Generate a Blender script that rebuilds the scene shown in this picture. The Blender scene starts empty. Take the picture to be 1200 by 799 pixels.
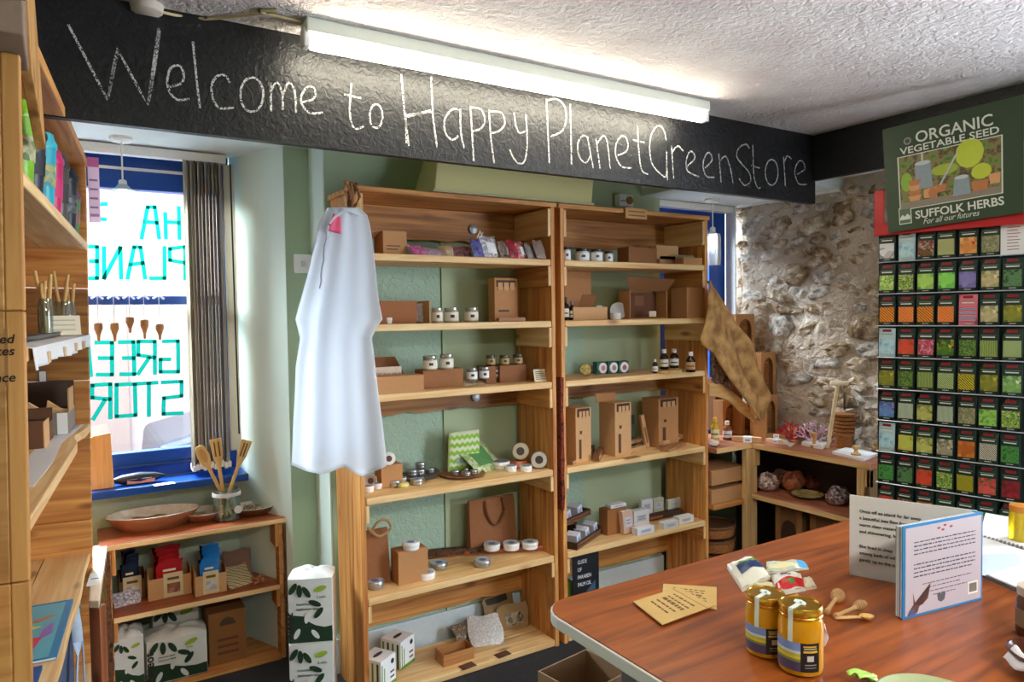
import bpy, math, random
from mathutils import Vector, Matrix
random.seed(7)
SC = bpy.context.scene
COL = SC.collection
PI = math.pi
# ---------------------------------------------------------------- camera
CAM = Vector((0.0, 0.0, 1.6)); FPX = 826.1
YAW, PIT, ROL = math.radians(31.758), math.radians(2.104), math.radians(-0.797)
FW = Vector((math.sin(YAW)*math.cos(PIT), math.cos(YAW)*math.cos(PIT), -math.sin(PIT)))
_rt = Vector((math.cos(YAW), -math.sin(YAW), 0)); _up = _rt.cross(FW)
RT = _rt*math.cos(ROL) + _up*math.sin(ROL); UP = -_rt*math.sin(ROL) + _up*math.cos(ROL)
cd = bpy.data.cameras.new('camera'); cam = bpy.data.objects.new('camera', cd); COL.objects.link(cam)
cd.sensor_width = 36; cd.lens = 36*FPX/1200; cd.clip_start = 0.02; cd.clip_end = 200
cam.matrix_world = Matrix.Translation(CAM) @ Matrix((RT, UP, -FW)).transposed().to_4x4()
SC.camera = cam
# ---------------------------------------------------------------- sky, exposure, big lights
w = bpy.data.worlds.new('sky'); SC.world = w; w.use_nodes = True
w.node_tree.nodes['Background'].inputs[0].default_value = (0.80, 0.91, 1.0, 1)
w.node_tree.nodes['Background'].inputs[1].default_value = 8.0
SC.view_settings.view_transform = 'Standard'; SC.view_settings.look = 'None'
SC.view_settings.exposure = 0.8; SC.view_settings.gamma = 1; SC.view_settings.use_curve_mapping = False
SC.cycles.max_bounces = 8; SC.cycles.diffuse_bounces = 5; SC.cycles.transparent_max_bounces = 12
SC.cycles.caustics_reflective = False; SC.cycles.caustics_refractive = False
def area(name, loc, tgt, sx, sy, power, col):
    l = bpy.data.lights.new(name, 'AREA'); l.shape = 'RECTANGLE'; l.size = sx; l.size_y = sy
    l.energy = power; l.color = col
    o = bpy.data.objects.new(name, l); COL.objects.link(o); o.location = loc
    o.rotation_euler = (Vector(tgt)-Vector(loc)).to_track_quat('-Z', 'Y').to_euler(); return o
area('daylight_front_window', (-0.7, 4.8, 3.15), (0.75, 3.1, 1.5), 1.8, 1.2, 950, (0.80, 0.93, 1.0))
area('daylight_second_window', (2.7, 4.3, 3.1), (3.5, 2.6, 1.5), 1.4, 1.0, 420, (0.80, 0.92, 1.0))
area('daylight_shop_door', (3.5, 0.1, 1.5), (0, 0.6, 1.2), 1.0, 1.9, 40, (0.84, 0.90, 1.0))
area('rear_fill_light', (0.9, -0.9, 2.40), (0.9, -0.9, 0), 1.7, 0.12, 40, (1.0, 0.93, 0.82))  # added fill from behind the camera, not an actual ceiling fixture

def ray(x, y): return FW + RT*((x-600)/FPX) - UP*((y-399.5)/FPX)
def aY(x, y, Y): d = ray(x, y); return CAM + d*(Y/d.y)
def aX(x, y, X): d = ray(x, y); return CAM + d*(X/d.x)
def aZ(x, y, Z): d = ray(x, y); return CAM + d*((Z-CAM.z)/d.z)
def mpp(p): return (Vector(p)-CAM).dot(FW)/FPX      # metres that one pixel spans at p
# ---------------------------------------------------------------- materials
def lin(h):
    if isinstance(h, str):
        c = [int(h[i:i+2], 16)/255 for i in (0, 2, 4)]
        return tuple(((v+0.055)/1.055)**2.4 if v > 0.04045 else v/12.92 for v in c) + (1,)
    return tuple(h) + (1,)
MC = {}
def nodemat(name):
    m = bpy.data.materials.new(name); m.use_nodes = True
    nt = m.node_tree; return m, nt, nt.nodes['Principled BSDF'], nt.nodes.new, nt.links.new
def plain(h, rough=0.6, metal=0.0, bump=0.0, bscale=60, var=0.10, **kw):
    key = ('p', h, rough, metal, bump, bscale, var, tuple(sorted(kw.items())))
    if key in MC: return MC[key]
    m, nt, b, N, L = nodemat('plain_'+str(h))
    tc = N('ShaderNodeTexCoord'); nz = N('ShaderNodeTexNoise'); nz.inputs['Scale'].default_value = bscale; nz.inputs['Detail'].default_value = 4
    L(tc.outputs['Object'], nz.inputs['Vector'])
    mx = N('ShaderNodeMix'); mx.data_type = 'RGBA'; c = lin(h)
    mx.inputs[6].default_value = tuple(v*(1-var) for v in c[:3])+(1,); mx.inputs[7].default_value = tuple(min(1, v*(1+var)) for v in c[:3])+(1,)
    L(nz.outputs['Fac'], mx.inputs[0]); L(mx.outputs[2], b.inputs['Base Color'])
    b.inputs['Roughness'].default_value = rough; b.inputs['Metallic'].default_value = metal
    if bump:
        bp = N('ShaderNodeBump'); bp.inputs['Strength'].default_value = bump; bp.inputs['Distance'].default_value = 0.004
        L(nz.outputs['Fac'], bp.inputs['Height']); L(bp.outputs['Normal'], b.inputs['Normal'])
    for k, v in kw.items(): b.inputs[k.replace('_', ' ')].default_value = v
    MC[key] = m; return m
def wood(h1, h2, axis='X', scale=1.0, rough=0.55, knots=True, tone=0.16, bump=0.25):
    key = ('w', h1, h2, axis, scale, rough, knots)
    if key in MC: return MC[key]
    m, nt, b, N, L = nodemat('wood_'+h1+axis)
    tc = N('ShaderNodeTexCoord'); mp = N('ShaderNodeMapping'); L(tc.outputs['Object'], mp.inputs['Vector'])
    s = {'X': (1.2, 22, 22), 'Y': (22, 1.2, 22), 'Z': (22, 22, 1.2)}[axis]
    mp.inputs['Scale'].default_value = tuple(v*scale for v in s)
    oi = N('ShaderNodeObjectInfo'); ad = N('ShaderNodeVectorMath'); ad.operation = 'SCALE'
    cmb = N('ShaderNodeCombineXYZ')
    for i in range(3): L(oi.outputs['Random'], cmb.inputs[i])
    L(cmb.outputs[0], ad.inputs[0]); ad.inputs['Scale'].default_value = 37.0; L(ad.outputs[0], mp.inputs['Location'])
    nz = N('ShaderNodeTexNoise'); nz.inputs['Scale'].default_value = 1.6; nz.inputs['Detail'].default_value = 6; nz.inputs['Distortion'].default_value = 0.9
    L(mp.outputs[0], nz.inputs['Vector'])
    cr = N('ShaderNodeValToRGB'); cr.color_ramp.elements[0].position = 0.30; cr.color_ramp.elements[1].position = 0.68
    cr.color_ramp.elements[0].color = lin(h2); cr.color_ramp.elements[1].color = lin(h1); L(nz.outputs['Fac'], cr.inputs[0])
    hs = N('ShaderNodeHueSaturation'); L(cr.outputs[0], hs.inputs['Color'])
    mr = N('ShaderNodeMapRange'); mr.inputs[3].default_value = 1-tone; mr.inputs[4].default_value = 1+tone
    L(oi.outputs['Random'], mr.inputs[0]); L(mr.outputs[0], hs.inputs['Value']); out = hs.outputs[0]
    if knots:
        vo = N('ShaderNodeTexVoronoi'); m2 = N('ShaderNodeMapping'); L(tc.outputs['Object'], m2.inputs['Vector'])
        m2.inputs['Scale'].default_value = {'X': (3, 9, 9), 'Y': (9, 3, 9), 'Z': (9, 9, 3)}[axis]; L(ad.outputs[0], m2.inputs['Location'])
        L(m2.outputs[0], vo.inputs['Vector']); vo.inputs['Scale'].default_value = 1.0
        kr = N('ShaderNodeValToRGB'); kr.color_ramp.elements[0].position = 0.05; kr.color_ramp.elements[1].position = 0.16
        kr.color_ramp.elements[0].color = (.22, .13, .08, 1); kr.color_ramp.elements[1].color = (1, 1, 1, 1); L(vo.outputs['Distance'], kr.inputs[0])
        mu = N('ShaderNodeMix'); mu.data_type = 'RGBA'; mu.blend_type = 'MULTIPLY'; mu.inputs[0].default_value = 0.75
        L(out, mu.inputs[6]); L(kr.outputs[0], mu.inputs[7]); out = mu.outputs[2]
    L(out, b.inputs['Base Color']); b.inputs['Roughness'].default_value = rough
    bp = N('ShaderNodeBump'); bp.inputs['Strength'].default_value = bump; bp.inputs['Distance'].default_value = 0.002
    L(nz.outputs['Fac'], bp.inputs['Height']); L(bp.outputs['Normal'], b.inputs['Normal'])
    MC[key] = m; return m
def multi(cols, scale=40, kind='voronoi', rough=0.5, bump=0.0, dist=0.002):
    """several colours over one surface: cells, noise or stripes"""
    key = ('m', tuple(cols), scale, kind, rough, bump)
    if key in MC: return MC[key]
    m, nt, b, N, L = nodemat('print_'+cols[0])
    tc = N('ShaderNodeTexCoord')
    if kind == 'voronoi': t = N('ShaderNodeTexVoronoi'); o = t.outputs['Color']
    elif kind == 'noise': t = N('ShaderNodeTexNoise'); t.inputs['Detail'].default_value = 6; o = t.outputs['Fac']
    else:
        t = N('ShaderNodeTexWave'); t.inputs['Distortion'].default_value = 3.0; o = t.outputs['Fac']
        t.bands_direction = {'x': 'X', 'z': 'Z', 'd': 'DIAGONAL'}[kind]
    t.inputs['Scale'].default_value = scale; L(tc.outputs['Object'], t.inputs['Vector'])
    cr = N('ShaderNodeValToRGB'); cr.color_ramp.interpolation = 'LINEAR'
    es = cr.color_ramp.elements; n = len(cols)
    lo, hi = (0.32, 0.68) if kind == 'noise' else (0.1, 0.9)
    es[0].position = lo; es[0].color = lin(cols[0]); es[1].position = hi; es[1].color = lin(cols[-1])
    for i in range(1, n-1): e = es.new(lo+(hi-lo)*i/(n-1)); e.color = lin(cols[i])
    L(o, cr.inputs[0]); L(cr.outputs[0], b.inputs['Base Color']); b.inputs['Roughness'].default_value = rough
    if bump:
        bp = N('ShaderNodeBump'); bp.inputs['Strength'].default_value = bump; bp.inputs['Distance'].default_value = dist
        L(o, bp.inputs['Height']); L(bp.outputs['Normal'], b.inputs['Normal'])
    MC[key] = m; return m
def translucent(h, f=0.6, rough=0.6):
    m = bpy.data.materials.new('translucent_'+h); m.use_nodes = True; nt = m.node_tree; nt.nodes.clear(); N = nt.nodes.new; L = nt.links.new
    d = N('ShaderNodeBsdfDiffuse'); d.inputs[0].default_value = lin(h); t = N('ShaderNodeBsdfTranslucent'); t.inputs[0].default_value = lin(h)
    mx = N('ShaderNodeMixShader'); mx.inputs[0].default_value = f; L(d.outputs[0], mx.inputs[1]); L(t.outputs[0], mx.inputs[2])
    o = N('ShaderNodeOutputMaterial'); L(mx.outputs[0], o.inputs[0]); return m
def emit(h, s):
    m = bpy.data.materials.new('glow'); m.use_nodes = True; nt = m.node_tree; nt.nodes.clear()
    e = nt.nodes.new('ShaderNodeEmission'); e.inputs[0].default_value = lin(h); e.inputs[1].default_value = s
    o = nt.nodes.new('ShaderNodeOutputMaterial'); nt.links.new(e.outputs[0], o.inputs[0]); return m
def thinglass(h='ffffff', refl=0.06, dens=0.0):
    key = ('g', h, refl, dens)
    if key in MC: return MC[key]
    m = bpy.data.materials.new('clear_glass'); m.use_nodes = True; nt = m.node_tree; nt.nodes.clear(); N = nt.nodes.new; L = nt.links.new
    t = N('ShaderNodeBsdfTransparent'); t.inputs[0].default_value = lin(h)
    g = N('ShaderNodeBsdfGlossy'); g.inputs['Roughness'].default_value = 0.03
    fr = N('ShaderNodeLayerWeight'); fr.inputs['Blend'].default_value = 0.25
    mu = N('ShaderNodeMath'); mu.operation = 'MULTIPLY_ADD'; mu.inputs[1].default_value = 0.55; mu.inputs[2].default_value = refl
    L(fr.outputs['Fresnel'], mu.inputs[0])
    mx = N('ShaderNodeMixShader'); L(mu.outputs[0], mx.inputs[0]); L(t.outputs[0], mx.inputs[1]); L(g.outputs[0], mx.inputs[2])
    o = N('ShaderNodeOutputMaterial')
    if dens:
        d = N('ShaderNodeBsdfDiffuse'); d.inputs[0].default_value = lin(h); m3 = N('ShaderNodeMixShader'); m3.inputs[0].default_value = dens
        L(mx.outputs[0], m3.inputs[1]); L(d.outputs[0], m3.inputs[2]); L(m3.outputs[0], o.inputs[0])
    else: L(mx.outputs[0], o.inputs[0])
    MC[key] = m; return m
# ---------------------------------------------------------------- mesh building
class MB:
    def __init__(s): s.v = []; s.f = []; s.m = []; s.M = None; s.mi = 0
    def add(s, vs, fs):
        n = len(s.v)
        s.v += [tuple(s.M @ Vector(p)) if s.M else tuple(p) for p in vs]
        s.f += [tuple(i+n for i in f) for f in fs]; s.m += [s.mi]*len(fs); return s
    def box(s, x0, x1, y0, y1, z0, z1):
        return s.add([(x0,y0,z0),(x1,y0,z0),(x1,y1,z0),(x0,y1,z0),(x0,y0,z1),(x1,y0,z1),(x1,y1,z1),(x0,y1,z1)],
                     [(0,3,2,1),(4,5,6,7),(0,1,5,4),(1,2,6,5),(2,3,7,6),(3,0,4,7)])
    def hexa(s, b, t):   # bottom and top quads
        return s.add(list(b)+list(t), [(0,3,2,1),(4,5,6,7),(0,1,5,4),(1,2,6,5),(2,3,7,6),(3,0,4,7)])
    def lathe(s, prof, n=20, c=(0,0,0), sx=1.0, sy=1.0, wob=0, cap=True):
        vs = []; fs = []; k = len(prof)
        for j in range(n):
            a = 2*PI*j/n; q = 1+wob*math.sin(3*a+1)
            for r, z in prof: vs.append((c[0]+r*q*math.cos(a)*sx, c[1]+r*q*math.sin(a)*sy, c[2]+z))
        for j in range(n):
            j2 = (j+1) % n
            for i in range(k-1): fs.append((j*k+i, j2*k+i, j2*k+i+1, j*k+i+1))
        if cap and prof[0][0] > 1e-6: fs.append(tuple(j*k for j in range(n))[::-1])
        if cap and prof[-1][0] > 1e-6: fs.append(tuple(j*k+k-1 for j in range(n)))
        return s.add(vs, fs)
    def cyl(s, r, z0, z1, n=18, c=(0,0,0)): return s.lathe([(r, z0), (r, z1)], n, c)
    def tube(s, pts, r, n=8, flat=None):
        pts = [Vector(p) for p in pts]; vs = []; fs = []; up = Vector((0, 0, 1))
        for i, p in enumerate(pts):
            d = (pts[min(i+1, len(pts)-1)]-pts[max(i-1, 0)])
            if d.length < 1e-9: d = Vector((0, 0, 1))
            d.normalize(); a = d.cross(up if abs(d.z) < 0.95 else Vector((1, 0, 0))).normalized(); b = d.cross(a)
            rr = r[i] if isinstance(r, (list, tuple)) else r
            for j in range(n):
                t = 2*PI*j/n; vs.append(p + a*math.cos(t)*rr + b*math.sin(t)*rr*(flat or 1))
        for i in range(len(pts)-1):
            for j in range(n): j2 = (j+1) % n; fs.append((i*n+j, i*n+j2, (i+1)*n+j2, (i+1)*n+j))
        fs.append(tuple(range(n))[::-1]); fs.append(tuple((len(pts)-1)*n+j for j in range(n)))
        return s.add(vs, fs)
    def prism(s, pts, y0, y1):     # outline in x,z extruded along y
        n = len(pts); vs = [(p[0], y0, p[1]) for p in pts]+[(p[0], y1, p[1]) for p in pts]
        fs = [tuple(range(n)), tuple(range(n, 2*n))[::-1]]+[(i, i+n, (i+1) % n+n, (i+1) % n) for i in range(n)]
        return s.add(vs, fs)
    def flat(s, pts, z0, z1):      # outline in x,y extruded along z
        n = len(pts); vs = [(p[0], p[1], z0) for p in pts]+[(p[0], p[1], z1) for p in pts]
        fs = [tuple(range(n))[::-1], tuple(range(n, 2*n))]+[(i, (i+1) % n, (i+1) % n+n, i+n) for i in range(n)]
        return s.add(vs, fs)
    def grid(s, fn, nu, nv):
        vs = [fn(i/nu, j/nv) for j in range(nv+1) for i in range(nu+1)]
        fs = [(j*(nu+1)+i, j*(nu+1)+i+1, (j+1)*(nu+1)+i+1, (j+1)*(nu+1)+i) for j in range(nv) for i in range(nu)]
        return s.add(vs, fs)
    def build(s, name, mats, parent=None, loc=None, rot=None, smooth=False, bevel=0, solid=0, sub=0, **tags):
        me = bpy.data.meshes.new(name); me.from_pydata(s.v, [], s.f)
        for m in (mats if isinstance(mats, (list, tuple)) else [mats]): me.materials.append(m)
        if any(s.m):
            for p, i in zip(me.polygons, s.m): p.material_index = i
        if smooth:
            me.polygons.foreach_set('use_smooth', [True]*len(me.polygons))
            try: me.set_sharp_from_angle(angle=math.radians(38))
            except Exception: pass
        o = bpy.data.objects.new(name, me); COL.objects.link(o)
        if parent: o.parent = parent
        if loc is not None: o.location = loc
        if rot is not None: o.rotation_euler = rot if isinstance(rot, (tuple, list)) else (0, 0, rot)
        if solid: md = o.modifiers.new('thickness', 'SOLIDIFY'); md.thickness = solid; md.offset = 0
        if sub: md = o.modifiers.new('sub', 'SUBSURF'); md.levels = sub; md.render_levels = sub
        if bevel: md = o.modifiers.new('bevel', 'BEVEL'); md.width = bevel; md.segments = 2; md.limit_method = 'ANGLE'
        for k, v in tags.items(): o[k] = v
        return o
def thing(name, label, cat, loc=(0, 0, 0), rot=0, group=None):
    o = bpy.data.objects.new(name, None); COL.objects.link(o); o.location = loc; o.empty_display_size = 0.05
    o.rotation_euler = rot if isinstance(rot, (tuple, list)) else (0, 0, rot)
    o['label'] = label; o['category'] = cat
    if group: o['group'] = group
    return o
def tag(o, label, cat, group=None):
    o['label'] = label; o['category'] = cat
    if group: o['group'] = group
    return o
def struct(o): o['kind'] = 'structure'; return o
def text(body, size, mat, parent, loc, rot=(PI/2, 0, 0), name='lettering', ext=0.0003, bold=0.0, align='CENTER', sx=1.0, space=1.0, shear=0, line=1.0):
    c = bpy.data.curves.new('t', 'FONT'); c.body = body; c.size = size; c.extrude = ext; c.offset = bold; c.align_x = align
    c.space_character = space; c.shear = shear; c.resolution_u = 3; c.space_line = line
    t = bpy.data.objects.new('t', c); COL.objects.link(t)
    dg = bpy.context.evaluated_depsgraph_get(); me = bpy.data.meshes.new_from_object(t.evaluated_get(dg))
    bpy.data.objects.remove(t); bpy.data.curves.remove(c)
    me.materials.clear(); me.materials.append(mat); me.name = name
    for v in me.vertices: v.co.x *= sx
    o = bpy.data.objects.new(name, me); COL.objects.link(o); o.parent = parent; o.location = loc; o.rotation_euler = rot
    return o
def stroke(mb, pts, wd, nrm, off=0.0):
    """a flat ribbon of width wd along 3-D points, lying in the plane with normal nrm"""
    nrm = Vector(nrm); P = [Vector(p)+nrm*off for p in pts]; vs = []; fs = []
    for i, p in enumerate(P):
        d = (P[min(i+1, len(P)-1)]-P[max(i-1, 0)]).normalized(); a = d.cross(nrm)*wd/2
        vs += [p-a, p+a]
    for i in range(len(P)-1): fs.append((2*i, 2*i+1, 2*i+3, 2*i+2))
    mb.add(vs, fs)
def smooth_pts(pts, n=6):
    out = []
    for i in range(len(pts)-1):
        p0 = Vector(pts[max(i-1, 0)]); p1 = Vector(pts[i]); p2 = Vector(pts[i+1]); p3 = Vector(pts[min(i+2, len(pts)-1)])
        for k in range(n):
            t = k/n; out.append(0.5*((2*p1)+(p2-p0)*t+(2*p0-5*p1+4*p2-p3)*t*t+(3*p1-p0-3*p2+p3)*t**3))
    out.append(Vector(pts[-1])); return out
# shared looks
PX_, PY_, PZ_ = (wood('dea259', 'a9622a', a) for a in 'XYZ')           # orange pine of the bookcases
LX_, LY_, LZ_ = (wood('efcf98', 'd6a264', a, tone=0.08) for a in 'XYZ')  # paler shelf boards
DX_, DZ_ = wood('c08642', '7f4c20', 'X'), wood('c08642', '7f4c20', 'Z')
RUST = wood('b0623a', '8a4526', 'X', knots=False, rough=0.4)
CARD = plain('b98556', 0.8, bump=0.15); CARD_D = plain('8a5a36', 0.85, bump=0.15); CARD_L = plain('cfa273', 0.8, bump=0.1)
DARKP = plain('43291a', 0.7); WHITE = plain('f2f0ec', 0.55, var=0.03); PAPER = plain('eceef0', 0.7, var=0.03)
CREAM = plain('e8dcc0', 0.6, var=0.05); BLACK = plain('15161a', 0.5); INK = plain('2a2420', 0.7)
METAL = plain('c9ccd0', 0.28, 0.9, var=0.05); GREYM = plain('8d9094', 0.4, 0.8)
BAMBOO = wood('e2bd7a', 'c99a55', 'Z', knots=False, tone=0.1)
COIR = multi(['7a4a22', 'a5672f', '5a3316'], 90, 'noise', 0.9, 0.6)
BARK = multi(['3a2419', '6d4a33', '20140e'], 35, 'noise', 0.95, 0.9, 0.006)
# ================================================================ the room
ZC = 2.525; BY = 2.35; BX = 3.345; WY = 3.08; LX0 = 0.83; WWY = 3.68; SX = 3.65
def bumpwall(name, c1, c2, sc, st, dist, detail=5, big=None, rough=0.8):
    m, nt, b, N, L = nodemat(name)
    tc = N('ShaderNodeTexCoord'); nz = N('ShaderNodeTexNoise'); nz.inputs['Scale'].default_value = sc; nz.inputs['Detail'].default_value = detail; nz.inputs['Distortion'].default_value = 0.8
    L(tc.outputs['Object'], nz.inputs['Vector'])
    n2 = N('ShaderNodeTexNoise'); n2.inputs['Scale'].default_value = big or 2.0; L(tc.outputs['Object'], n2.inputs['Vector'])
    mx = N('ShaderNodeMix'); mx.data_type = 'RGBA'; mx.inputs[6].default_value = lin(c1); mx.inputs[7].default_value = lin(c2)
    L(n2.outputs['Fac'], mx.inputs[0]); L(mx.outputs[2], b.inputs['Base Color']); b.inputs['Roughness'].default_value = rough
    bp = N('ShaderNodeBump'); bp.inputs['Strength'].default_value = st; bp.inputs['Distance'].default_value = dist
    L(nz.outputs['Fac'], bp.inputs['Height']); L(bp.outputs['Normal'], b.inputs['Normal']); return m
GREEN = bumpwall('sage_paper', 'b9c8a6', 'adbd9c', 9, 0.12, 0.006); LITWALL = bumpwall('sage_window_lit', 'e2f0e6', 'd8eadf', 9, 0.08, 0.004)  # paler wall copy for reveal and step: window light painted into the colour
GREENT = bumpwall('sage_textured', 'aec8b4', 'a4bfab', 42, 0.9, 0.010, 3)
CEILM = bumpwall('artex', 'eeeae8', 'c4b8b6', 38, 0.85, 0.020, 7, 5.0, 0.85)
SOFF = plain('dfe6e4', 0.6, var=0.03)
BOARD = bumpwall('blackboard', '0b0c0f', '111216', 45, 0.7, 0.006, 4, None, 0.45)
BLUE = plain('1247a0', 0.3, var=0.08); BLUED = plain('0e2f6b', 0.35, var=0.08)
CARPET = bumpwall('carpet', '2c2d33', '3a3b41', 260, 0.8, 0.01, 2, 90, 0.95)
def wallbox(name, mat, *b, **k): return struct(MB().box(*b).build(name, mat, **k))
wallbox('floor', CARPET, -1.6, 4.2, -3.0, 4.0, -0.08, 0.0)
wallbox('ceiling', CEILM, -1.6, SX+0.4, -3.0, BY+0.02, ZC, ZC+0.08)
wallbox('wall_left', GREEN, -1.68, -1.6, -3.0, 4.0, 0, ZC+0.08)
wallbox('wall_back', GREEN, -1.6, 4.0, -3.08, -3.0, 0, ZC+0.08)
# wall of the windows: left bay, pier and right bay
o = MB(); o.box(-1.6, -0.62, 3.3, 3.78, 0, ZC); struct(o.build('wall_bay_side', GREEN))
o = MB(); o.add([(LX0-0.0004, 3.302, 0), (0.6646, 3.68, 0), (0.6646, 3.68, 2.385), (LX0-0.0004, 3.302, 2.385)], [(0, 1, 2, 3)]); struct(o.build('wall_reveal', LITWALL, solid=0.004))
o = MB().box(0.943, 0.9495, WY+0.002, 3.3, 0, ZC); struct(o.build('wall_pier_step', LITWALL))  # face turned to the window, its light put into the paler colour
o = MB(); o.hexa([(LX0, 3.3, 0), (0.95, 3.3, 0), (0.95, 3.78, 0), (0.665, 3.78, 0)], [(LX0, 3.3, ZC), (0.95, 3.3, ZC), (0.95, 3.78, ZC), (0.665, 3.78, ZC)])
o.box(0.95, 1.52, WY, 3.78, 0, ZC)
struct(o.build('wall_pier', bumpwall('pale_sage', 'b4c8a8', 'a9be9e', 9, 0.12, 0.006)))
o = MB().box(1.00, 1.50, WY-0.004, WY, 0.16, 1.95); o.build('textured_paper', GREENT, bpy.data.objects['wall_pier'])
wallbox('wall_front', GREEN, 1.52, 2.94, WY+0.004, 3.30, 0, ZC)
o = MB().box(2.0, 2.36, WY, WY+0.004, 0.16, 1.98); o.build('textured_paper', GREENT, bpy.data.objects['wall_front'])
o = MB().box(1.505, 1.53, WY-0.012, WY+0.002, 0.0, ZC); struct(o.build('trim_1', GREEN))
struct(MB().box(0.95, 2.94, WY-0.02, WY-0.001, 0, 0.16).build('baseboard_front', plain('c6d2d8', 0.4), bevel=0.005))
# below and above the left window
wallbox('wall_window', plain('bccfc2', 0.7), -0.62, 0.70, WWY, WWY+0.12, 0, 0.865)
wallbox('soffit_left', SOFF, -1.6, 0.95, BY+0.03, WWY+0.12, 2.385, ZC)
wallbox('soffit_middle', GREEN, 0.95, 2.94, BY+0.03, WY, 2.50, ZC)
# right bay
wallbox('wall_window_right', GREEN, 2.94, SX, 3.16, 3.30, 0, 0.86)
wallbox('soffit_right', SOFF, 2.80, SX+0.02, BY+0.03, 3.30, 2.275, ZC)
wallbox('soffit_side', SOFF, BX+0.03, SX+0.02, -3.0, BY+0.03, 2.345, ZC)
struct(MB().box(SX-0.035, SX+0.0, BY+0.03, 3.14, 2.262, 2.285).build('trim_2', WHITE, bevel=0.004))
struct(MB().box(SX-0.035, SX+0.0, 1.3, BY+0.03, 2.330, 2.355).build('trim_3', WHITE, bevel=0.004))
struct(MB().box(3.600, 3.612, 3.09, 3.17, 0.86, 2.275).build('trim_4', plain('e6e9ee', 0.5), bevel=0.004))
# walls to the right behind the stonework, with the shop door opening out of view
wallbox('wall_right', plain('b9ada0', 0.9, bump=0.4, bscale=30), SX+0.03, SX+0.2, 0.85, 3.30, 0, ZC)
wallbox('wall_right_rear', GREEN, SX+0.03, SX+0.2, -3.0, -0.65, 0, ZC)
wallbox('wall_right_head', GREEN, SX+0.03, SX+0.2, -0.65, 0.85, 2.3, ZC)
d = MB(); d.box(SX+0.05, SX+0.12, -0.65, -0.57, 0, 2.3); d.box(SX+0.05, SX+0.12, 0.77, 0.85, 0, 2.3); d.box(SX+0.05, SX+0.12, -0.57, 0.77, 2.2, 2.3); d.box(SX+0.05, SX+0.12, -0.57, 0.77, 0, 0.35)
dd = struct(d.build('door_1', BLUE, bevel=0.004)); MB().box(SX+0.08, SX+0.086, -0.57, 0.77, 0.35, 2.2).build('pane', thinglass(), dd)

# rubble stone wall: mortar bed and single stones
MORT = bumpwall('lime_mortar', 'ece2d6', 'b09a84', 22, 1.0, 0.035, 9, 6, 0.95)
def stone_mat(i, a, b2, c):
    m, nt, b, N, L = nodemat('stone_%s' % a); tc = N('ShaderNodeTexCoord')
    n1 = N('ShaderNodeTexNoise'); n1.inputs['Scale'].default_value = 11; n1.inputs['Detail'].default_value = 8; n1.inputs['Roughness'].default_value = 0.7
    L(tc.outputs['Object'], n1.inputs['Vector'])
    cr = N('ShaderNodeValToRGB'); es = cr.color_ramp.elements; es[0].position = 0.36; es[0].color = lin(a); es[1].position = 0.64; es[1].color = lin(c); e = es.new(0.5); e.color = lin(b2)
    L(n1.outputs['Fac'], cr.inputs[0]); L(cr.outputs[0], b.inputs['Base Color']); b.inputs['Roughness'].default_value = 0.92
    n2 = N('ShaderNodeTexNoise'); n2.inputs['Scale'].default_value = 24; n2.inputs['Detail'].default_value = 9; L(tc.outputs['Object'], n2.inputs['Vector'])
    bp = N('ShaderNodeBump'); bp.inputs['Strength'].default_value = 1.0; bp.inputs['Distance'].default_value = 0.03
    L(n2.outputs['Fac'], bp.inputs['Height']); L(bp.outputs['Normal'], b.inputs['Normal']); return m
STN = [stone_mat(0, '7a6350', 'c4b299', 'f0e8dc'), stone_mat(1, '8f6644', 'cbb8a0', 'f2ece2'), stone_mat(2, '77706c', 'c4bdb4', 'f2eee8'), stone_mat(3, '5d4a3b', 'a58c6b', 'dccfbc'), stone_mat(4, '99918a', 'd9d2c8', 'f8f5f0')]
rnd = random.Random(11)
def mort(u, v):
    y = 1.2+u*(3.17-1.2); z = 0.0+v*2.36
    return (SX+0.012*math.sin(y*9+z*5)+0.01*math.sin(z*17-y*7)+rnd.uniform(-0.008, 0.008), y, z)
stone_wall = struct(MB().grid(mort, 50, 60).build('wall_stone', MORT, smooth=True))
z = 0.55; row = 0
while z < 2.27:
    h = rnd.choice([0.05, 0.07, 0.09, 0.12, 0.15]); h = min(h, 2.34-z); y = 3.13-rnd.uniform(0, 0.05)
    while y > 1.72:
        wd = rnd.uniform(0.8, 2.3)*h+0.03; cy, cz = y-wd/2, z+h/2
        n = 11; ph = rnd.random()*6; dep = rnd.uniform(0.006, 0.034)
        rim = []; 
        for k in range(n):
            a = 2*PI*k/n; q = rnd.uniform(0.78, 1.14)
            ca, sa = math.cos(a), math.sin(a); sq = 1/max(abs(ca), abs(sa))**0.55
            rim.append((ca*sq*q*wd*0.47, sa*sq*q*h*0.47))
        mb = MB(); vs = []
        for rr, dx in ((1.06, 0.02), (0.95, -dep*0.5), (0.62, -dep), ):
            for (a, b_) in rim: vs.append((dx+rnd.uniform(-0.010, 0.010), a*rr+rnd.uniform(-.004, .004), b_*rr+rnd.uniform(-.004, .004)))
        vs.append((-dep+rnd.uniform(-0.012, 0.008), 0, 0))
        fs = [(r*n+k, r*n+(k+1) % n, (r+1)*n+(k+1) % n, (r+1)*n+k) for r in range(2) for k in range(n)]+[(2*n+k, 2*n+(k+1) % n, 3*n) for k in range(n)]
        mb.add(vs, [f[::-1] for f in fs])
        if cy > 1.7: mb.build('stone', rnd.choice(STN), stone_wall, (SX, cy, cz+rnd.uniform(-0.02, 0.02)), (rnd.uniform(-0.35, 0.35), 0, 0), smooth=True)
        y -= wd+rnd.uniform(0.004, 0.022)
    z += h+rnd.uniform(0.002, 0.014); row += 1

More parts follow.
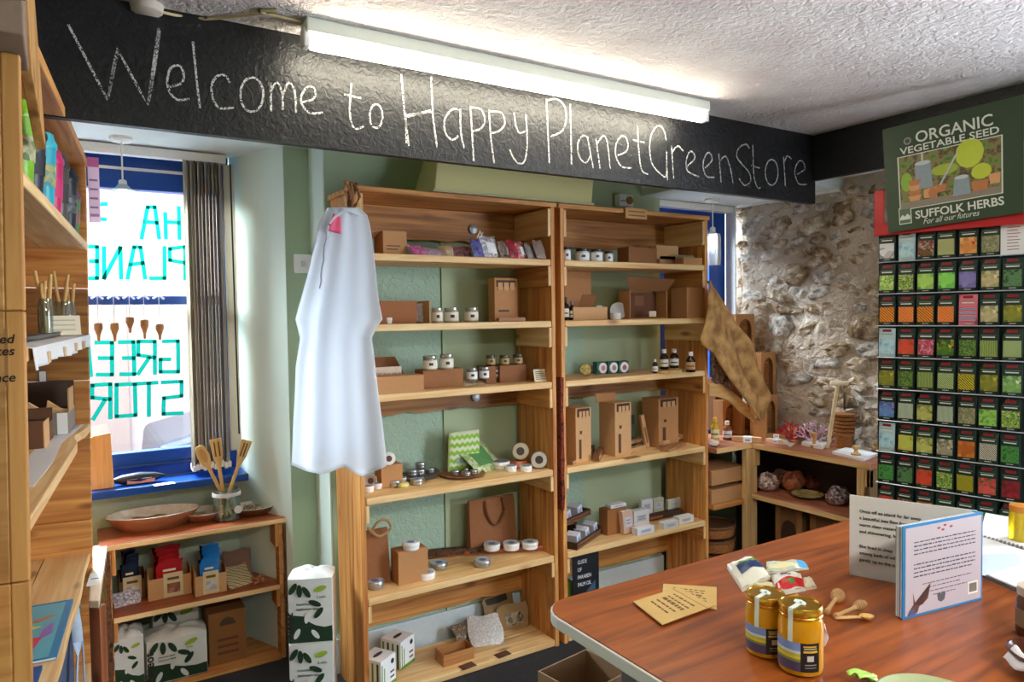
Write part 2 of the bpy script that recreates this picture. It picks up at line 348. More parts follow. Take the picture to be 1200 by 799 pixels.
# ---------------------------------------------------------------- black boards with the chalk writing
beam = struct(MB().box(-1.6, BX+0.015, BY, BY+0.03, 2.168, ZC).build('trim_5', BOARD))
beam2 = struct(MB().box(BX, BX+0.03, -3.0, BY, 2.288, ZC).build('trim_6', BOARD))
m = bpy.data.materials.new('chalk'); m.use_nodes = True; nt = m.node_tree; b = nt.nodes['Principled BSDF']; b.inputs['Base Color'].default_value = (.58, .58, .56, 1); b.inputs['Roughness'].default_value = 0.95
tc = nt.nodes.new('ShaderNodeTexCoord'); nz = nt.nodes.new('ShaderNodeTexNoise'); nz.inputs['Scale'].default_value = 260; nz.inputs['Detail'].default_value = 3
cr = nt.nodes.new('ShaderNodeValToRGB'); cr.color_ramp.elements[0].position = 0.42; cr.color_ramp.elements[1].position = 0.52
nt.links.new(tc.outputs['Object'], nz.inputs['Vector']); nt.links.new(nz.outputs['Fac'], cr.inputs[0]); nt.links.new(cr.outputs[0], b.inputs['Alpha'])
CHALK = m
def ell(cx, cy, rx, ry, n=16, a0=0): return [(cx+rx*math.cos(a0+2*PI*k/n), cy+ry*math.sin(a0+2*PI*k/n)) for k in range(n+1)]
CH = [  # (strokes in the plane of the board, curved?)
 ([[(80,29),(126,117),(137,57),(173,123),(186,33)], [(127,113),(138,60)], [(174,120),(182,75),(187,36)]], 0),
 ([[(199,102),(213,97),(215,86),(210,77),(200,80),(196,95),(199,108),(208,117),(222,116)]], 1),
 ([[(226,49),(230,90),(234,127)]], 0),
 ([[(269,97),(264,89),(255,89),(248,100),(250,117),(258,127),(274,126)]], 1),
 ([ell(295,111,13.5,20)], 1),
 ([[(317,97),(317.5,131)], [(317,106),(325,97),(331,112),(331,129)], [(331,112),(338,97),(345,106),(347,133)]], 1),
 ([[(354,120),(367.6,115.7),(368.5,104),(360,102),(352.6,114),(355.6,126),(364.6,132.8),(378,132)]], 1),
 ([[(411.8,97.6),(409.7,129),(412.7,147),(418.7,151),(426,148)], [(403,110.6),(423,115)]], 1),
 ([ell(440.6,136,7.5,14)], 1),
 ([[(470,87),(474,135),(479,171)], [(505,90),(507,135),(512,173)], [(474,135),(506,131)], [(474,138),(505,129)], [(475,132),(476,168)]], 0),
 ([[(539,129),(530,128),(521,140),(522,156),(530,164),(537,159)], [(539,127),(540,156),(544,174)]], 1),
 ([[(551,124),(555,189)], [(552,126),(563,128),(568,140),(564,150),(554,154)]], 1),
 ([[(573,129),(575,162),(579,191)], [(574,131),(587,132),(591.5,144),(585.5,153),(576,156)]], 1),
 ([[(602,132),(605,150),(609.5,156),(616,153)], [(616,134),(617.6,162),(615.5,186),(609.5,192),(602,186),(597,175)]], 1),
 ([[(640,115),(643.5,191)], [(641,118),(652,116),(661,124),(663,138),(659,153),(645,160)]], 1),
 ([[(668,122),(669.5,193)]], 0),
 ([[(689,162),(683,159),(677,168),(678.5,183),(686,191),(691.5,183)], [(688,160),(695,197)]], 1),
 ([[(698,162),(703,198)], [(699.6,168),(707,159),(711.6,168),(715,198)]], 1),
 ([[(723.6,182),(734,177),(735,165),(729,159),(722,168),(721.5,183),(728,195),(740,197)]], 1),
 ([[(746.8,147),(748.6,180),(752,200),(759,204)], [(741.6,164),(755,167)]], 1),
 ([[(780.7,164.7),(777.7,153),(771.7,147),(763.6,156),(761,174),(764,192),(773,203),(780,207),(781,192),(781,177)], [(781,190),(782,211)]], 1),
 ([[(786.7,171),(789,209)], [(787.6,178),(794,171),(800.5,177)]], 1),
 ([[(804.7,195),(813.7,186),(812,179),(807.7,178),(803.8,189),(806,201),(819,207)]], 1),
 ([[(825.8,197),(834,188),(832,180),(828,180),(823.6,192),(827,206),(837,208)]], 1),
 ([[(842,180),(844.7,214)], [(843.8,188),(850,183),(855,195),(859,215)]], 1),
 ([[(877.7,174),(873.8,169),(866,173),(863,183),(869,192),(878,203),(879,213),(872,217),(865.7,209)]], 1),
 ([[(882,170),(883,204),(887,219),(891,220)], [(880,194),(890,197)]], 1),
 ([ell(904,202,7.5,15)], 1),
 ([[(918,183),(920,218)], [(919,190),(922,183),(927,186)]], 1),
 ([[(934,204),(943,198),(940,189),(935,190),(931,201),(935.5,215),(945,216)]], 1)]
for strokes, cv in CH:
    mb = MB()
    for st in strokes:
        P = [aY(x, y, BY) for x, y in st]
        if cv: P = smooth_pts(P, 4)
        else: P = [p for i in range(len(P)-1) for p in [P[i].lerp(P[i+1], t/4) for t in range(4)]]+[P[-1]]
        stroke(mb, P, 0.0068, (0, -1, 0), 0.0015)
    mb.build('chalk_letter', CHALK, beam)
# chalkboard joint strip
# ---------------------------------------------------------------- ceiling things
TUBE = emit('fff4dc', 26)
t = thing('fluorescent_light', 'long fluorescent tube light fixed to the ceiling before the chalkboard fascia', 'light', (1.51, 2.22, ZC))
MB().box(-0.88, 0.88, -0.035, 0.035, -0.045, -0.001).build('housing', plain('d8dcd2', 0.4, var=0.03), t, bevel=0.006)
for x in (-0.885, 0.865): MB().box(x, x+0.02, -0.022, 0.022, -0.088, -0.03).build('end_cap', WHITE, t, bevel=0.004)
mb = MB(); mb.M = Matrix.Rotation(PI/2, 4, 'Y'); mb.lathe([(0.017, -0.86), (0.019, -0.85), (0.019, 0.85), (0.017, 0.86)], 16)
mb.build('tube', TUBE, t, (0, 0, -0.071), smooth=True)
r0 = aZ(172, 10, ZC-0.012)
t = thing('ceiling_rose', 'round white ceiling rose at the start of the pale cable', 'ceiling rose', (r0.x, r0.y, ZC))
MB().lathe([(0.0, -0.03), (0.03, -0.03), (0.042, -0.022), (0.046, 0.0)], 24).build('rose_body', plain('c9bfb4', 0.5), t, smooth=True)
pts = [Vector((r0.x+0.03, r0.y-0.01, ZC-0.018)), Vector((r0.x+0.16, r0.y+0.005, ZC-0.007)), Vector((r0.x+0.33, 2.19, ZC-0.008)), Vector((0.50, 2.21, ZC-0.008)), Vector((0.625, 2.215, ZC-0.012))]
cb = MB().tube(smooth_pts(pts, 5), 0.0045, 8).build('electric_cable', plain('c8b489', 0.5), smooth=True); tag(cb, 'beige cable clipped along the ceiling between rose and tube light', 'cable')
for i in (1, 2, 3): MB().box(-0.004, 0.004, -0.008, 0.008, -0.002, 0.006).build('cable_clip', BLACK, cb, pts[i])
def rose(name, label, x, y, z, y1, yb, shape):
    p = aZ(x, y, z); L_ = aY(x, y1, p.y).z; s = mpp(p)
    t = thing(name, label, 'light', (p.x, p.y, z))
    MB().lathe([(0.0, -0.02), (0.035, -0.02), (0.045, -0.012), (0.047, 0.0)], 24).build('ceiling_rose', WHITE, t, smooth=True)
    MB().cyl(0.0035, L_-z+0.02, -0.018, 8).build('flex', WHITE, t); zz = L_-z
    MB().lathe([(0.012, zz+0.03), (0.016, zz+0.025), (0.017, zz-0.01), (0.012, zz-0.012)], 16).build('lamp_holder', WHITE, t, smooth=True)
    hh = (yb-y1)*s
    if shape == 'disc':
        MB().lathe([(0.018, zz+0.01), (0.03, zz-0.005), (0.05, zz-0.012), (0.052, zz-0.016), (0.028, zz-0.010), (0.016, zz+0.004)], 28).build('shade', plain('aebcc0', 0.3, 0.4), t, smooth=True)
        MB().lathe([(0.0, zz-0.06), (0.012, zz-0.058), (0.024, zz-0.045), (0.027, zz-0.03), (0.018, zz-0.012)], 20).build('bulb', emit('fffaf0', 2.5), t, smooth=True)
    else:
        r = 9.3*s
        MB().lathe([(0.016, zz), (r*0.9, zz-0.012), (r, zz-0.03), (r, zz-hh*0.8), (r*0.93, zz-hh)], 28).build('shade', plain('eef4fa', 0.15, Transmission_Weight=0.55), t, smooth=True)
        MB().lathe([(0.0, zz-0.10), (0.018, zz-0.092), (0.028, zz-0.07), (0.02, zz-0.04), (0.012, zz-0.02)], 20).build('bulb', emit('eaf3ff', 9), t, smooth=True)
rose('pendant_light', 'pendant lamp with small disc shade hanging before the lettered window', 142, 161, 2.385, 219, 240, 'disc')
rose('pendant_light', 'pendant lamp with frosted jar shade lit beside the stone wall', 835, 233, 2.275, 272, 311, 'jar')
# wall box behind, electric socket, timer
t = thing('sloping_panel', 'cream sloping cover panel high on the wall above the bookcases', 'panel', (0, 0, 0))
a, b_, c, d_ = aY(516, 188, 2.98), aY(697, 206, 2.98), aY(690, 240, WY-0.06), aY(508, 226, WY-0.06)
c = aY(692, 236, 2.85); d_ = aY(508, 222, 2.85)
mb = MB(); top = [Vector((a.x, 2.96, 2.40)), Vector((b_.x, 2.96, 2.40))]; 
mb.hexa([(d_.x, 2.84, d_.z), (c.x, 2.84, d_.z), (c.x, WY-0.001, d_.z), (d_.x, WY-0.001, d_.z)], [(a.x, 2.97, 2.46), (b_.x, 2.97, 2.46), (b_.x, WY-0.001, 2.46), (a.x, WY-0.001, 2.46)])
mb.build('cover_board', plain('fff3b4', 0.45, var=0.02), t, bevel=0.004)
MB().box(d_.x-0.01, c.x+0.01, 2.83, WY-0.001, d_.z-0.012, d_.z).build('bottom_edge', plain('efe6b4', 0.5), t, bevel=0.003)
p = aY(355, 309, 3.3); t = thing('wall_socket', 'white socket plate on the green wall beside the hanging white garment', 'socket', (p.x, 3.3, p.z))
MB().box(-0.045, 0.045, -0.012, -0.0005, -0.045, 0.045).build('face_plate', WHITE, t, bevel=0.004); MB().box(-0.012, 0.012, -0.016, -0.012, -0.014, 0.012).build('rocker', plain('d8d8d2', 0.4), t, bevel=0.002)
p = aY(728, 236, WY); t = thing('wall_timer', 'small white timer box with a round brass dial above the bookcases', 'timer', (p.x, WY, p.z))
MB().box(-0.05, 0.05, -0.045, -0.0005, -0.035, 0.035).build('casing', WHITE, t, bevel=0.004)
mb = MB(); mb.M = Matrix.Rotation(PI/2, 4, 'X'); mb.lathe([(0.022, 0.045), (0.022, 0.053), (0.0, 0.054)], 20, (0.02, 0, 0)); mb.build('dial', plain('9a7a3c', 0.35, 0.6), t, smooth=True)
MB().box(-0.042, -0.008, -0.0465, -0.045, -0.006, -0.002).build('slot', BLACK, t)

# ---------------------------------------------------------------- left window
ws = WWY
win = MB(); X0, X1 = -0.58, 0.66
win.box(X0, X1, ws, ws+0.06, 2.20, 2.385); win.box(X0, X0+0.07, ws, ws+0.06, 0.865, 2.2); win.box(X1-0.05, X1+0.03, ws, ws+0.06, 0.865, 2.2)
win.box(X0+0.07, X1-0.05, ws, ws+0.055, 0.865, 0.99)
W1 = struct(win.build('window_1', BLUE, bevel=0.005))
MB().box(X0+0.07, X1-0.05, ws-0.012, ws+0.045, 1.672, 1.712).build('meeting_rail', BLUE, W1, bevel=0.003)
MB().box(X0+0.07, X1-0.05, ws-0.012, ws, 2.285, 2.297).build('head_strip', WHITE, W1)
MB().box(X0+0.07, X1-0.05, ws-0.02, ws, 0.915, 0.93).build('lower_bead', BLUED, W1, bevel=0.003)
MB().box(X0+0.07, X1-0.05, ws+0.02, ws+0.026, 0.99, 1.68).build('pane', thinglass(), W1)
MB().box(X0+0.07, X1-0.05, ws+0.032, ws+0.038, 1.70, 2.2).build('pane', thinglass(), W1)
struct(MB().box(X0-0.04, X1+0.02, ws-0.185, ws-0.0, 0.83, 0.865).build('window_sill', BLUE, bevel=0.006))
TEAL = translucent('06584e', 0.85)
TL = [[[(124.7,239),(112,239.6),(111,256),(123.5,257)]],
 [[(166,279),(173,242.6),(181.5,242.6),(186.5,279)], [(169,259.6),(184,261)]], [[(193.6,250),(194.5,279)], [(209.5,243),(210.3,279.6)], [(194,260),(210,261)]],
 [[(105,289),(114,289),(114,326),(105,326)], [(106,306),(114,306)]], [[(121.9,290),(122,326),(141,290),(142,326)]],
 [[(149.5,326),(157,289.4),(164.7,289.4),(170,326)], [(152,310),(168,308)]], [[(192.8,289.4),(193,326),(176.5,326)]], [[(217,327),(217,289),(199,291.4),(199,305),(216.6,308)]],
 [[(103,401),(106.5,440)]], [[(112.6,401.3),(131.4,401.3),(131.4,439),(114,439)], [(116.4,419.6),(131.4,419.6)]], [[(140,401),(156.5,400.5),(157.5,438.5),(141.5,438.5)], [(144.7,419.6),(157,419.6)]],
 [[(181.5,437.6),(181.5,400),(162,400),(162,416),(181,419)], [(175,419),(162,438)]], [[(191.5,400),(208.6,399.5),(209,435.6),(188,435.6),(188,421),(199,421)]],
 [[(129.4,489.7),(129.4,450),(108,451.4),(108,466),(129,467.6)], [(122.7,469),(109.4,491)]], [[(136.5,450.6),(158,450),(159,486.4),(136.5,488),(136.5,450.6)]],
 [[(161.5,449.6),(184,448.4)], [(174.5,449),(174.5,487)]], [[(212.8,447),(190,448),(192,466.4),(212.8,464),(213.6,484),(191.5,485)][::1]]]
TL[-1] = [[(190,448),(212.8,447),(212.8,464),(192,466.4),(191.5,485),(213.6,484)]]
for L_ in TL:
    mb = MB()
    for st in L_:
        yy = ws+0.012
        for i in range(len(st)-1):
            A, B = aY(*st[i], yy), aY(*st[i+1], yy); dv = (B-A).normalized()*0.006; stroke(mb, [A-dv, B+dv], 0.0175, (0, -1, 0), 0.0002*i)
    mb.build('tape_letter', TEAL, W1)
# blinds
rail = thing('vertical_blind', 'grey vertical blind drawn aside at the edge of the lettered window', 'blind', (0, 3.60, 0))
a, b_ = aY(96, 171, 3.60), aY(264, 190, 3.60)
MB().box(-0.5, b_.x, -0.02, 0.02, 2.335, 2.378).build('head_rail', WHITE, rail, bevel=0.004)
FAB = translucent('a59c90', 0.5); FAB2 = translucent('ddd6c8', 0.6)
for k in range(11):
    x = 0.452+0.0155*k; z0 = 0.905+0.004*(k % 3)
    mb = MB(); mb.grid(lambda u, v, x=x: (x+0.014*math.sin(u*PI)*0.6+0.020*(u-0.5), -0.035+0.07*u, z0+(2.335-z0)*v), 4, 8)
    mb.build('blind_slat', FAB if k % 2 else FAB2, rail, smooth=True, solid=0.0015)
    MB().box(x-0.006, x+0.008, -0.045, 0.04, z0-0.014, z0+0.012).build('slat_weight', WHITE, rail)
MB().box(0.62, 0.665, -0.03, 0.0, 0.97, 2.33).build('folded_slat', FAB2, rail)
MB().tube([(0.645, -0.05, 2.33), (0.648, -0.052, 1.6), (0.652, -0.05, 1.05)], 0.004, 6).build('control_cord', BLACK, rail)
# hanging dippers on the meeting rail
for k, (x, yt, yb, hx) in enumerate([(115, 379, 400, 108), (134, 379, 400, 133), (152, 372, 390, 151), (169, 375, 397, 168), (187, 380, 398, 187)]):
    p = aY(x, yt, ws-0.03); s = mpp(p); hh = (yb-yt)*s; r = 4.6*s
    t = thing('hanging_dipper', ['honey dipper hung nearest the shelves in the window', 'second honey dipper from the shelves hanging in the window', 'middle and highest honey dipper hanging in the window', 'honey dipper hanging between the middle one and the last by the blind', 'honey dipper hung in the window nearest the blind'][k], 'honey dipper', (p.x, p.y, p.z), 0, 'honey dippers hung in the window')
    MB().lathe([(0.0, 0.002), (r*0.8, 0.002), (r, -0.004), (r, -hh*0.3), (r*0.75, -hh*0.45), (r*0.4, -hh*0.7), (r*0.3, -hh), (0, -hh)], 14).build('turned_head', wood('b98a58', '8a5c30', 'Z', knots=False), t, smooth=True)
    MB().tube([(0, 0, 0), (0, 0, 1.70-p.z+0.01), (0, 0.02, 1.715-p.z)], 0.0015, 6).build('string', WHITE, t)
    q = aY(hx, 355, ws-0.03)
    MB().tube([(-0.022, 0.010, 1.700-p.z), (0, -0.006, 1.716-p.z), (0.022, 0.010, 1.698-p.z)], 0.005, 6).build('bow', WHITE, t)
# right window
W2 = MB(); a = 2.96; b_ = 3.60
W2.box(a, a+0.16, 3.17, 3.23, 0.88, 2.275); W2.box(b_-0.15, b_, 3.17, 3.23, 0.88, 2.275); W2.box(a+0.16, b_-0.15, 3.17, 3.23, 2.13, 2.275); W2.box(a+0.16, b_-0.15, 3.17, 3.23, 0.88, 0.98)
W2 = struct(W2.build('window_2', BLUE, bevel=0.004))
MB().box(a+0.16, b_-0.15, 3.195, 3.20, 0.98, 2.13).build('pane', thinglass(), W2)
for k in range(5): MB().box(a+0.33+0.022*k, a+0.345+0.022*k, 3.13, 3.16, 0.95, 2.2).build('blind_slat', plain('2f6fd0', 0.5, Transmission_Weight=0.3), W2)
MB().box(2.96, 3.60, 3.10, 3.17, 2.235, 2.272).build('head_rail', WHITE, W2, bevel=0.004)
struct(MB().box(2.95, SX-0.03, 3.05, 3.17, 0.851, 0.875).build('window_sill_right', BLUE, bevel=0.004))
# ---------------------------------------------------------------- the street outside
struct(MB().box(-14, 20, 3.9, 22, -0.35, -0.30).build('street', plain('8a8a8e', 0.9)))
struct(MB().box(-14, 20, 3.9, 5.6, -0.30, -0.18).build('pavement', plain('d6d4d0', 0.9)))
fac = thing('rendered_house', 'pale rendered house across the street seen through the window', 'house', (0.2, 11, -0.3))
mb = MB(); mb.box(-9, 14, 0, 4, 0, 6); mb.build('wall', plain('857778', 0.8), fac)
def housewin(nm, x0, x1, z0, z1, m): MB().box(x0, x1, -0.06, 0.02, z0, z1).build(nm, m, fac, bevel=0.01)
housewin('garage_door', -1.6, 0.4, 0, 2.2, plain('72605c', 0.7)); housewin('window', 1.4, 2.5, 1.0, 2.3, plain('444c54', 0.4)); housewin('window', -3.6, -2.5, 1.1, 2.3, plain('444c54', 0.4)); housewin('window', 1.4, 2.5, 3.6, 4.8, plain('444c54', 0.4)); housewin('window', -1.2, -0.2, 3.6, 4.8, plain('444c54', 0.4)); housewin('door', 3.4, 4.3, 0, 2.1, plain('504646', 0.5))
MB().prism([(-9.2, 6), (14.2, 6), (13.2, 7.6), (-8.2, 7.6)], -0.4, 4.2).build('roof', plain('5d5c63', 0.8), fac)
p = aY(205, 415, 8.0)
car = thing('parked_car', 'grey car parked across the street beyond the lettered window', 'car', (p.x+1.7, 8.0, -0.3))
mb = MB().prism([(-2.0,.35),(-1.95,.75),(-1.2,.92),(-.6,1.38),(.7,1.4),(1.3,.98),(2.0,.88),(2.05,.4)], -0.8, 0.8); mb.build('body', plain('3b3f4a', 0.3, 0.3), car, bevel=0.06)
mb = MB().prism([(-1.05,.93),(-.55,1.3),(.62,1.32),(1.1,.97)], -0.805, 0.805); mb.build('side_window', plain('30343c', 0.15), car)
for x in (-1.3, 1.3):
    for y in (-0.72, 0.72):
        mb = MB(); mb.M = Matrix.Translation((x, y, 0.32)) @ Matrix.Rotation(PI/2, 4, 'X'); mb.lathe([(0.12, -0.12), (0.31, -0.10), (0.32, 0.0), (0.31, 0.10), (0.12, 0.12)], 20); mb.build('wheel', BLACK, car, smooth=True)
# ================================================================ furniture
FY = 2.738; BKY = 3.05
SHZ = [1.86, 1.57, 1.28, 0.86, 0.445, 0.035]
def plank(par, mat, x0, x1, y0, y1, z0, z1, name='plank', bev=0.003):
    return MB().box(x0, x1, y0, y1, z0, z1).build(name, mat, par, bevel=bev)
def bookcase(label, x0, x1, group):
    t = thing('bookcase', label, 'bookcase', (x0, FY, 0), 0, group); W = x1-x0; D = BKY-FY
    for sx, side in ((0, 0), (W-0.022, 1)):                        # vertical boards of each side
        for a, b_, z1 in ((0.0, 0.10, 2.11), (0.102, 0.205, 2.105), (0.207, D, 2.11)):
            plank(t, PZ_, sx, sx+0.022, a, b_, 0, z1, 'side_plank')
        xi = sx+0.022 if side == 0 else sx-0.016
        for k, z in enumerate(SHZ[:5]+[2.13]):                      # cleats that carry the shelves
            h = 0.13 if z > 2 else (0.095 if k < 3 else 0.075)
            cl_ = plank(t, LY_ if k % 2 else PY_, xi, xi+0.016, 0.004, D-0.012, z-0.031-h, z-0.031, 'shelf_cleat')
            MB().box(xi+0.001, xi+0.015, 0.001, 0.004, z-0.031-h+0.004, z-0.033).build('cleat_end', LZ_, cl_)
    plank(t, PX_, -0.012, W+0.012, -0.006, 0.16, 2.105, 2.128, 'top_board', 0.005)
    plank(t, PX_, -0.012, W+0.012, 0.162, D, 2.107, 2.13, 'top_board', 0.005)
    for k, z in enumerate(SHZ):
        g = 0.003
        plank(t, LX_, 0.024, W-0.024, 0.0, 0.15, z-0.03, z, 'shelf_board', 0.004)
        plank(t, LX_, 0.024, W-0.024, 0.153, D-0.014, z-0.03, z-0.001, 'shelf_board', 0.004)
    for z0, z1, m in ((1.955, 2.105, DX_), (1.15, 1.215, DX_), (0.19, 0.41, PX_)):
        mb = MB(); n = 12; r = random.Random(int(z0*100)+int(x0*10))
        low = [(0.022+(W-0.044)*i/n, z0+r.uniform(-0.006, 0.008)) for i in range(n+1)]
        mb.prism(low+[(W-0.022, z1), (0.022, z1)], D-0.014, D); mb.build('back_board', m, t, bevel=0.002)
    return t, W
B1, W1_ = bookcase('pine plank bookcase with the white garment hung from its corner', 0.962, 1.940, 'pair of pine plank bookcases')
B2, W2_ = bookcase('pine plank bookcase with the brown sack hung from its side', 1.972, 2.968, 'pair of pine plank bookcases')
mb = MB(); r = random.Random(3)
mb.prism([(-0.004+r.uniform(-.003, .003), 1.30-0.08*i) for i in range(9)]+[(0.012+r.uniform(-.004, .004), 0.66+0.08*i) for i in range(9)], -0.010, 0.03); mb.build('bark_edge', multi(['5a1f14', '8a3a22', '2c0f0a'], 50, 'noise', 0.9, 0.6), B2, (-0.010, 0.0, 0))
for b_, x, z in ((B1, 0.70, 2.02), (B1, 0.70, 1.20)):
    mb = MB(); mb.M = Matrix.Rotation(PI/2, 4, 'X'); mb.lathe([(0.022, 0), (0.022, 0.004), (0.010, 0.007), (0, 0.007)], 18); mb.build('washer', GREYM, b_, (x, 0.292, z), smooth=True)
# name plaque on the second bookcase
pl = thing('name_plaque', 'small carved wooden plaque on the top edge of the second bookcase', 'plaque', (aY(743, 252, FY).x, FY-0.007, aY(743, 257, FY).z))
MB().box(-0.072, 0.072, -0.012, 0, 0, 0.055).build('plaque_board', wood('c99c62', 'a9773f', 'X', knots=False), pl, bevel=0.003)
for k in range(2): text('CLEAN', 0.018, DARKP, pl, (0, -0.0125, 0.008+0.022*k), name='engraving', sx=1.3) if False else MB().box(-0.055, 0.055, -0.0128, -0.012, 0.014+0.02*k, 0.019+0.02*k).build('engraved_line', wood('7a5228', '5a3a18', 'X', knots=False), pl)

# ---- tall shelf unit at the left, seen from its open front
TH = math.radians(5.0); LEAN = 0.016
pe = aY(104.5, 400, 3.05)
LU = thing('tall_shelf_unit', 'tall plank shelf unit with travel cups, straws and picture books', 'shelf unit', (pe.x-1.6*LEAN, pe.y, 0), (0, LEAN, -TH))
UD = 0.30; UW = 1.40; LZS = [1.89, 1.55, 1.2185, 0.735, 0.32]   # local: -Y runs along the front towards the camera, -X is depth
zs = [0, 0.16, 0.50, 0.86, 1.12, 1.38, 1.72, 1.97, 2.19]
for a, b_ in zip(zs, zs[1:]):
    plank(LU, PX_ if a != 1.38 else DX_, -UD, 0.0, 0.0, 0.022, a+0.001, b_-0.001, 'end_board')
for a, b_ in ((0, 0.56), (0.562, 1.10), (1.102, 1.62), (1.622, 2.105)):
    MB().box(-0.42, -0.03, -UW-0.022, -UW, a, b_).build('near_end_board', wood('c89254', 'a8733a', 'X'), LU, bevel=0.003)
    MB().box(-0.03, 0.0, -UW-0.022, -UW, a, b_).build('near_edge_board', wood('c89254', 'a8733a', 'Z'), LU, bevel=0.003)
for z in LZS:
    rag = z in (1.2185, 0.735)
    r = random.Random(int(z*100)); n = 24
    fr = [(0.0-(0.005*math.sin(i*0.5)*math.sin(i*0.21+z)+0.006 if rag else 0), -UW+UW*i/n) for i in range(n+1)]
    if z == 1.2185: fr = [(0.0-0.022*math.exp(-((y+0.30)/0.10)**2)-0.0, y) for _, y in fr]
    MB().flat([(-UD/2+0.0, -UW)]+fr+[(-UD/2, 0)], z-0.028, z).build('shelf_board', LY_, LU, bevel=0.003)
    MB().flat([(-UD, -UW), (-UD/2-0.003, -UW), (-UD/2-0.003, 0), (-UD, 0)], z-0.028, z-0.001).build('shelf_board', LY_, LU, bevel=0.003)
MB().box(-UD, 0.004, -UW+0.16, 0.03, 2.172, 2.20).build('top_board', PY_, LU, bevel=0.003)
MB().box(-UD-0.02, -UD, -UW, 0.02, 1.9, 2.17).build('back_board', DX_, LU)
MB().box(-UD-0.02, -UD, -0.86, 0.02, 0.0, 1.3).build('back_board', wood('a87442', '6f4420', 'Y'), LU) if False else None
for z0, z1 in ((0.0, 0.40), (0.402, 0.75), (0.752, 1.06), (1.062, 1.36), (1.362, 1.62), (1.622, 1.898)):
    MB().box(-UD-0.02, -UD, -UW, 0.02 if z0 > 0.9 else -0.04, z0, z1).build('back_board', wood('a87442', '6f4420', 'Y'), LU)
MB().box(-0.034, -0.004, -0.855, -0.835, 0.0, 1.2).build('inner_post', LZ_, LU) if False else None
def LUw(x, y, z):       # point of the unit in the room
    c, s = math.cos(-TH), math.sin(-TH); return Vector((pe.x+LEAN*(z-1.6)+c*x-s*y, pe.y+s*x+c*y, z))
# slanted plank leaning at its top front and the grey-brown box on the near end
t = thing('cardboard_carton', 'worn grey-brown cardboard carton on top of the tall shelf unit', 'box')
q = LUw(0, -UW-0.01, 2.106); t.location = q; t.rotation_euler = (0, 0, -TH+0.10)
GB = plain('8c7564', 0.85, bump=0.2); MB().box(-0.30, 0.010, -0.12, 0.16, 0, 0.30).build('carton_body', GB, t, bevel=0.003)
MB().box(-0.295, 0.014, -0.123, -0.120, 0.06, 0.062).build('flap_fold', plain('5d4a3c', 0.9), t)
t = thing('plank_offcut', 'pointed plank offcut standing above the travel cups', 'plank')
q = LUw(-0.004, -1.245, 2.0); t.location = q; t.rotation_euler = (0, 0, -TH)
mb = MB(); mb.M = Matrix.Rotation(PI/2, 4, 'Z'); mb.prism([(-0.11, 0.36), (-0.015, 0.36), (0.10, -0.015), (0.075, 0.0), (-0.07, 0.10)], -0.012, 0.008); mb.build('offcut_board', wood('d9a765', 'b07a3e', 'Z'), t, bevel=0.002)
# ---- side ledge with price papers and bench under the window
BZ = 0.67; bY = 3.345; bx0 = 0.075; bx1 = 0.822
t = thing('window_bench', 'low plank bench with two shelf bays under the lettered window', 'bench', (bx0, bY, 0)); BW = bx1-bx0; BD = 0.30
plank(t, RUST, -0.02, BW, 0.0, 0.15, BZ-0.026, BZ, 'top_board', 0.004); plank(t, RUST, -0.02, BW, 0.152, BD, BZ-0.026, BZ-0.001, 'top_board', 0.004)
MB().box(-0.02, BW, -0.003, 0.0, BZ-0.024, BZ-0.004).build('front_edge', LX_, t)
for x in (0.0, BW-0.045):
    for z0, z1 in ((0, 0.20), (0.202, 0.40), (0.402, BZ-0.028)): plank(t, PY_, x, x+0.022, 0.01, BD, z0, z1, 'side_plank')
for x in (0.022, BW-0.061):
    for z in (BZ-0.026, 0.36): plank(t, PZ_, x, x+0.016, 0.008, 0.20, z-0.11, z-0.001, 'shelf_cleat')
plank(t, RUST, 0.024, BW-0.047, 0.0, BD-0.02, 0.335, 0.36, 'shelf_board'); MB().box(0.024, BW-0.047, -0.003, 0.0, 0.337, 0.358).build('front_edge', LX_, t)
plank(t, PX_, 0.024, BW-0.047, 0.0, BD-0.02, 0.0, 0.025, 'shelf_board')
for x in (0.0, BW-0.022):
    mb = MB(); r = random.Random(5); mb.prism([(x+0.0+r.uniform(-.004, .002), 0.0+0.053*i) for i in range(13)]+[(x+0.016+r.uniform(-.002, .007), 0.64-0.053*i) for i in range(13)], -0.002, 0.012); mb.build('bark_edge', BARK, t)
p0, p1, p2, p3 = aZ(107, 616, BZ), aZ(126, 636, BZ), aZ(116, 703, BZ), aZ(104, 703, BZ)
t = thing('narrow_ledge', 'narrow white ledge running out beside the tall shelf unit', 'ledge')
MB().flat([(p3.x, p3.y), (p2.x, p2.y), (p1.x, p1.y-0.004), (p0.x, p1.y-0.004)], BZ-0.028, BZ-0.002).build('ledge_board', wood('e9d9c4', 'd9bfa4', 'Y', knots=False), t, bevel=0.003)
MB().flat([(p3.x, p3.y), (p2.x, p2.y), (p2.x+0.02, p2.y+0.04), (p3.x, p3.y+0.04)], 0.0, BZ-0.029).build('support_board', wood('9a5a36', '6a3820', 'Z'), t)
for k, (x, y) in enumerate(((111, 655), (111, 678))):
    q = aZ(x, y, BZ); o = MB().box(-0.02, 0.016, -0.07, 0.07, -0.0019, 0.0006).build('price_strip', PAPER, None, (q.x, q.y, BZ), -0.1)
    tag(o, ['white price strip on the narrow ledge, nearer the window', 'white price strip on the narrow ledge, nearer the shop floor'][k], 'label'); MB().box(-0.012, 0.012, -0.004, 0.004, 0.0006, 0.001).build('printed_bar', INK, o)
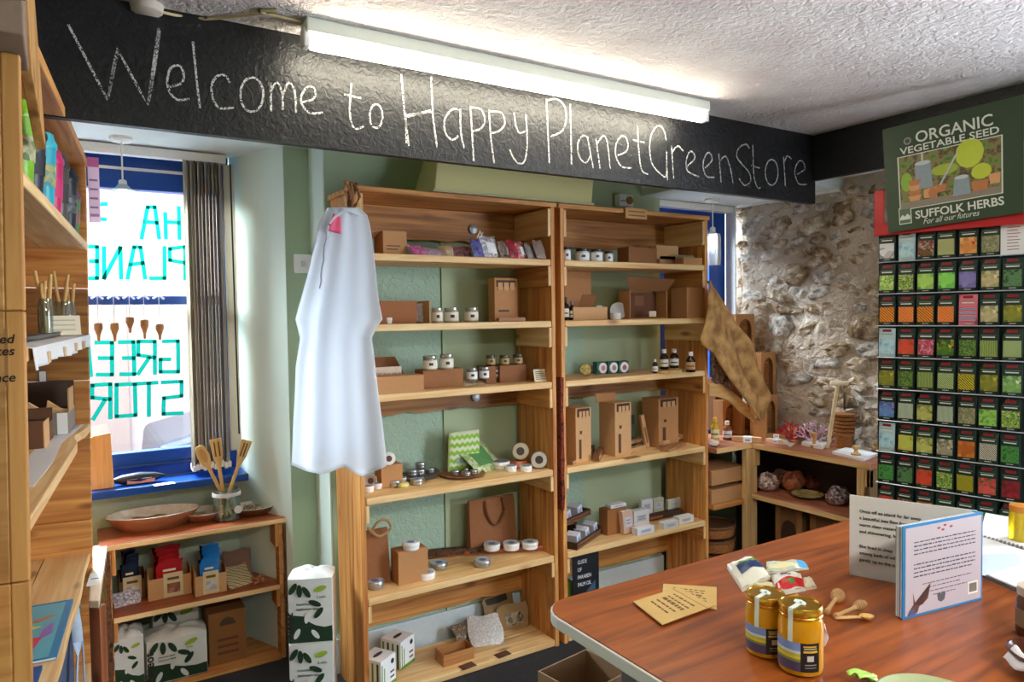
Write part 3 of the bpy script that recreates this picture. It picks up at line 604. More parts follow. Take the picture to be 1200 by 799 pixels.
# plank leaning by window
q = aY(117, 575, ws-0.13); t = thing('leaning_plank', 'pale plank standing on the blue sill beside the tall shelf unit', 'plank', (q.x, ws-0.13, 0.866))
MB().prism([(-0.045, 0), (0.055, 0.0), (0.048, 0.245), (-0.02, 0.235), (-0.05, 0.20)], -0.010, 0.010).build('plank_board', wood('e4b77c', 'c58b4c', 'Z', knots=False), t, bevel=0.003)
# ---- corner shelves beside the stone wall
RZ = 0.85
t = thing('corner_shelf_unit', 'low plank corner shelf in front of the rubble stone wall', 'shelf unit', (3.27, 1.985, 0)); 
RL = 2.69-1.985
plank(t, RUST.copy() if False else wood('b87a5c', '97583e', 'Y', knots=False, rough=0.45), 0.0, 0.19, 0, RL+0.42, RZ-0.03, RZ, 'top_board'); plank(t, wood('b87a5c', '97583e', 'Y', knots=False, rough=0.45), 0.192, 0.36, 0, RL+0.42, RZ-0.03, RZ-0.001, 'top_board')
MB().box(-0.003, 0.0, 0, RL, RZ-0.028, RZ-0.002).build('front_edge', LY_, t)
plank(t, wood('b87a5c', '97583e', 'X', knots=False, rough=0.45), -0.29, -0.001, RL, RL+0.42, RZ-0.03, RZ, 'top_board'); MB().box(-0.29, -0.001, RL-0.003, RL, RZ-0.028, RZ-0.002).build('front_edge', LX_, t)
plank(t, wood('b87a5c', '97583e', 'Y', knots=False, rough=0.45), 0.0, 0.34, 0.03, RL+0.02, 0.53, 0.56, 'shelf_board'); MB().box(-0.003, 0.0, 0.0, RL, 0.532, 0.558).build('front_edge', LY_, t)
plank(t, PX_, -0.29, -0.02, RL+0.02, RL+0.40, 0.03, 0.055, 'shelf_board')
plank(t, PX_, -0.29, -0.02, RL+0.02, RL+0.40, 0.50, 0.53, 'shelf_board')
for x0, x1, y0, y1, z1 in ((-0.045, -0.003, RL-0.0, RL+0.035, RZ-0.031), (0.0, 0.045, RL+0.0, RL+0.035, RZ-0.031), (0.0, 0.04, 0.03, 0.07, RZ-0.031), (0.30, 0.34, 0.03, 0.07, RZ-0.031)):
    plank(t, LZ_, x0, x1, y0, y1, 0.56 if False else 0, z1, 'post')
plank(t, LZ_, 0.0, 0.030, -0.0, 0.028, RZ-0.12, RZ-0.031, 'bracket_block'); plank(t, LZ_, 0.002, 0.045, RL-0.02, RL-0.002, RZ-0.13, RZ-0.031, 'bracket_block')
plank(t, wood('9a7a52', '6a4c2c', 'Z'), 0.0, 0.34, 0.0, 0.018, 0.0, RZ-0.031, 'end_board')
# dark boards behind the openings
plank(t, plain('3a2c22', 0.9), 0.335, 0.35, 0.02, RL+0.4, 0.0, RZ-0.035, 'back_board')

# ---- shop table in the foreground
TZ = 1.0
def rrect(x0, x1, y0, y1, r, n=6):
    out = []
    for cx, cy, a in ((x1-r, y1-r, 0), (x0+r, y1-r, PI/2), (x0+r, y0+r, PI), (x1-r, y0+r, 3*PI/2)):
        for k in range(n+1): out.append((cx+r*math.cos(a+PI/2*k/n), cy+r*math.sin(a+PI/2*k/n)))
    return out
t = thing('shop_table', 'large wood-topped shop table with a white rounded edge', 'table', (1.50, 0.75, 0)); tx0, tx1, ty0, ty1 = 0.795-1.5, 2.225-1.5, 0.28-0.75, 1.20-0.75
mt, nt, b, N, L = nodemat('table_veneer')
tc = N('ShaderNodeTexCoord'); mp = N('ShaderNodeMapping'); mp.inputs['Scale'].default_value = (2.2, 26, 4); L(tc.outputs['Object'], mp.inputs[0])
nz = N('ShaderNodeTexNoise'); nz.inputs['Scale'].default_value = 1.5; nz.inputs['Detail'].default_value = 8; nz.inputs['Distortion'].default_value = 0.6; L(mp.outputs[0], nz.inputs['Vector'])
cr = N('ShaderNodeValToRGB'); es = cr.color_ramp.elements; es[0].position = 0.34; es[0].color = lin('713517'); es[1].position = 0.66; es[1].color = lin('a65720'); L(nz.outputs['Fac'], cr.inputs[0]); L(cr.outputs[0], b.inputs['Base Color'])
b.inputs['Roughness'].default_value = 0.33; bp = N('ShaderNodeBump'); bp.inputs['Strength'].default_value = 0.06; bp.inputs['Distance'].default_value = 0.002; L(nz.outputs['Fac'], bp.inputs['Height']); L(bp.outputs['Normal'], b.inputs['Normal'])
MB().flat(rrect(tx0+0.004, tx1-0.004, ty0+0.004, ty1-0.004, 0.066), TZ-0.02, TZ).build('table_top', mt, t)
MB().flat(rrect(tx0, tx1, ty0, ty1, 0.07), TZ-0.026, TZ-0.0025).build('edge_band', plain('d9d6d0', 0.4, var=0.03), t, smooth=False, bevel=0.002)
MB().box(tx0+0.12, tx1-0.12, ty0+0.12, ty1-0.10, TZ-0.12, TZ-0.027).build('apron', plain('c9c4ba', 0.6), t)
for x in (tx0+0.13, tx1-0.17):
    for y in (ty0+0.12, ty1-0.15): MB().box(x, x+0.04, y, y+0.04, 0, TZ-0.027).build('leg', GREYM, t, bevel=0.003)

# ================================================================ seed rack
Q = aZ(1031, 440, 1.3026) if False else Vector((3.0972, 1.8359, 0)); RR = math.atan2(-0.97906, 0.20356)
rk = thing('seed_rack', 'tall wire rack filled with vegetable seed packets beside the stone wall', 'rack', (Q.x, Q.y, 0), RR)
RED = plain('c0141c', 0.4, var=0.04); DG = plain('10231d', 0.6); WIRE = plain('c9ced8', 0.3, 0.5)
for x in (-0.008, 0.555): MB().box(x, x+0.018, 0.0, 0.02, 0, 2.14).build('upright', RED if False else DG, rk, bevel=0.002)
MB().box(-0.012, 0.028, -0.045, -0.033, 1.972, 2.13).build('header_frame', RED, rk, bevel=0.002); MB().box(0.537, 0.575, -0.045, -0.033, 1.985, 2.20).build('header_frame', RED, rk, bevel=0.002)
MB().box(-0.012, 0.575, -0.045, -0.033, 1.93, 1.985).build('header_frame', RED, rk, bevel=0.002); MB().box(-0.012, 0.0, -0.033, 0.0, 1.95, 2.0).build('header_bracket', RED, rk)
MB().box(0.0, 0.565, 0.002, 0.012, 0.30, 1.95).build('backing_board', plain('1b2b2a', 0.8), rk)
MB().box(-0.05, 0.62, -0.15, 0.2, 0.0, 0.03).build('rack_base', DG, rk, bevel=0.004)
rowz = [1.808-0.1415*k for k in range(10)]
for k, z in enumerate(rowz):
    MB().tube([(-0.004, -0.028, z+0.004), (0.575, -0.028, z+0.004)], 0.0025, 6).build('wire_rail', WIRE, rk)
    MB().tube([(-0.004, -0.028, z+0.004), (-0.004, 0.005, z+0.004)], 0.002, 6).build('wire_side', WIRE, rk)
for x, z0 in ((0.165, rowz[7]), (0.49, rowz[5]-0.0), (0.458, rowz[0])): MB().box(x-0.0035, x+0.0035, -0.012, -0.010, z0, z0+0.135).build('price_channel', plain('9db4e8', 0.4), rk)
PT = {   # picture print: colours, cell size, kind, words
 'carrot': (['f08a18', 'f6a030', 'e87a14', '3c4a14'], 34, 'd', 'orange carrots'), 'carrot2': (['f47a20', 'c9480c', 'f8a850'], 34, 'd', 'bright orange carrot roots'),
 'bean': (['7fae35', '4f7f22', 'c9d97a', '2c4a18'], 70, 'voronoi', 'green beans'), 'broad': (['5f9a30', '9cc653', 'd3e39a'], 55, 'voronoi', 'broad beans'),
 'cabb': (['7cc23a', 'b4e06a', '2f6a1c'], 22, 'voronoi', 'a green cabbage head'), 'sprout': (['58b53a', '8fe060', '1c5a22'], 20, 'voronoi', 'bright green sprouts'), 'redcab': (['6b5fa8', '8c84c4', '36305f'], 20, 'voronoi', 'a purple cabbage'),
 'caul': (['e6dcb4', 'c9b987', '4a6a2a'], 28, 'voronoi', 'a pale cauliflower'), 'kale': (['3c6b3a', '5f8a55', '1c3a24'], 60, 'noise', 'dark curly kale'), 'beet': (['6e1c22', '9c3a34', '3c5a22', 'c9b0a0'], 40, 'voronoi', 'dark red beetroots'),
 'pars': (['d9cda0', 'b4c46a', '58702c'], 45, 'd', 'pale parsnips'), 'onion': (['b4441c', 'd98a3c', 'e9c48a'], 28, 'voronoi', 'brown onions'), 'lentil': (['9c8c6a', '6a7a4a', 'b9ad8c'], 80, 'voronoi', 'mottled sprouting seeds'),
 'tom': (['c92a1c', 'e04a30', '2f5a22'], 26, 'voronoi', 'red tomatoes'), 'radish': (['c9506c', 'b03050', 'e9a8b4'], 70, 'voronoi', 'pink radishes'), 'pep': (['e0c22a', '4a7a20', '1e2a12'], 30, 'voronoi', 'yellow peppers'),
 'pea': (['5d8a2c', '2f4a1a', '86a84a'], 90, 'voronoi', 'small green peas'), 'courg': (['2f6a34', '5f9a4c', 'c9c46a'], 45, 'x', 'dark green courgettes'), 'cuc': (['3a7a3c', '8ab46a', 'd4d09a'], 50, 'd', 'green cucumbers'), 'ycourg': (['d9c62a', 'a8a41c', '2a3a1a'], 40, 'd', 'yellow courgettes'),
 'squash': (['c9b83a', '8a8c2a', '4a4a1c'], 25, 'voronoi', 'a yellow squash'), 'fennel': (['dfe8c4', '7fae5c', '3c6a34'], 28, 'voronoi', 'white fennel bulbs'), 'leek': (['dfe6d4', '9cb88a', '3c5a3a'], 55, 'x', 'white leek stems'),
 'herb': (['2f6a30', '4f9a44', '163a1c'], 70, 'noise', 'dark green herb leaves'), 'lett': (['5fa83c', '9cd05c', '2c6a28'], 34, 'noise', 'green lettuce'), 'pump': (['d9781c', 'b85a14', 'e8a04a'], 22, 'voronoi', 'orange pumpkins'), 'flow': (['9c5fae', '5f8ac4', '3a3a6a'], 30, 'voronoi', 'purple and blue flowers'),
 'garl': (['d9cfb4', 'a89c84', '5a6a3c'], 34, 'voronoi', 'pale garlic bulbs'), 'spring': (['e4e8d8', 'b06a8a', '4f7a3c'], 50, 'd', 'spring onions'), 'straw': (['c4242c', 'e05a50', '2c5a24'], 34, 'voronoi', 'red strawberries'), 'chil': (['b0202c', '8a1420', '4a2020'], 40, 'noise', 'deep red chillies'), 'mel': (['8fae2c', 'c4d05a', 'd98a4a'], 24, 'voronoi', 'a yellow green melon'), 'arti': (['8a9a3c', 'c4c46a', '3c4a1c'], 30, 'voronoi', 'a green artichoke'),
 'blue': (['7fc4d9', 'c4e4ee', '5a94b4'], 20, 'noise', 'a pale blue print'), 'aub': (['22202c', 'e6e8ea', '3a3844'], 14, 'voronoi', 'a dark aubergine on white'), 'pinkb': (['e0506a', 'f09aa8', '4aa8c4'], 14, 'z', 'a pink and blue stripe')}
GRID = [['aub', 'blue2', 'beet', 'pars', 'onion', 'lentil', 'list'],
 ['broad', 'bean', 'cabb', 'sprout', 'redcab', 'caul', 'kale'], ['carrot', 'carrot2', 'carrot', 'carrot2', 'pinkb', 'caul', 'squash'],
 ['blue', 'tom', 'radish', 'pep', 'pea', 'courg', 'cuc'], ['squash', 'pea', 'courg', 'cuc', 'ycourg', 'squash', 'fennel'],
 ['flow', 'leek', 'arti', 'leek', 'lentil', 'lett', 'bean'], ['blue', 'mel', 'arti', 'garl', 'pump', 'spring', 'herb'],
 ['herb', 'kale', 'tom', 'bean', 'ycourg', 'straw', 'chil'], ['tom', 'beet', 'pump', 'pea', 'lett', 'herb', 'kale'], ['lett', 'herb', 'cabb', 'pea', 'kale', 'tom', 'bean']]
ORD = ['top', 'second', 'third', 'fourth', 'fifth', 'sixth', 'seventh', 'eighth', 'ninth', 'tenth']
CO = ['first', 'second', 'third', 'fourth', 'fifth', 'sixth', 'last']
PK = [plain('15302a', 0.45, var=0.15), plain('1c3626', 0.45, var=0.15), plain('122722', 0.4, var=0.15)]; TITLE = plain('dfe4d8', 0.5, var=0.03); TABR = plain('8e1420', 0.5)
uR = Vector((0.20356, -0.97906, 0)); nR = Vector((-0.97906, -0.20356, 0))
base = {}
def pack_meshes():
    b_ = MB(); b_.grid(lambda u, v: ((u-0.5)*0.068, -0.003-0.0025*math.sin(PI*u)*math.sin(PI*v)**0.5 if 0 < v < 1 else -0.003, v*0.128), 4, 4)
    b_.box(-0.034, 0.034, -0.003, 0.0, 0, 0.128); return b_
r = random.Random(21)
cols = [0.001+0.0775*k for k in range(7)]
for i, rw in enumerate(GRID):
    for j, kd in enumerate(rw):
        x = cols[j]+0.035+r.uniform(-0.002, 0.002); z = rowz[i]+0.0065; loc = Vector((Q.x, Q.y, z))+uR*x+nR*(0.004+0.010+r.uniform(0, 0.006))
        if kd == 'list':
            t = thing('price_list', 'white printed price list clipped at the right of the seed rack', 'list', loc, RR); MB().box(-0.04, 0.045, -0.002, 0, 0.0, 0.15).build('sheet', PAPER, t)
            for q in range(9): MB().box(-0.018, 0.022+0.006*math.sin(q*3), -0.0026, -0.002, 0.018+0.0125*q, 0.021+0.0125*q).build('printed_line', plain('a86a78', 0.6), t)
            continue
        pt = {'blue2': 'blue'}.get(kd, kd); cs, sc_, kk, wds = PT[pt]
        t = thing('seed_packet', 'seed packet showing %s, %s in the %s row of the rack' % (wds, CO[j], ORD[i]), 'seed packet', loc, (r.uniform(-0.05, 0.01), 0, RR+r.uniform(-0.10, 0.10)), 'vegetable seed packets in the wire rack')
        if 'env' not in base: base['env'] = [None]*3
        pm = r.randrange(3)
        if kd in ('blue', 'blue2', 'pinkb'): pm = 3
        if pm == 3: e = pack_meshes().build('envelope', plain('b9d4de' if kd != 'pinkb' else 'e07a88', 0.4), t)
        elif base['env'][pm] is None: e = pack_meshes().build('envelope', PK[pm], t); base['env'][pm] = e.data
        else: e = bpy.data.objects.new('envelope', base['env'][pm]); COL.objects.link(e); e.parent = t
        MB().box(-0.030, 0.030, -0.0078, -0.0062, 0.014, 0.080).build('picture', multi(cs, sc_*(2.6 if kk == 'voronoi' else 1.3 if kk == 'noise' else 1.5), kk, 0.45), t)
        for nm, m_, x0, x1, z0, z1 in (('title_strip', TITLE, -0.022, 0.022, 0.091, 0.0955), ('title_strip', plain('7f8c82', 0.5), -0.026, 0.026, 0.100, 0.102), ('red_tab', TABR, -0.018, 0.018, 0.112, 0.123), ('name_strip', TITLE, -0.012, 0.012, 0.0065, 0.0085)):
            key = nm+str(z0)
            if key not in base: o = MB().box(x0, x1, -0.0072, -0.0056, z0, z1).build(nm, m_, t); base[key] = o.data
            else: o = bpy.data.objects.new(nm, base[key]); COL.objects.link(o); o.parent = t
# header sign
cs4 = []
def onrack(x, y, off=0.06):
    d = ray(x, y); O = Vector((Q.x, Q.y, 0))+nR*off; tt = (O-CAM).dot(nR)/d.dot(nR); return CAM+d*tt
c4 = [onrack(1041, 273), onrack(1196, 249), onrack(1196, 111), onrack(1034, 152)]
sg = thing('header_sign', 'green printed vegetable seed sign standing above the seed rack', 'sign', c4[0], RR)
def rl(p): v = Vector(p)-c4[0]; return Vector((v.dot(uR), -v.dot(nR), v.z))
LQ = [rl(p) for p in c4]; LQ[1].x += 0.01; LQ[2].x += 0.01
def sgp(u, v, off=0.0):        # bilinear on the sign face, u right, v up
    a = LQ[0].lerp(LQ[1], u); b_ = LQ[3].lerp(LQ[2], u); p = a.lerp(b_, v); return Vector((p.x, p.y-off, p.z))
def sq(name, pts, m, off, th=0.0008):
    P = [sgp(u, v, off) for u, v in pts]; n = len(P); mb = MB()
    mb.add([tuple(p) for p in P]+[(p.x, p.y+th, p.z) for p in P], [tuple(range(n)), tuple(range(n, 2*n))[::-1]]+[(i, i+n, (i+1) % n+n, (i+1) % n) for i in range(n)])
    return mb.build(name, m, sg)
def R4(u0, u1, v0, v1): return [(u0, v0), (u1, v0), (u1, v1), (u0, v1)]
sq('sign_board', R4(0, 1, 0, 1), plain('2c4226', 0.45, var=0.06), 0.0, 0.006)
sq('photo_border', R4(0.105, 0.865, 0.192, 0.70), TITLE, 0.001)
sq('printed_photo', R4(0.115, 0.855, 0.200, 0.692), multi(['3c5a22', '6a8a34', '8a7a4a', '4a3420', '7a9a3c'], 26, 'noise', 0.45), 0.002)
sq('printed_ground', R4(0.115, 0.855, 0.200, 0.26), plain('8f8474', 0.5), 0.003)
def circ(cu, cv, ru, rv, n=14, a=0, b_=2*PI): return [(cu+ru*math.cos(a+(b_-a)*k/n), cv+rv*math.sin(a+(b_-a)*k/n)) for k in range(n)]
TER = plain('c07a48', 0.5); TERL = plain('dca06c', 0.5); ZN = plain('8fa0a8', 0.4); ZNL = plain('c4ccd0', 0.4); YG = plain('c4d23c', 0.5)
sq('printed_foliage', circ(0.64, 0.60, 0.10, 0.13), YG, 0.003); sq('printed_foliage', circ(0.72, 0.42, 0.07, 0.07), YG, 0.003); sq('printed_foliage', circ(0.17, 0.45, 0.045, 0.09), plain('8fb83a', 0.5), 0.003); sq('printed_foliage', circ(0.46, 0.50, 0.10, 0.05), plain('a8b83a', 0.5), 0.003)
sq('printed_bucket', [(0.24, 0.36), (0.37, 0.36), (0.36, 0.60), (0.24, 0.60)], ZN, 0.004); sq('printed_bucket', circ(0.30, 0.60, 0.06, 0.02), ZNL, 0.0045); sq('printed_handle', R4(0.29, 0.305, 0.60, 0.70), ZNL, 0.0045)
sq('printed_bucket', [(0.515, 0.24), (0.645, 0.24), (0.63, 0.40), (0.53, 0.40)], ZN, 0.004); sq('printed_bucket', circ(0.58, 0.40, 0.05, 0.018), ZNL, 0.0045)
for k in range(4): sq('printed_pot', [(0.195+0.004*k, 0.26+0.048*k), (0.265-0.004*k, 0.26+0.048*k), (0.285, 0.31+0.048*k), (0.18, 0.31+0.048*k)], TER if k % 2 else TERL, 0.005+0.0002*k)
sq('printed_pot', [(0.30, 0.27), (0.40, 0.26), (0.40, 0.36), (0.30, 0.35)], TERL, 0.005); sq('printed_pot', circ(0.37, 0.305, 0.035, 0.05), TER, 0.0055)
sq('printed_pot', [(0.40, 0.30), (0.46, 0.30), (0.475, 0.37), (0.39, 0.37)], TER, 0.005); sq('printed_pot', [(0.66, 0.25), (0.76, 0.25), (0.77, 0.34), (0.65, 0.34)], TER, 0.005); sq('printed_pot', [(0.78, 0.29), (0.845, 0.29), (0.85, 0.38), (0.77, 0.38)], TERL, 0.005)
sq('printed_tool', [(0.42, 0.37), (0.55, 0.63), (0.56, 0.62), (0.43, 0.36)], ZNL, 0.0052)
wS = LQ[1].x-LQ[0].x; ang = math.atan2((LQ[1]-LQ[0]).z, (LQ[1]-LQ[0]).x); ang2 = math.atan2((LQ[2]-LQ[3]).z, (LQ[2]-LQ[3]).x)
def sgt(s, u, v, size, wu, m=TITLE, bold=0.0, shear=0):
    p = sgp(u, v, 0.003); o = text(s, size, m, sg, p, (PI/2, -(ang2*v+ang*(1-v)), 0), 'sign_lettering', 0.0003, bold, 'CENTER', 1.0, 1.0, shear)
    w_ = max(q.co.x for q in o.data.vertices)-min(q.co.x for q in o.data.vertices); k = wu*wS/w_
    for q in o.data.vertices: q.co.x *= k
    return o
sgt('ORGANIC', 0.53, 0.80, 0.066, 0.57, bold=0.0008); sgt('VEGETABLE SEED', 0.49, 0.717, 0.041, 0.74, bold=0.0006); sgt('SUFFOLK HERBS', 0.55, 0.093, 0.047, 0.65, bold=0.001); sgt('For all our futures', 0.49, 0.032, 0.034, 0.42, shear=0.4)
sq('emblem_border', R4(0.095, 0.195, 0.06, 0.215), TITLE, 0.001); sq('emblem_panel', R4(0.102, 0.188, 0.068, 0.207), plain('5a6f5a', 0.5), 0.002); sq('emblem_wave', [(0.105, 0.12), (0.125, 0.15), (0.145, 0.13), (0.165, 0.155), (0.185, 0.13), (0.185, 0.10), (0.105, 0.10)], TITLE, 0.003)
sq('emblem_ring', circ(0.19, 0.835, 0.03, 0.035), plain('8a8f84', 0.5), 0.001); sq('emblem_ring', circ(0.19, 0.835, 0.018, 0.021), plain('3c4a38', 0.5), 0.002)
# ================================================================ goods
TINM = plain('b9bcc0', 0.3, 0.85, var=0.06); LAB = plain('e9e4d6', 0.6, var=0.04); LABW = plain('f1f2f4', 0.5, var=0.03); KRAFT = plain('c49a6c', 0.8); BRN = plain('4a3022', 0.6)
def ring(mb, r, z0, z1, a0, a1, n=10, th=0.0006):
    for rr in (r+th,):
        vs = []; fs = []
        for k in range(n+1):
            a = a0+(a1-a0)*k/n
            for q, z in ((r-0.001, z0), (rr, z0), (rr, z1), (r-0.001, z1)): vs.append((q*math.cos(a), q*math.sin(a), z))
        for k in range(n):
            for i in range(4): j = (i+1) % 4; fs.append((4*k+i, 4*k+4+i, 4*k+4+j, 4*k+j))
        mb.add(vs, fs)
    return mb
def facecam(p): return math.atan2(CAM.y-p[1], CAM.x-p[0])       # heading from p to the camera
def stand(xc, yb, z, r_px, Y=None):
    """centre of a round thing whose near foot shows at pixel (xc, yb) on height z"""
    if Y is None and abs(z-1.6) < 0.12: Y = 2.86
    if Y is not None: p = aY(xc, yb, Y); p.z = z; rr = r_px*mpp(p); return p, rr, mpp(p)
    p = aZ(xc, yb, z); rr = r_px*mpp(p); d = Vector((p.x, p.y, 0)).normalized(); c = p+d*rr; return Vector((c.x, c.y, z)), rr, mpp(c)
def clampY(c, rr, ymax=3.03, ymin=None):
    if c.y+rr > ymax: c.y = ymax-rr
    return c
def jar(name, label, xl, xr, yt, yb, z, body=LAB, lid=TINM, group=None, cat='jar', labm=None, dot=BRN, lidf=0.16, glass=False, zoff=0):
    c, rr, s = stand((xl+xr)/2, yb, z, (xr-xl)/2); clampY(c, rr); h = (yb-yt)*s-0.25*rr
    t = thing(name, label, cat, (c.x, c.y, z+0.0005), facecam(c), group); hb = h*(1-lidf)
    MB().lathe([(rr*0.86, 0), (rr*0.97, hb*0.08), (rr*0.97, hb*0.86), (rr*0.84, hb*0.95), (rr*0.84, hb)], 20).build('jar_body', body, t, smooth=True)
    ring(MB(), rr*0.97, hb*0.14, hb*0.82, -1.3, 1.3).build('jar_label', labm or LAB, t, smooth=True)
    if dot: ring(MB(), rr*0.985, hb*0.38, hb*0.62, -0.1, 0.45, 6).build('printed_emblem', dot, t)
    MB().lathe([(rr*0.90, hb-0.001), (rr*0.92, hb+0.001), (rr*0.92, h*0.98), (rr*0.86, h), (0, h)], 20).build('lid', lid, t, smooth=True)
    return t
def tin(name, label, xl, xr, yt, yb, z, body=TINM, top=LABW, group=None, deco=plain('6f8fb0', 0.5), cat='tin', side=None):
    """shallow screw tin lying flat; yt is the top of the far rim"""
    c, rr, s = stand((xl+xr)/2, yb, z, (xr-xl)/2); clampY(c, rr)
    el = abs((c.z-CAM.z)/c.length); h = max(0.008, ((yb-yt)*s-2*rr*abs(CAM.z-z)/(c-CAM).length)/0.97)
    h = min(h, rr*1.1)
    t = thing(name, label, cat, (c.x, c.y, z+0.0005), facecam(c), group)
    MB().lathe([(rr*0.90, 0), (rr*0.95, h*0.08), (rr*0.95, h*0.45), (rr*0.92, h*0.5)], 22).build('tin_base', side or body, t, smooth=True)
    MB().lathe([(rr*0.97, h*0.45), (rr, h*0.5), (rr, h*0.9), (rr*0.95, h), (rr*0.88, h*0.97), (0, h*0.97)], 22).build('lid', body, t, smooth=True)
    MB().lathe([(rr*0.84, h*0.97), (rr*0.84, h*0.97+0.0006), (0, h*0.97+0.0006)], 22).build('lid_label', top, t)
    if deco: MB().lathe([(rr*0.42, h*0.97+0.0006), (rr*0.42, h*0.97+0.0011), (0, h*0.97+0.0011)], 12, (rr*0.1, 0, 0)).build('printed_emblem', deco, t)
    return t
def disc(name, label, xl, xr, yt, yb, z, rim=TINM, face=LABW, deco=plain('5d4436', 0.6), group=None, tilt=0.15, cat='tin', th=0.016, turn=0.0, stand_y=None):
    """round tin or lid standing on its edge, face to the camera"""
    xc = (xl+xr)/2; p = aZ(xc, yb, z) if abs(z-1.6) > 0.12 else aY(xc, yb, 2.90); s = mpp(p); rr = (yb-yt)*s/2
    t = thing(name, label, cat, (p.x, min(p.y, 3.02), z+0.0005), (0, 0, facecam(p)+PI/2+turn), group)
    def R_(mb): mb.M = Matrix.Translation((0, th, 0)) @ Matrix.Rotation(-tilt, 4, 'X') @ Matrix.Translation((0, 0, rr+0.001)) @ Matrix.Rotation(PI/2, 4, 'X'); return mb
    sx = min(1.0, (xr-xl)*s/2/rr)
    R_(MB()).lathe([(0, 0), (rr*0.96, 0), (rr, th*0.15), (rr, th*0.9), (rr*0.94, th), (rr*0.88, th*0.97)], 26).build('tin_body', rim, t, smooth=True)
    R_(MB()).lathe([(rr*0.90, th*0.96), (rr*0.90, th+0.0004), (0, th+0.0004)], 24).build('face_label', face, t)
    if deco: R_(MB()).lathe([(rr*0.48, th+0.0004), (rr*0.48, th+0.001), (0, th+0.001)], 18).build('printed_emblem', deco, t)
    return t
def xz(xl, xr, yt, yb, z, Y=None):
    if Y is None and abs(z-1.6) < 0.12: Y = 2.84
    Y0 = Y if Y is not None else aZ((xl+xr)/2, yb, z).y
    a, b_ = aY(xl, yb, Y0), aY(xr, yb, Y0); return a.x, b_.x, Y0, aY((xl+xr)/2, yt, Y0).z-z
def carton(name, label, xl, xr, yt, yb, z, dep=0.10, m=CARD, group=None, cat='box', rot=0, lines=0, open_=False, seam=True, ymax=3.03, emblem=None, Y=None):
    x0, x1, Y0, h = xz(xl, xr, yt, yb, z, Y); ymax = 3.62 if xr < 330 else ymax; Y0 = min(Y0, ymax-0.02); dep = min(dep, ymax-Y0); W = abs(x1-x0)
    t = thing(name, label, cat, ((x0+x1)/2, Y0, z+0.0005), rot, group); h = max(h, 0.01)
    if open_:
        e = 0.003; mb = MB(); mb.box(-W/2, W/2, 0, e, 0, h); mb.box(-W/2, W/2, dep-e, dep, 0, h); mb.box(-W/2, -W/2+e, e, dep-e, 0, h); mb.box(W/2-e, W/2, e, dep-e, 0, h); mb.box(-W/2+e, W/2-e, e, dep-e, 0, e)
        mb.build('tray', m, t)
    else:
        MB().box(-W/2, W/2, 0, dep, 0, h).build('carton_body', m, t, bevel=0.0015)
        MB().box(-W/2+0.002, W/2-0.002, 0.003, dep/2-0.0008, h, h+0.0012).build('top_flap', m, t); MB().box(-W/2+0.002, W/2-0.002, dep/2+0.0008, dep-0.003, h, h+0.0012).build('top_flap', m, t)
    for k in range(lines): MB().box(-W*0.34, W*(0.12+0.2*((k*37) % 3)/2), -0.0005, 0, h*0.22+h*0.14*k, h*0.22+h*0.14*k+h*0.045).build('printed_line', BRN, t)
    if emblem: MB().box(-W*0.28, W*0.28, -0.0006, 0, h*0.25, h*0.8).build('paper_label', emblem, t)
    return t, W, dep, h
def pouch(name, label, xl, xr, yt, yb, z, m, group=None, cat='packet', lean=0.25, rot=0, card=None, dep=0.022, ymax=3.02, parts=None, Y=None):
    x0, x1, Y0, h = xz(xl, xr, yt, yb, z, Y); W = abs(x1-x0); Y0 = min(Y0, ymax) if z > 0.7 or xl > 330 else Y0
    t = thing(name, label, cat, ((x0+x1)/2, Y0, z+0.001), (0, 0, rot), group); h /= max(0.3, math.cos(lean)); r_ = random.Random(int(xl*7+yb))
    a1, a2 = r_.uniform(0, 6), r_.uniform(0, 6)
    def f(sg_):
        def g(u, v):
            q = max(0, math.sin(PI*u))**0.6*max(0, math.sin(PI*min(v*1.02, 1)))**0.5
            wv = 0.05*W*math.sin(v*7+a1)*(0.5-u)*2; y = -sg_*q*dep/2+0.004*math.sin(u*13+a2)*math.sin(v*9+a1)*q
            return ((u-0.5)*W+wv*0.5, y+v*h*math.sin(lean)+dep/2, max(0, v*h*math.cos(lean)+(0.03*h*math.sin(u*8+a2) if v == 1 else 0)))
        return g
    mb = MB(); mb.grid(f(1), 8, 8); mb.grid(f(-1), 8, 8); mb.build('pouch_body', m, t, smooth=True)
    if card:
        mb = MB(); mb.grid(lambda u, v: tuple(Vector(f(1)(0.22+0.56*u, 0.2+0.5*v))+Vector((0, -0.0015, 0))), 4, 4); mb.build('pouch_label', card, t, solid=0.0008)
    for nm, mm, u0, u1, v0, v1 in (parts or []):
        mb = MB(); mb.grid(lambda u, v: tuple(Vector(f(1)(u0+(u1-u0)*u, v0+(v1-v0)*v))+Vector((0, -0.0022, 0))), 4, 3); mb.build(nm, mm, t, solid=0.0006)
    return t
L1, L2, L3, L4, L5, L6 = SHZ
G1 = plain('b0a58c', 0.35, var=0.05)
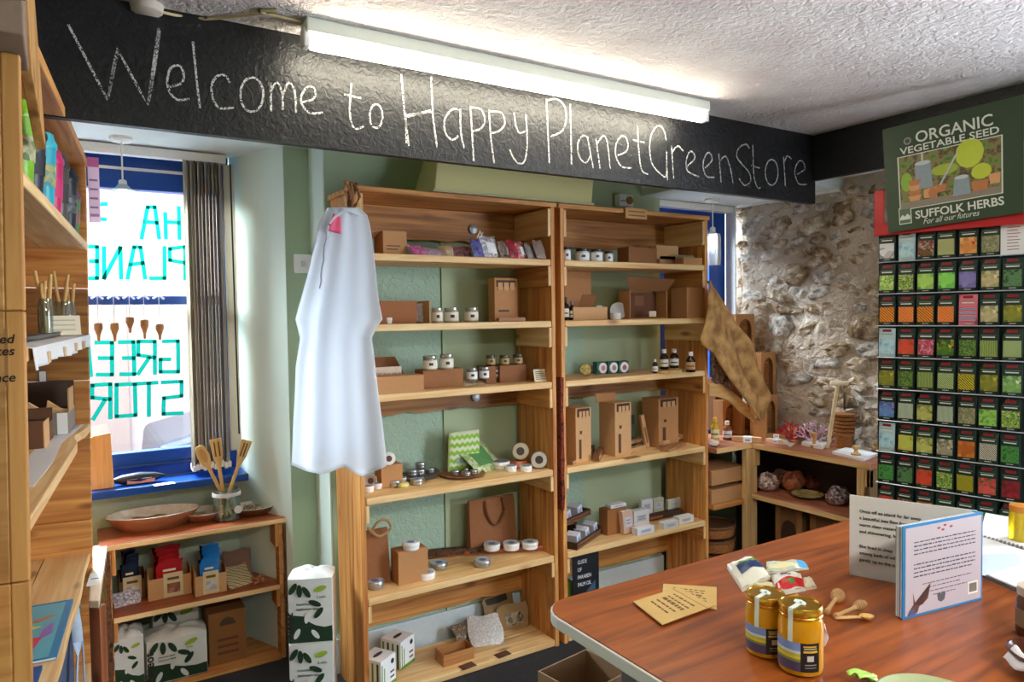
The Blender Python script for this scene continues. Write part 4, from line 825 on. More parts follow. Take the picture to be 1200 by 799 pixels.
# ---- first bookcase, top shelf
t, W, D, h = carton('cardboard_box', 'small open cardboard box at the left of the top shelf by the garment', 449, 477, 271, 299, L1, 0.10, CARD, lines=2)
mb = MB(); mb.M = Matrix.Translation((-W/2, 0.03, h)) @ Matrix.Rotation(-0.75, 4, 'Y'); mb.box(-0.055, 0, 0, 0.07, 0, 0.002); mb.build('raised_flap', CARD_L, t)
PKM = multi(['d4459a', 'e88ac0', 'a82a78', 'f0b0d4'], 60, 'voronoi'); 
pouch('cloth_pad', 'bright pink patterned cloth pad lying on the top shelf', 485, 508, 286, 299, L1, PKM, 'folded cloth pads', lean=0.9, rot=0.3)
pouch('cloth_pad', 'pale lilac cloth pad beside the bright pink one', 500, 524, 289, 300, L1, multi(['e4d4e0', 'c9a4c4', 'f4ecf0'], 50), 'folded cloth pads', lean=1.0, rot=0.1)
pouch('cloth_pad', 'cream flowered cloth pad between the lilac and pink ones', 517, 533, 287, 301, L1, multi(['e6e0b4', 'c4b880', 'd48a9a'], 60), 'folded cloth pads', lean=0.6, rot=-0.2)
pouch('cloth_pad', 'thin pink cloth pad sloping down to the shelf', 528, 552, 287, 302, L1, multi(['d48ab0', 'e9c4d4', '8a5a9a'], 60), 'folded cloth pads', lean=0.9, rot=-0.4)
for nm, xl, xr, yt, yb, c, lb in [('n', 557, 573, 280, 301, ['4a4a8c', '6a6ab0', '2c2c5a'], 'navy blue wrapped packet leaning on the top shelf'), ('w', 568, 592, 276, 302, ['dfe0e4', 'b4b0b8', '9a8a94'], 'clear wrapped packet with a white card on the top shelf'),
    ('w2', 589, 602, 282, 303, ['c9a8a8', 'e9e4e4', '8a4a4a'], 'narrow packet with white card between two wrapped packets'), ('r', 600, 612, 280, 302, ['8c1424', 'b03040', '4a0c14'], 'dark red packet on the top shelf'),
    ('p', 609, 624, 283, 303, ['b03a4a', 'd4707c', 'e9d4d4'], 'rosy packet with white card right of the dark red one'), ('b', 620, 634, 285, 303, ['8a7a74', 'c9c0bc', '3c302c'], 'grey striped packet near the end of the top shelf'), ('b2', 630, 646, 281, 303, ['4a3a34', 'c9b8ac', '7a5a4a'], 'brown and white striped packet last on the top shelf')]:
    pouch('wrapped_packet', lb, xl, xr, yt, yb, L1, multi(c, 80 if nm != 'b2' else 60, 'voronoi' if nm not in 'b2' else 'd'), 'wrapped packets on the top shelf', lean=0.35, rot=0.3, card=LABW if nm in ('w', 'w2', 'p') else None, dep=0.03)
MB().tube([(0, 0, 0), (0.01, -0.01, 0.03), (0.03, 0, 0.015), (0.045, 0.005, 0.03)], 0.003, 6).build('string_tie', CREAM, bpy.data.objects['wrapped_packet'], (0.0, 0.03, 0.085))
# ---- second shelf
tin('balm_pot', 'small plain white pot on the second shelf beside the garment', 448, 461, 369, 379, L2, WHITE, WHITE, None, None, 'pot')
t, W, D, h = carton('cardboard_box', 'brown cardboard box lying on its side with round tin at its open end', 446, 489, 353, 378, L2, 0.13, plain('9a5f38', 0.8))
MB().box(W/2, W/2+0.09, 0.0, 0.002, 0, h*1.05).build('side_flap', CARD, t) if False else MB().box(W/2+0.055, W/2+0.060, -0.01, 0.10, 0, h*1.02).build('side_flap', CARD_L, t)
MB().box(W/2, W/2+0.055, 0.095, 0.099, 0, h).build('inner_wall', CARD_D, t)
disc('round_tin', 'round decorated tin standing inside the open end of the brown box', 488, 500, 355, 378, L2, TINM, multi(['d4d0d8', 'a8a0b0', 'e9e6ea'], 50), None, tilt=0.05)
jar('salve_jar', 'cream labelled jar closest to the brown box on second shelf', 506, 519, 359, 378, L2, G1, group='three labelled jars on the second shelf')
jar('salve_jar', 'cream labelled jar in the middle of three on second shelf', 520, 538, 359, 378.5, L2, G1, group='three labelled jars on the second shelf')
jar('salve_jar', 'cream labelled jar standing apart on the second shelf', 544, 561, 359, 378, L2, G1, group='three labelled jars on the second shelf')
t, W, D, h = carton('cardboard_dispenser', 'tall cardboard dispenser of thin packs on second shelf near the divider', 580, 607, 326, 376, L2, 0.06, CARD, lines=1, Y=2.90)
MB().box(-W*0.42, W*0.42, -0.0006, 0, h*0.80, h*0.95).build('cut_out', DARKP, t)
for k in range(3): MB().box(-W*0.36+W*0.26*k, -W*0.36+W*0.2+W*0.26*k, -0.004, -0.0007, h*0.72, h*0.9).build('thin_pack', CARD_L, t)
carton('flat_box', 'flat pink-brown box lying before the cardboard dispenser', 585, 616, 372.5, 377, L2, 0.03, plain('b8896c', 0.7))
# ---- third shelf
t, W, D, h = carton('shipping_box', 'long low cardboard box at the front of the third shelf', 438, 497, 441, 461, L3, 0.09, CARD)
t, W, D, h = carton('display_box', 'open cardboard display box with printed front card and raised lid', 435, 472, 437, 446, L3, 0.12, CARD_D, open_=True, Y=2.86)
mb = MB(); mb.prism([(-W/2, 0), (W/2+0.045, 0.0), (W/2+0.06, 0.055), (W/2+0.015, 0.14), (-W/2, 0.14)], 0.12, 0.123); mb.build('raised_lid', CARD_D, t)
MB().box(-W/2, W/2-0.01, -0.012, -0.010, 0.02, 0.105).build('front_card', plain('d9c4b0', 0.7), t); text('BEES WAX WRAP', 0.020, BRN, t, (0, -0.0125, 0.065), sx=0.75); MB().box(-W*0.4, W*0.36, -0.0125, -0.012, 0.045, 0.05).build('printed_line', BRN, t)
t, W, D, h = carton('flat_box', 'brown cardboard box carrying two tall jars on the third shelf', 496, 543, 433, 450, L3, 0.09, plain('9a6640', 0.8), Y=2.84); zt = L3+h+0.002
jar('salve_jar', 'tall jar on the brown box nearer the raised lid', 495, 513, 415.5, 434, zt, G1, group='jars on the brown box')
jar('salve_jar', 'tall jar on the brown box away from the raised lid', 515, 532, 413.5, 433, zt, G1, group='jars on the brown box')
jar('salve_jar', 'single small jar standing before the brown box on third shelf', 500, 514, 439, 454, L3, G1)
for k, (xl, xr, yt, yb) in enumerate([(541, 562, 446, 452), (560, 578, 444, 450), (576, 592, 442, 448)]):
    pouch('soap_slice', ['wrapped soap slice under the first of three small jars', 'wrapped soap slice under the middle of three small jars', 'wrapped soap slice under the last of three small jars'][k], xl, xr, yt, yb, L3, multi(['b08a6a', 'd9c4a4', '6a4a34'], 60), 'wrapped soap slices on third shelf', lean=1.3, dep=0.02)
for k, (xl, xr, yt, yb) in enumerate([(546, 560, 430, 446), (561, 574, 429, 444.5), (574.5, 587, 428, 443)]):
    jar('small_jar', ['first of three small jars on soap slices, nearest the single jar', 'middle of three small jars on soap slices', 'last of three small jars on soap slices, nearest the low box'][k], xl, xr, yt, yb, L3+0.022, plain('8a8d86', 0.3), group='small jars on soap slices', labm=LABW)
t, W, D, h = carton('flat_box', 'low brown box carrying three dark-lidded jars on third shelf', 586, 617, 428, 446, L3, 0.10, plain('8c5c38', 0.8), Y=2.86); zt = L3+h+0.002
for k, (xl, xr, yt, yb) in enumerate([(569, 581, 415, 428.5), (585, 597.5, 415, 428), (600.5, 613, 414, 427)]):
    if k == 0: q = aZ(575, 434, L3); MB().box(-0.025, 0.03, 0, 0.09, 0, zt-L3-0.002).build('box_block', plain('8c5c38', 0.8), t, (aY(575, 434, 2.86).x-t.location.x, 0, 0))
    jar('amber_jar', ['dark-lidded jar on the low box, nearest the small jars', 'dark-lidded jar in the middle of the low box', 'dark-lidded jar on the low box, nearest the divider'][k], xl, xr, yt, yb, zt, plain('5a4630', 0.3), lid=plain('6a6a66', 0.35, 0.6), group='dark-lidded jars on the low box', labm=plain('b09a6c', 0.6))
x0, x1, Y0, h = xz(626, 646, 432, 447, L3); t = thing('price_card', 'small printed price card leaning at the end of third shelf', 'card', ((x0+x1)/2, Y0, L3+0.001), (-0.25, 0, 0))
MB().box(-0.045, 0.045, 0, 0.002, 0, 0.06).build('card_sheet', CREAM, t)
for k in range(5): MB().box(-0.036, 0.03-0.01*(k % 2), -0.0005, 0, 0.010+0.009*k, 0.0135+0.009*k).build('printed_line', INK, t)
# ---- fourth shelf
t, W, D, h = carton('cardboard_box', 'small cardboard box behind the tins on the fourth shelf', 447, 472, 545, 558, L4, 0.08, CARD, Y=2.86); zt = L4+h+0.002
FD = plain('6a4a3c', 0.6)
disc('round_tin', 'round tin standing on the small cardboard box by the garment', 449.5, 462.5, 531, 546, zt, LABW, LABW, FD, 'tins standing on edge')
disc('round_tin', 'round tin on edge at the very left of the fourth shelf', 428, 441, 557, 572, L4, LABW, plain('c9b4b0', 0.5), FD, 'tins standing on edge')
disc('round_tin', 'round tin on edge just right of the leftmost standing one', 442, 455.5, 554, 570, L4, LABW, plain('b8a8ac', 0.5), plain('5a5460', 0.6), 'tins standing on edge')
TL4 = [('small white-sided tin at the near left corner of fourth shelf', 425.5, 438.5, 567, 577.5, WHITE), ('small pale tin beside the corner tin on fourth shelf', 437.5, 449, 563, 573.5, LABW), ('grey tin left of the yellow wax melt', 455, 470, 561, 571.5, TINM),
    ('bluish tin behind the yellow wax melt', 468, 476.5, 558, 565, LABW), ('ribbed tin right of the yellow wax melt', 481, 497, 559, 569.5, TINM)]
for lb, xl, xr, yt, yb, m_ in TL4: tin('lip_balm_tin', lb, xl, xr, yt, yb, L4, m_, plain('8f8a90', 0.45), 'small tins on the fourth shelf')
t = thing('wax_melt', 'pale yellow wax melt among the tins on fourth shelf', 'wax melt', aZ(475, 572, L4)+Vector((0, 0.02, 0.0005))); MB().lathe([(0.020, 0), (0.024, 0.008), (0.018, 0.018), (0, 0.021)], 16, sx=1.1).build('wax_body', plain('d9d08a', 0.5), t, smooth=True)
def plate(name, label, xl, xr, yt, yb, z, m, rim=None, rot=0, depth=0.012, cat='plate', group=None):
    x0, x1, _, _ = xz(xl, xr, 0, 0, z, aZ((xl+xr)/2, (yt+yb)/2, z).y); pa, pb = aZ((xl+xr)/2, yt, z+depth), aZ((xl+xr)/2, yb, z+depth)
    c = (aZ((xl+xr)/2, (yt+yb)/2, z+depth)); rx = (xr-xl)/2*mpp(c); dd = abs(((pa-pb).length)/2)
    t = thing(name, label, cat, (c.x, c.y, z+0.0005), facecam(c)+rot, group)
    MB().lathe([(0, 0.002), (0.55, 0.002*1), (0.72, depth*0.35), (0.97, depth), (1.0, depth*0.97), (0.75, 0.001), (0.5, 0.0)], 28, sx=dd, sy=rx).build('plate_body', m, t, smooth=True)
    return t, c
t, c = plate('wooden_plate', 'shallow dark wooden plate of tins on the fourth shelf, nearer the garment', 466, 515, 545, 562, L4, plain('6a5a52', 0.4))
for lb, xl, xr, yt, yb, dz in [('grey tin on the dark plate, nearest the cardboard box', 472, 485, 547, 556.5, 0.003), ('lower tin of the stacked pair on the dark plate', 485, 498, 548, 557, 0.003), ('pale tin on the dark plate behind the stacked pair', 496, 506, 546, 553.5, 0.003)]:
    tin('lip_balm_tin', lb, xl, xr, yt, yb, L4+dz, TINM, plain('7d7a80', 0.4), 'tins on the dark wooden plate')
c0, rr, s = stand(491.5, 557, L4+0.003, 6.5); 
tin('lip_balm_tin', 'upper tin of the stacked pair on the dark plate', 485.5, 497.5, 540, 549, L4+0.003+0.030, TINM, plain('7d7a80', 0.4), 'tins on the dark wooden plate')
o = bpy.data.objects[-1] if False else None
t, c = plate('palm_leaf_plate', 'red-brown palm leaf plate of tins in front of the zigzag pouch', 515, 569, 548, 560, L4, plain('8a5230', 0.45, bump=0.3))
for lb, xl, xr, yt, yb in [('tin at the left of the palm leaf plate', 528, 539, 550, 557.5), ('tin at the front of the palm leaf plate', 541, 552, 552, 559), ('tin at the right of the palm leaf plate', 551, 560, 549.5, 556.5), ('tin at the back of the palm leaf plate', 541, 550, 548, 554)]:
    tin('lip_balm_tin', lb, xl, xr, yt, yb, L4+0.003, TINM, plain('70605a', 0.4), 'tins on the palm leaf plate')
# zigzag pouch: real bands over the cloth
x0, x1, Y0, h = xz(523, 560, 505, 546, L4, 2.99); t = thing('zigzag_pouch', 'green and white zigzag pouch standing upright on the fourth shelf', 'pouch', ((x0+x1)/2, 2.965, L4+0.001), (-0.08, 0, 0)); W = x1-x0
GZ = plain('8cbf2c', 0.6); GZW = plain('dfe8c4', 0.6)
def zf(u, v): return ((u-0.5)*W*(1.0-0.06*v)+0.012*(v-0.5), -0.010*math.sin(PI*u)*math.sin(PI*min(1, v+0.05)), v*h)
mb = MB(); mb.grid(zf, 8, 8); mb.build('pouch_body', GZW, t, smooth=True, solid=0.01)
for k in range(5):
    mb = MB(); n = 12; vs = []
    for i in range(n+1):
        u = i/n; zz = 0.035*(1 if i % 2 else 0)*1.0
        v0 = 0.02+0.19*k+zz*1.6; v1 = v0+0.095
        for v in (min(v0, 0.995), min(v1, 1.0)): p = zf(u, v); vs.append((p[0], p[1]-0.0062, p[2]))
    mb.add(vs, [(2*i, 2*i+2, 2*i+3, 2*i+1) for i in range(n)]); mb.build('zigzag_band', GZ, t)
mb = MB(); mb.grid(lambda u, v: (zf(0.22+0.56*u, 0.22+0.16*v)[0], zf(0.22+0.56*u, 0.3)[1]-0.0075, h*(0.22+0.14*v)), 4, 2); mb.build('pouch_label', plain('8fb8a0', 0.6), t)
pouch('patterned_pouch', 'small green flowered pouch lying beside the zigzag pouch', 557, 600, 517, 549, L4, multi(['c9dca0', '8ab04a', 'dfe6c8', '6f9a3a'], 55), lean=0.9, rot=0.35, cat='pouch', dep=0.03, card=plain('5f9a5a', 0.6), Y=2.88)
tin('round_tin', 'wide shallow tin behind the two small tins on fourth shelf', 576, 598, 538, 550.5, L4, LABW, plain('8a8080', 0.5), None)
tin('lip_balm_tin', 'small tin before the wide shallow tin on fourth shelf', 592, 606, 544, 553.5, L4, LABW, plain('8a8a90', 0.5), 'pair of small tins at the right of the fourth shelf')
tin('lip_balm_tin', 'small tin in front of the large standing tins on fourth shelf', 609.5, 623.5, 544, 553.5, L4, LABW, plain('8a8a90', 0.5), 'pair of small tins at the right of the fourth shelf')
disc('large_round_tin', 'large tin raised on edge, further back at the right of fourth shelf', 600, 620, 520, 540, L4+0.035, plain('b8a890', 0.5), plain('cdbfa6', 0.5), plain('4a403a', 0.6), 'large tins standing on edge', tilt=0.12, th=0.03)
disc('large_round_tin', 'large metal-rimmed tin on edge by the bookcase divider, fourth shelf', 622, 642, 530, 550, L4, TINM, plain('c4bcb0', 0.45), plain('3c3430', 0.6), 'large tins standing on edge', tilt=0.12, th=0.03)
t = thing('small_riser', 'little brown block under the raised large tin', 'block', (bpy.data.objects['large_round_tin'].location.x, bpy.data.objects['large_round_tin'].location.y+0.02, L4+0.0005)); MB().box(-0.035, 0.035, -0.03, 0.03, 0, 0.034).build('block_body', RUST, t, bevel=0.003); MB().box(-0.033, 0.033, -0.031, -0.03, 0.004, 0.006).build('joint_line', DARKP, t)
# ---- fifth shelf
def paperbag(label, xl, xr, yt, yb, z, hy, Y=None, rot=0, dep=0.06):
    x0, x1, Y0, h = xz(xl, xr, yt, yb, z, Y); W = x1-x0; t = thing('paper_bag', label, 'paper bag', ((x0+x1)/2, Y0, z+0.001), rot)
    KR = plain('94603a', 0.85, bump=0.2); MB().hexa([(-W/2, 0, 0), (W/2, 0, 0), (W/2, dep, 0), (-W/2, dep, 0)], [(-W/2*.98, dep*.35, h), (W/2*.95, dep*.35, h), (W/2*.95, dep*.6, h), (-W/2*.98, dep*.6, h)]).build('bag_body', KR, t, bevel=0.002)
    MB().box(-W/2*0.96, W/2*0.93, dep*0.28, dep*0.34, h*0.86, h*0.98).build('folded_rim', KR, t)
    return t, W, h
t, W, h = paperbag('brown paper carrier bag with hanging rope handle on fifth shelf', 552, 607, 584, 640, L5, 0, Y=2.965)
MB().tube(smooth_pts([(-0.045, 0.012, h*0.97), (-0.04, 0.004, h*0.75), (-0.01, 0.0, h*0.52), (0.03, 0.0, h*0.52), (0.06, 0.006, h*0.75), (0.05, 0.014, h*0.97)], 4), 0.006, 8).build('rope_handle', plain('7a4a2a', 0.8), t, smooth=True)
t, W, h = paperbag('brown paper bag with twisted handle beside the outer side of fifth shelf', 428, 458, 622, 672, L5, 0, Y=2.86)
MB().tube(smooth_pts([(-0.03, 0.0, h*0.97), (0.0, -0.012, h*1.18), (0.04, -0.012, h*1.18), (0.055, -0.015, h*1.02), (0.0, -0.02, h*0.92), (-0.045, -0.01, h*1.10)], 4), 0.006, 8).build('twisted_handle', plain('b08a5a', 0.8, bump=0.4), t, smooth=True)
t, W, D, h = carton('cardboard_box', 'small square cardboard box with a tin on top, fifth shelf', 467, 502, 645, 671, L5, 0.085, CARD, Y=2.80); zt = L5+h+0.002
BLU = plain('5f86b8', 0.5)
tin('balm_tin', 'white tin on top of the small square cardboard box', 471, 492, 631.5, 646.5, zt, LABW, LABW, 'white balm tins on the fifth shelf', BLU)
disc('balm_tin', 'round tin with blue print leaning against the square cardboard box', 478.5, 499, 650, 671.5, L5, LABW, LABW, BLU, 'white balm tins on the fifth shelf', tilt=0.25)
disc('balm_tin', 'narrow-looking tin on edge at the outer end of fifth shelf', 426, 436, 657, 679, L5, BLU, LABW, BLU, 'white balm tins on the fifth shelf', tilt=0.1, turn=0.9)
for lb, xl, xr, yt, yb, z in [('silver tin at the near corner of the fifth shelf', 428.5, 451, 676, 692, L5), ('silver tin between the corner tin and the square box', 454, 475, 662.5, 677, L5), ('white tin directly before the square cardboard box', 488, 510.5, 666, 681, L5),
     ('silver tin right of the square cardboard box', 504, 525, 655, 668.5, L5), ('silver tin alone in the middle of the fifth shelf', 555, 576, 652, 666, L5)]:
    tin('balm_tin', lb, xl, xr, yt, yb, z, TINM if 'silver' in lb else LABW, plain('b4b8c4', 0.4), 'white balm tins on the fifth shelf', plain('5a6a94', 0.5))
a, b_ = aZ(503, 652, L5), aZ(636, 643, L5); t = thing('driftwood_board', 'rough bark-edged board carrying three white tins on fifth shelf', 'board', ((a.x+b_.x)/2, (a.y+b_.y)/2+0.005, L5+0.001), math.atan2(b_.y-a.y, b_.x-a.x)); Ld = (b_-a).length
mb = MB(); r = random.Random(8); mb.flat([(-Ld/2+Ld*i/12, -0.03+r.uniform(-.008, .008)) for i in range(13)]+[(Ld/2-Ld*i/12, 0.03+r.uniform(-.008, .008)) for i in range(13)], 0, 0.022); mb.build('board_body', RUST, t, bevel=0.003)
mb = MB(); mb.flat([(-Ld/2+Ld*0.5*i/10, -0.036+r.uniform(-.006, .004)) for i in range(11)]+[(0.0, 0.02), (-Ld/2, 0.0)], 0.010, 0.034); mb.build('bark_edge', BARK, t)
for k, (xl, xr, yt, yb) in enumerate([(566.5, 586.5, 633.5, 647), (589.5, 609, 632.5, 646.5), (611.5, 631, 631.5, 645)]):
    tin('balm_tin', ['first white tin on the bark-edged board, nearest the outer side', 'middle white tin on the bark-edged board', 'last white tin on the bark-edged board, nearest the divider'][k], xl, xr, yt, yb, L5+0.024, LABW, plain('b9c4cc', 0.45), 'white tins on the bark-edged board', plain('6a7a8a', 0.5))
# ---- bottom shelf
BMB = plain('5f8f2c', 0.5)
for k, (xl, xr, yt, yb, Y) in enumerate([(438, 472, 767, 799, 2.78), (460, 494, 748, 783, 2.90)]):
    q = aZ((xl+xr)/2-2, yb-6, L6); t = thing('tissue_box', ['white tissue box printed with bamboo, nearer the outer side', 'white tissue box printed with bamboo, further back'][k], 'tissue box', (aY(455 if k == 0 else 478, 770, Y).x, Y, L6+0.001), 0.55, 'bamboo tissue boxes'); W = 0.105; h = 0.125
    MB().box(-W/2, W/2, 0, 0.11, 0, h).build('box_body', plain('e9eef2', 0.45, var=0.03), t, bevel=0.002)
    MB().lathe([(0.030, h), (0.030, h+0.0008), (0, h+0.0008)], 20, (0, 0.055, 0), sx=1.0, sy=0.35).build('tear_slot', plain('2c3038', 0.6), t)
    for q_ in range(4): MB().box(-W/2-0.0006, -W/2, 0.012+0.026*q_, 0.022+0.026*q_, 0.002, h*0.9).build('bamboo_print', BMB if q_ % 2 else plain('2c4a18', 0.5), t)
    for q_ in range(2): MB().box(-W/2+0.006+0.016*q_, -W/2+0.012+0.016*q_, -0.0006, 0, 0.002, h*(0.85-0.15*q_)).build('bamboo_print', BMB, t)
    MB().box(-W/2, W/2, -0.0006, 0, 0.0, 0.012).build('green_base', BMB, t); mb = MB(); mb.M = Matrix.Rotation(PI/2, 4, 'X'); mb.lathe([(0.011, 0), (0.011, 0.0007), (0, 0.0007)], 16, (0.028, h*0.78, 0)); mb.build('panda_badge', plain('23262c', 0.5), t)
    for q_ in range(2): MB().box(0.012, 0.040, -0.0006, 0, 0.028+0.022*q_, 0.036+0.022*q_).build('printed_line', plain('4a5058', 0.5), t)
t, W, D, h = carton('wooden_tray', 'small open wooden tray on the bottom shelf', 520, 556, 763, 777, L6, 0.09, wood('c48a52', '9a6030', 'X', knots=False), open_=True, cat='tray')
for lb, xl, xr, yt, yb in [('larger dark brown card at the edge of the bottom shelf', 533, 563, 773, 788), ('smaller dark brown card behind the larger one', 580, 598, 762, 772)]:
    q = aZ((xl+xr)/2, (yt+yb)/2, L6); o = MB().box(-0.036 if 'larger' in lb else -0.028, 0.036 if 'larger' in lb else 0.028, -0.022, 0.022, 0, 0.0025).build('wooden_card', plain('5f3a26', 0.7), None, (q.x, q.y, L6+0.0005), 0.1, bevel=0.0005); tag(o, lb, 'card')
pouch('cloth_bag', 'white lacy cloth bag slumped on the bottom shelf', 556, 592, 738, 760, L6, multi(['e4e2e0', 'c0bcb8', 'f4f2ee'], 220), lean=1.0, rot=-0.3, cat='bag', dep=0.06)
pouch('net_bag', 'grey-brown drawstring bag beside the white lacy bag', 540, 566, 736, 755, L6, multi(['8a7460', '5a4636', 'b09a80'], 80, 'noise'), lean=0.7, rot=0.2, cat='bag', dep=0.05, Y=2.93)
SACK = plain('8a6e4a', 0.85, bump=0.3)
pouch('jute_bag', 'larger jute bag with dark print leaning at the back of bottom shelf', 572, 612, 700, 742, L6, SACK, lean=0.25, rot=0.15, cat='bag', dep=0.05, Y=2.98, parts=[('dark_print', plain('2c2622', 0.8), 0.1, 0.75, 0.78, 0.95)])
pouch('jute_bag', 'smaller jute bag with photo label before the larger one', 588, 622, 712, 748, L6, plain('a08258', 0.85, bump=0.3), lean=0.3, rot=-0.1, cat='bag', dep=0.04, Y=2.93, card=multi(['6a5a48', 'b8a88c', '2c2620'], 60))

# ================================================================ second bookcase
for lb, xl, xr, yt, yb in [('white-labelled jar at the divider end of the top shelf', 659, 669, 288, 305), ('wide white-labelled jar, second from the divider on top shelf', 674, 691, 289, 306), ('wide white-labelled jar, third from the divider on top shelf', 692, 706.5, 290, 306), ('narrow white-labelled jar, last of four on top shelf', 708, 718.5, 293, 307)]:
    jar('lotion_jar', lb, xl, xr, yt, yb, L1, plain('e4e2dc', 0.4), lid=plain('3c3c40', 0.35, 0.4), group='white-labelled jars on the top shelf', labm=LABW, dot=plain('5a4a6a', 0.5), lidf=0.2)
carton('cardboard_box', 'long brown cardboard box behind the small boxes on top shelf', 737, 770, 290, 308, L1, 0.09, CARD_D)
carton('cardboard_box', 'pale small box standing on another at the top shelf', 769, 795, 288, 301, L1+0.032, 0.06, CARD_L, Y=2.85); carton('cardboard_box', 'small box under the pale one on the top shelf', 773, 795, 300, 309, L1, 0.06, CARD_L, Y=2.85)
t, W, D, h = carton('display_box', 'small display box with green printed back card, end of top shelf', 801, 823, 302, 310, L1, 0.06, CARD, open_=True, cat='box'); MB().box(-W/2, W/2, D, D+0.002, 0, 0.055).build('back_card', multi(['6a7a5a', 'c9c4a4', '3c4a34'], 50, 'x'), t)
# second shelf
t, W, D, h = carton('cardboard_box', 'open cardboard box with lifted inner lid on second shelf near the divider', 672, 712, 360, 374, L2, 0.10, CARD_L)
mb = MB(); mb.M = Matrix.Translation((-0.03, 0.02, h)) @ Matrix.Rotation(0.5, 4, 'X'); mb.box(-0.03, 0.06, 0, 0.003, 0, 0.07); mb.build('inner_lid', CARD_D, t)
t, W, D, h = carton('cardboard_sleeve', 'tall brown cardboard sleeve at the back beside the divider', 662, 693, 318, 362, L2, 0.03, CARD, Y=3.0)
def bottle(name, label, xl, xr, yt, yb, z, glass_='2a1712', cap=WHITE, lab=LAB, group=None):
    c, rr, s = stand((xl+xr)/2, yb, z, (xr-xl)/2); clampY(c, rr); h = (yb-yt)*s-0.2*rr
    t = thing(name, label, 'bottle', (c.x, c.y, z+0.0005), facecam(c), group)
    MB().lathe([(rr*0.92, 0), (rr, h*0.03), (rr, h*0.55), (rr*0.85, h*0.66), (rr*0.42, h*0.76), (rr*0.38, h*0.84), (0, h*0.84)], 20).build('bottle_body', plain(glass_, 0.12, var=0.02), t, smooth=True)
    ring(MB(), rr, h*0.14, h*0.50, -1.3, 1.3).build('bottle_label', lab, t, smooth=True); ring(MB(), rr*1.012, h*0.28, h*0.33, -0.8, 0.8).build('printed_line', INK, t)
    MB().lathe([(rr*0.5, h*0.80), (rr*0.5, h*0.98), (rr*0.44, h), (0, h)], 16).build('cap', cap, t, smooth=True); return t
bottle('oil_bottle', 'dark oil bottle with beige label at the divider end of second shelf', 657.5, 667, 343, 371, L2, cap=plain('22242a', 0.4))
bottle('spray_bottle', 'dark spray bottle half behind the open cardboard box', 666.5, 674, 345, 368, L2, cap=plain('8a8c90', 0.4))
tin('face_cream_pot', 'white pot with label in front of the standing white lid', 715, 728, 362, 374, L2, LABW, plain('8a8c90', 0.4), None, None, 'pot')
disc('round_disc', 'white round lid standing behind the small pot on second shelf', 716.5, 733, 354, 373.5, L2, WHITE, plain('dfe4ea', 0.4), None, cat='disc', th=0.008)
disc('round_disc', 'white round lid half hidden behind the open cardboard box', 697, 708, 354, 366, L2+0.02, WHITE, plain('e6e8ea', 0.4), None, cat='disc', th=0.008)
x0, x1, Y0, h = xz(738, 782, 340, 374, L2); t = thing('gift_crate', 'open cardboard gift crate with brown printed insert on second shelf', 'box', ((x0+x1)/2, 2.84, L2+0.001)); W = x1-x0
h = 0.15; D = 0.09
mb = MB(); mb.box(-W/2, W/2, D-0.003, D, 0, h); mb.box(-W/2, -W/2+0.006, 0, D-0.003, 0, h); mb.box(W/2-0.006, W/2, 0, D-0.003, 0, h); mb.box(-W/2+0.006, W/2-0.006, 0, D-0.003, 0, 0.004); mb.build('crate_body', CARD, t)
mb = MB(); mb.add([(-W/2, 0.0, h), (W/2, 0.0, h), (W/2+0.03, -0.03, h+0.06), (-W/2-0.045, -0.03, h+0.075)], [(0, 1, 2, 3)]); mb.build('open_lid', CARD_D, t, solid=0.003)
MB().box(-W/2+0.01, W/2-0.01, D-0.012, D-0.004, 0.004, h-0.01).build('printed_insert', plain('6f4026', 0.6), t); MB().box(-0.03, 0.035, D-0.014, D-0.012, 0.07, 0.125).build('insert_frame', plain('8a5a36', 0.6), t); MB().box(0.0, 0.05, -0.004, -0.002, 0.01, 0.04).build('paper_tag', CREAM, t)
carton('cardboard_box', 'upright cardboard box with white dot at the far end of second shelf', 805, 826, 337, 373, L2, 0.12, CARD, Y=2.76)
# third shelf
disc('herb_tin', 'small tin with flowered lid on edge, alone near the divider', 680, 693, 426.5, 441, L3, plain('4a2a2c', 0.4), multi(['8a4a5a', 'd9c46a', '5a7a4a'], 70), None, tilt=0.1, th=0.025)
DC = plain('1c5a54', 0.45)
for k, (xl, xr, yt, yb) in enumerate([(700, 713.5, 424, 438), (713.5, 725.5, 423.5, 437.5), (726, 737.5, 423, 437)]):
    x0, x1, Y0, h = xz(xl, xr, yt, yb, L3); lb = ['round white-faced tin in the first teal box, nearest the divider', 'round white-faced tin in the middle teal box', 'round white-faced tin in the last teal box'][k]
    t = thing('teal_box', lb.replace('round white-faced tin in', 'teal box framing a round white face,').replace('the first teal box,', 'first of three,').replace('the middle teal box', 'middle of three').replace('the last teal box', 'last of three'), 'box', ((x0+x1)/2, Y0, L3+0.0005), 0, 'teal boxed tins'); W = x1-x0
    MB().box(-W/2+0.001, W/2-0.001, 0.004, 0.04, 0, h).build('box_body', DC, t, bevel=0.002)
    mb = MB(); mb.M = Matrix.Translation((0, 0.004, h*0.48)) @ Matrix.Rotation(PI/2, 4, 'X'); mb.lathe([(h*0.44, 0), (h*0.44, 0.005), (0, 0.006)], 22); mb.build('round_face', LABW, t)
    mb = MB(); mb.M = Matrix.Translation((0, -0.0015, h*0.48)) @ Matrix.Rotation(PI/2, 4, 'X'); mb.lathe([(h*0.22, 0), (h*0.22, 0.001), (0, 0.001)], 16); mb.build('printed_emblem', plain(['c98a94', '9a8a84', 'a86a7a'][k], 0.5), t)
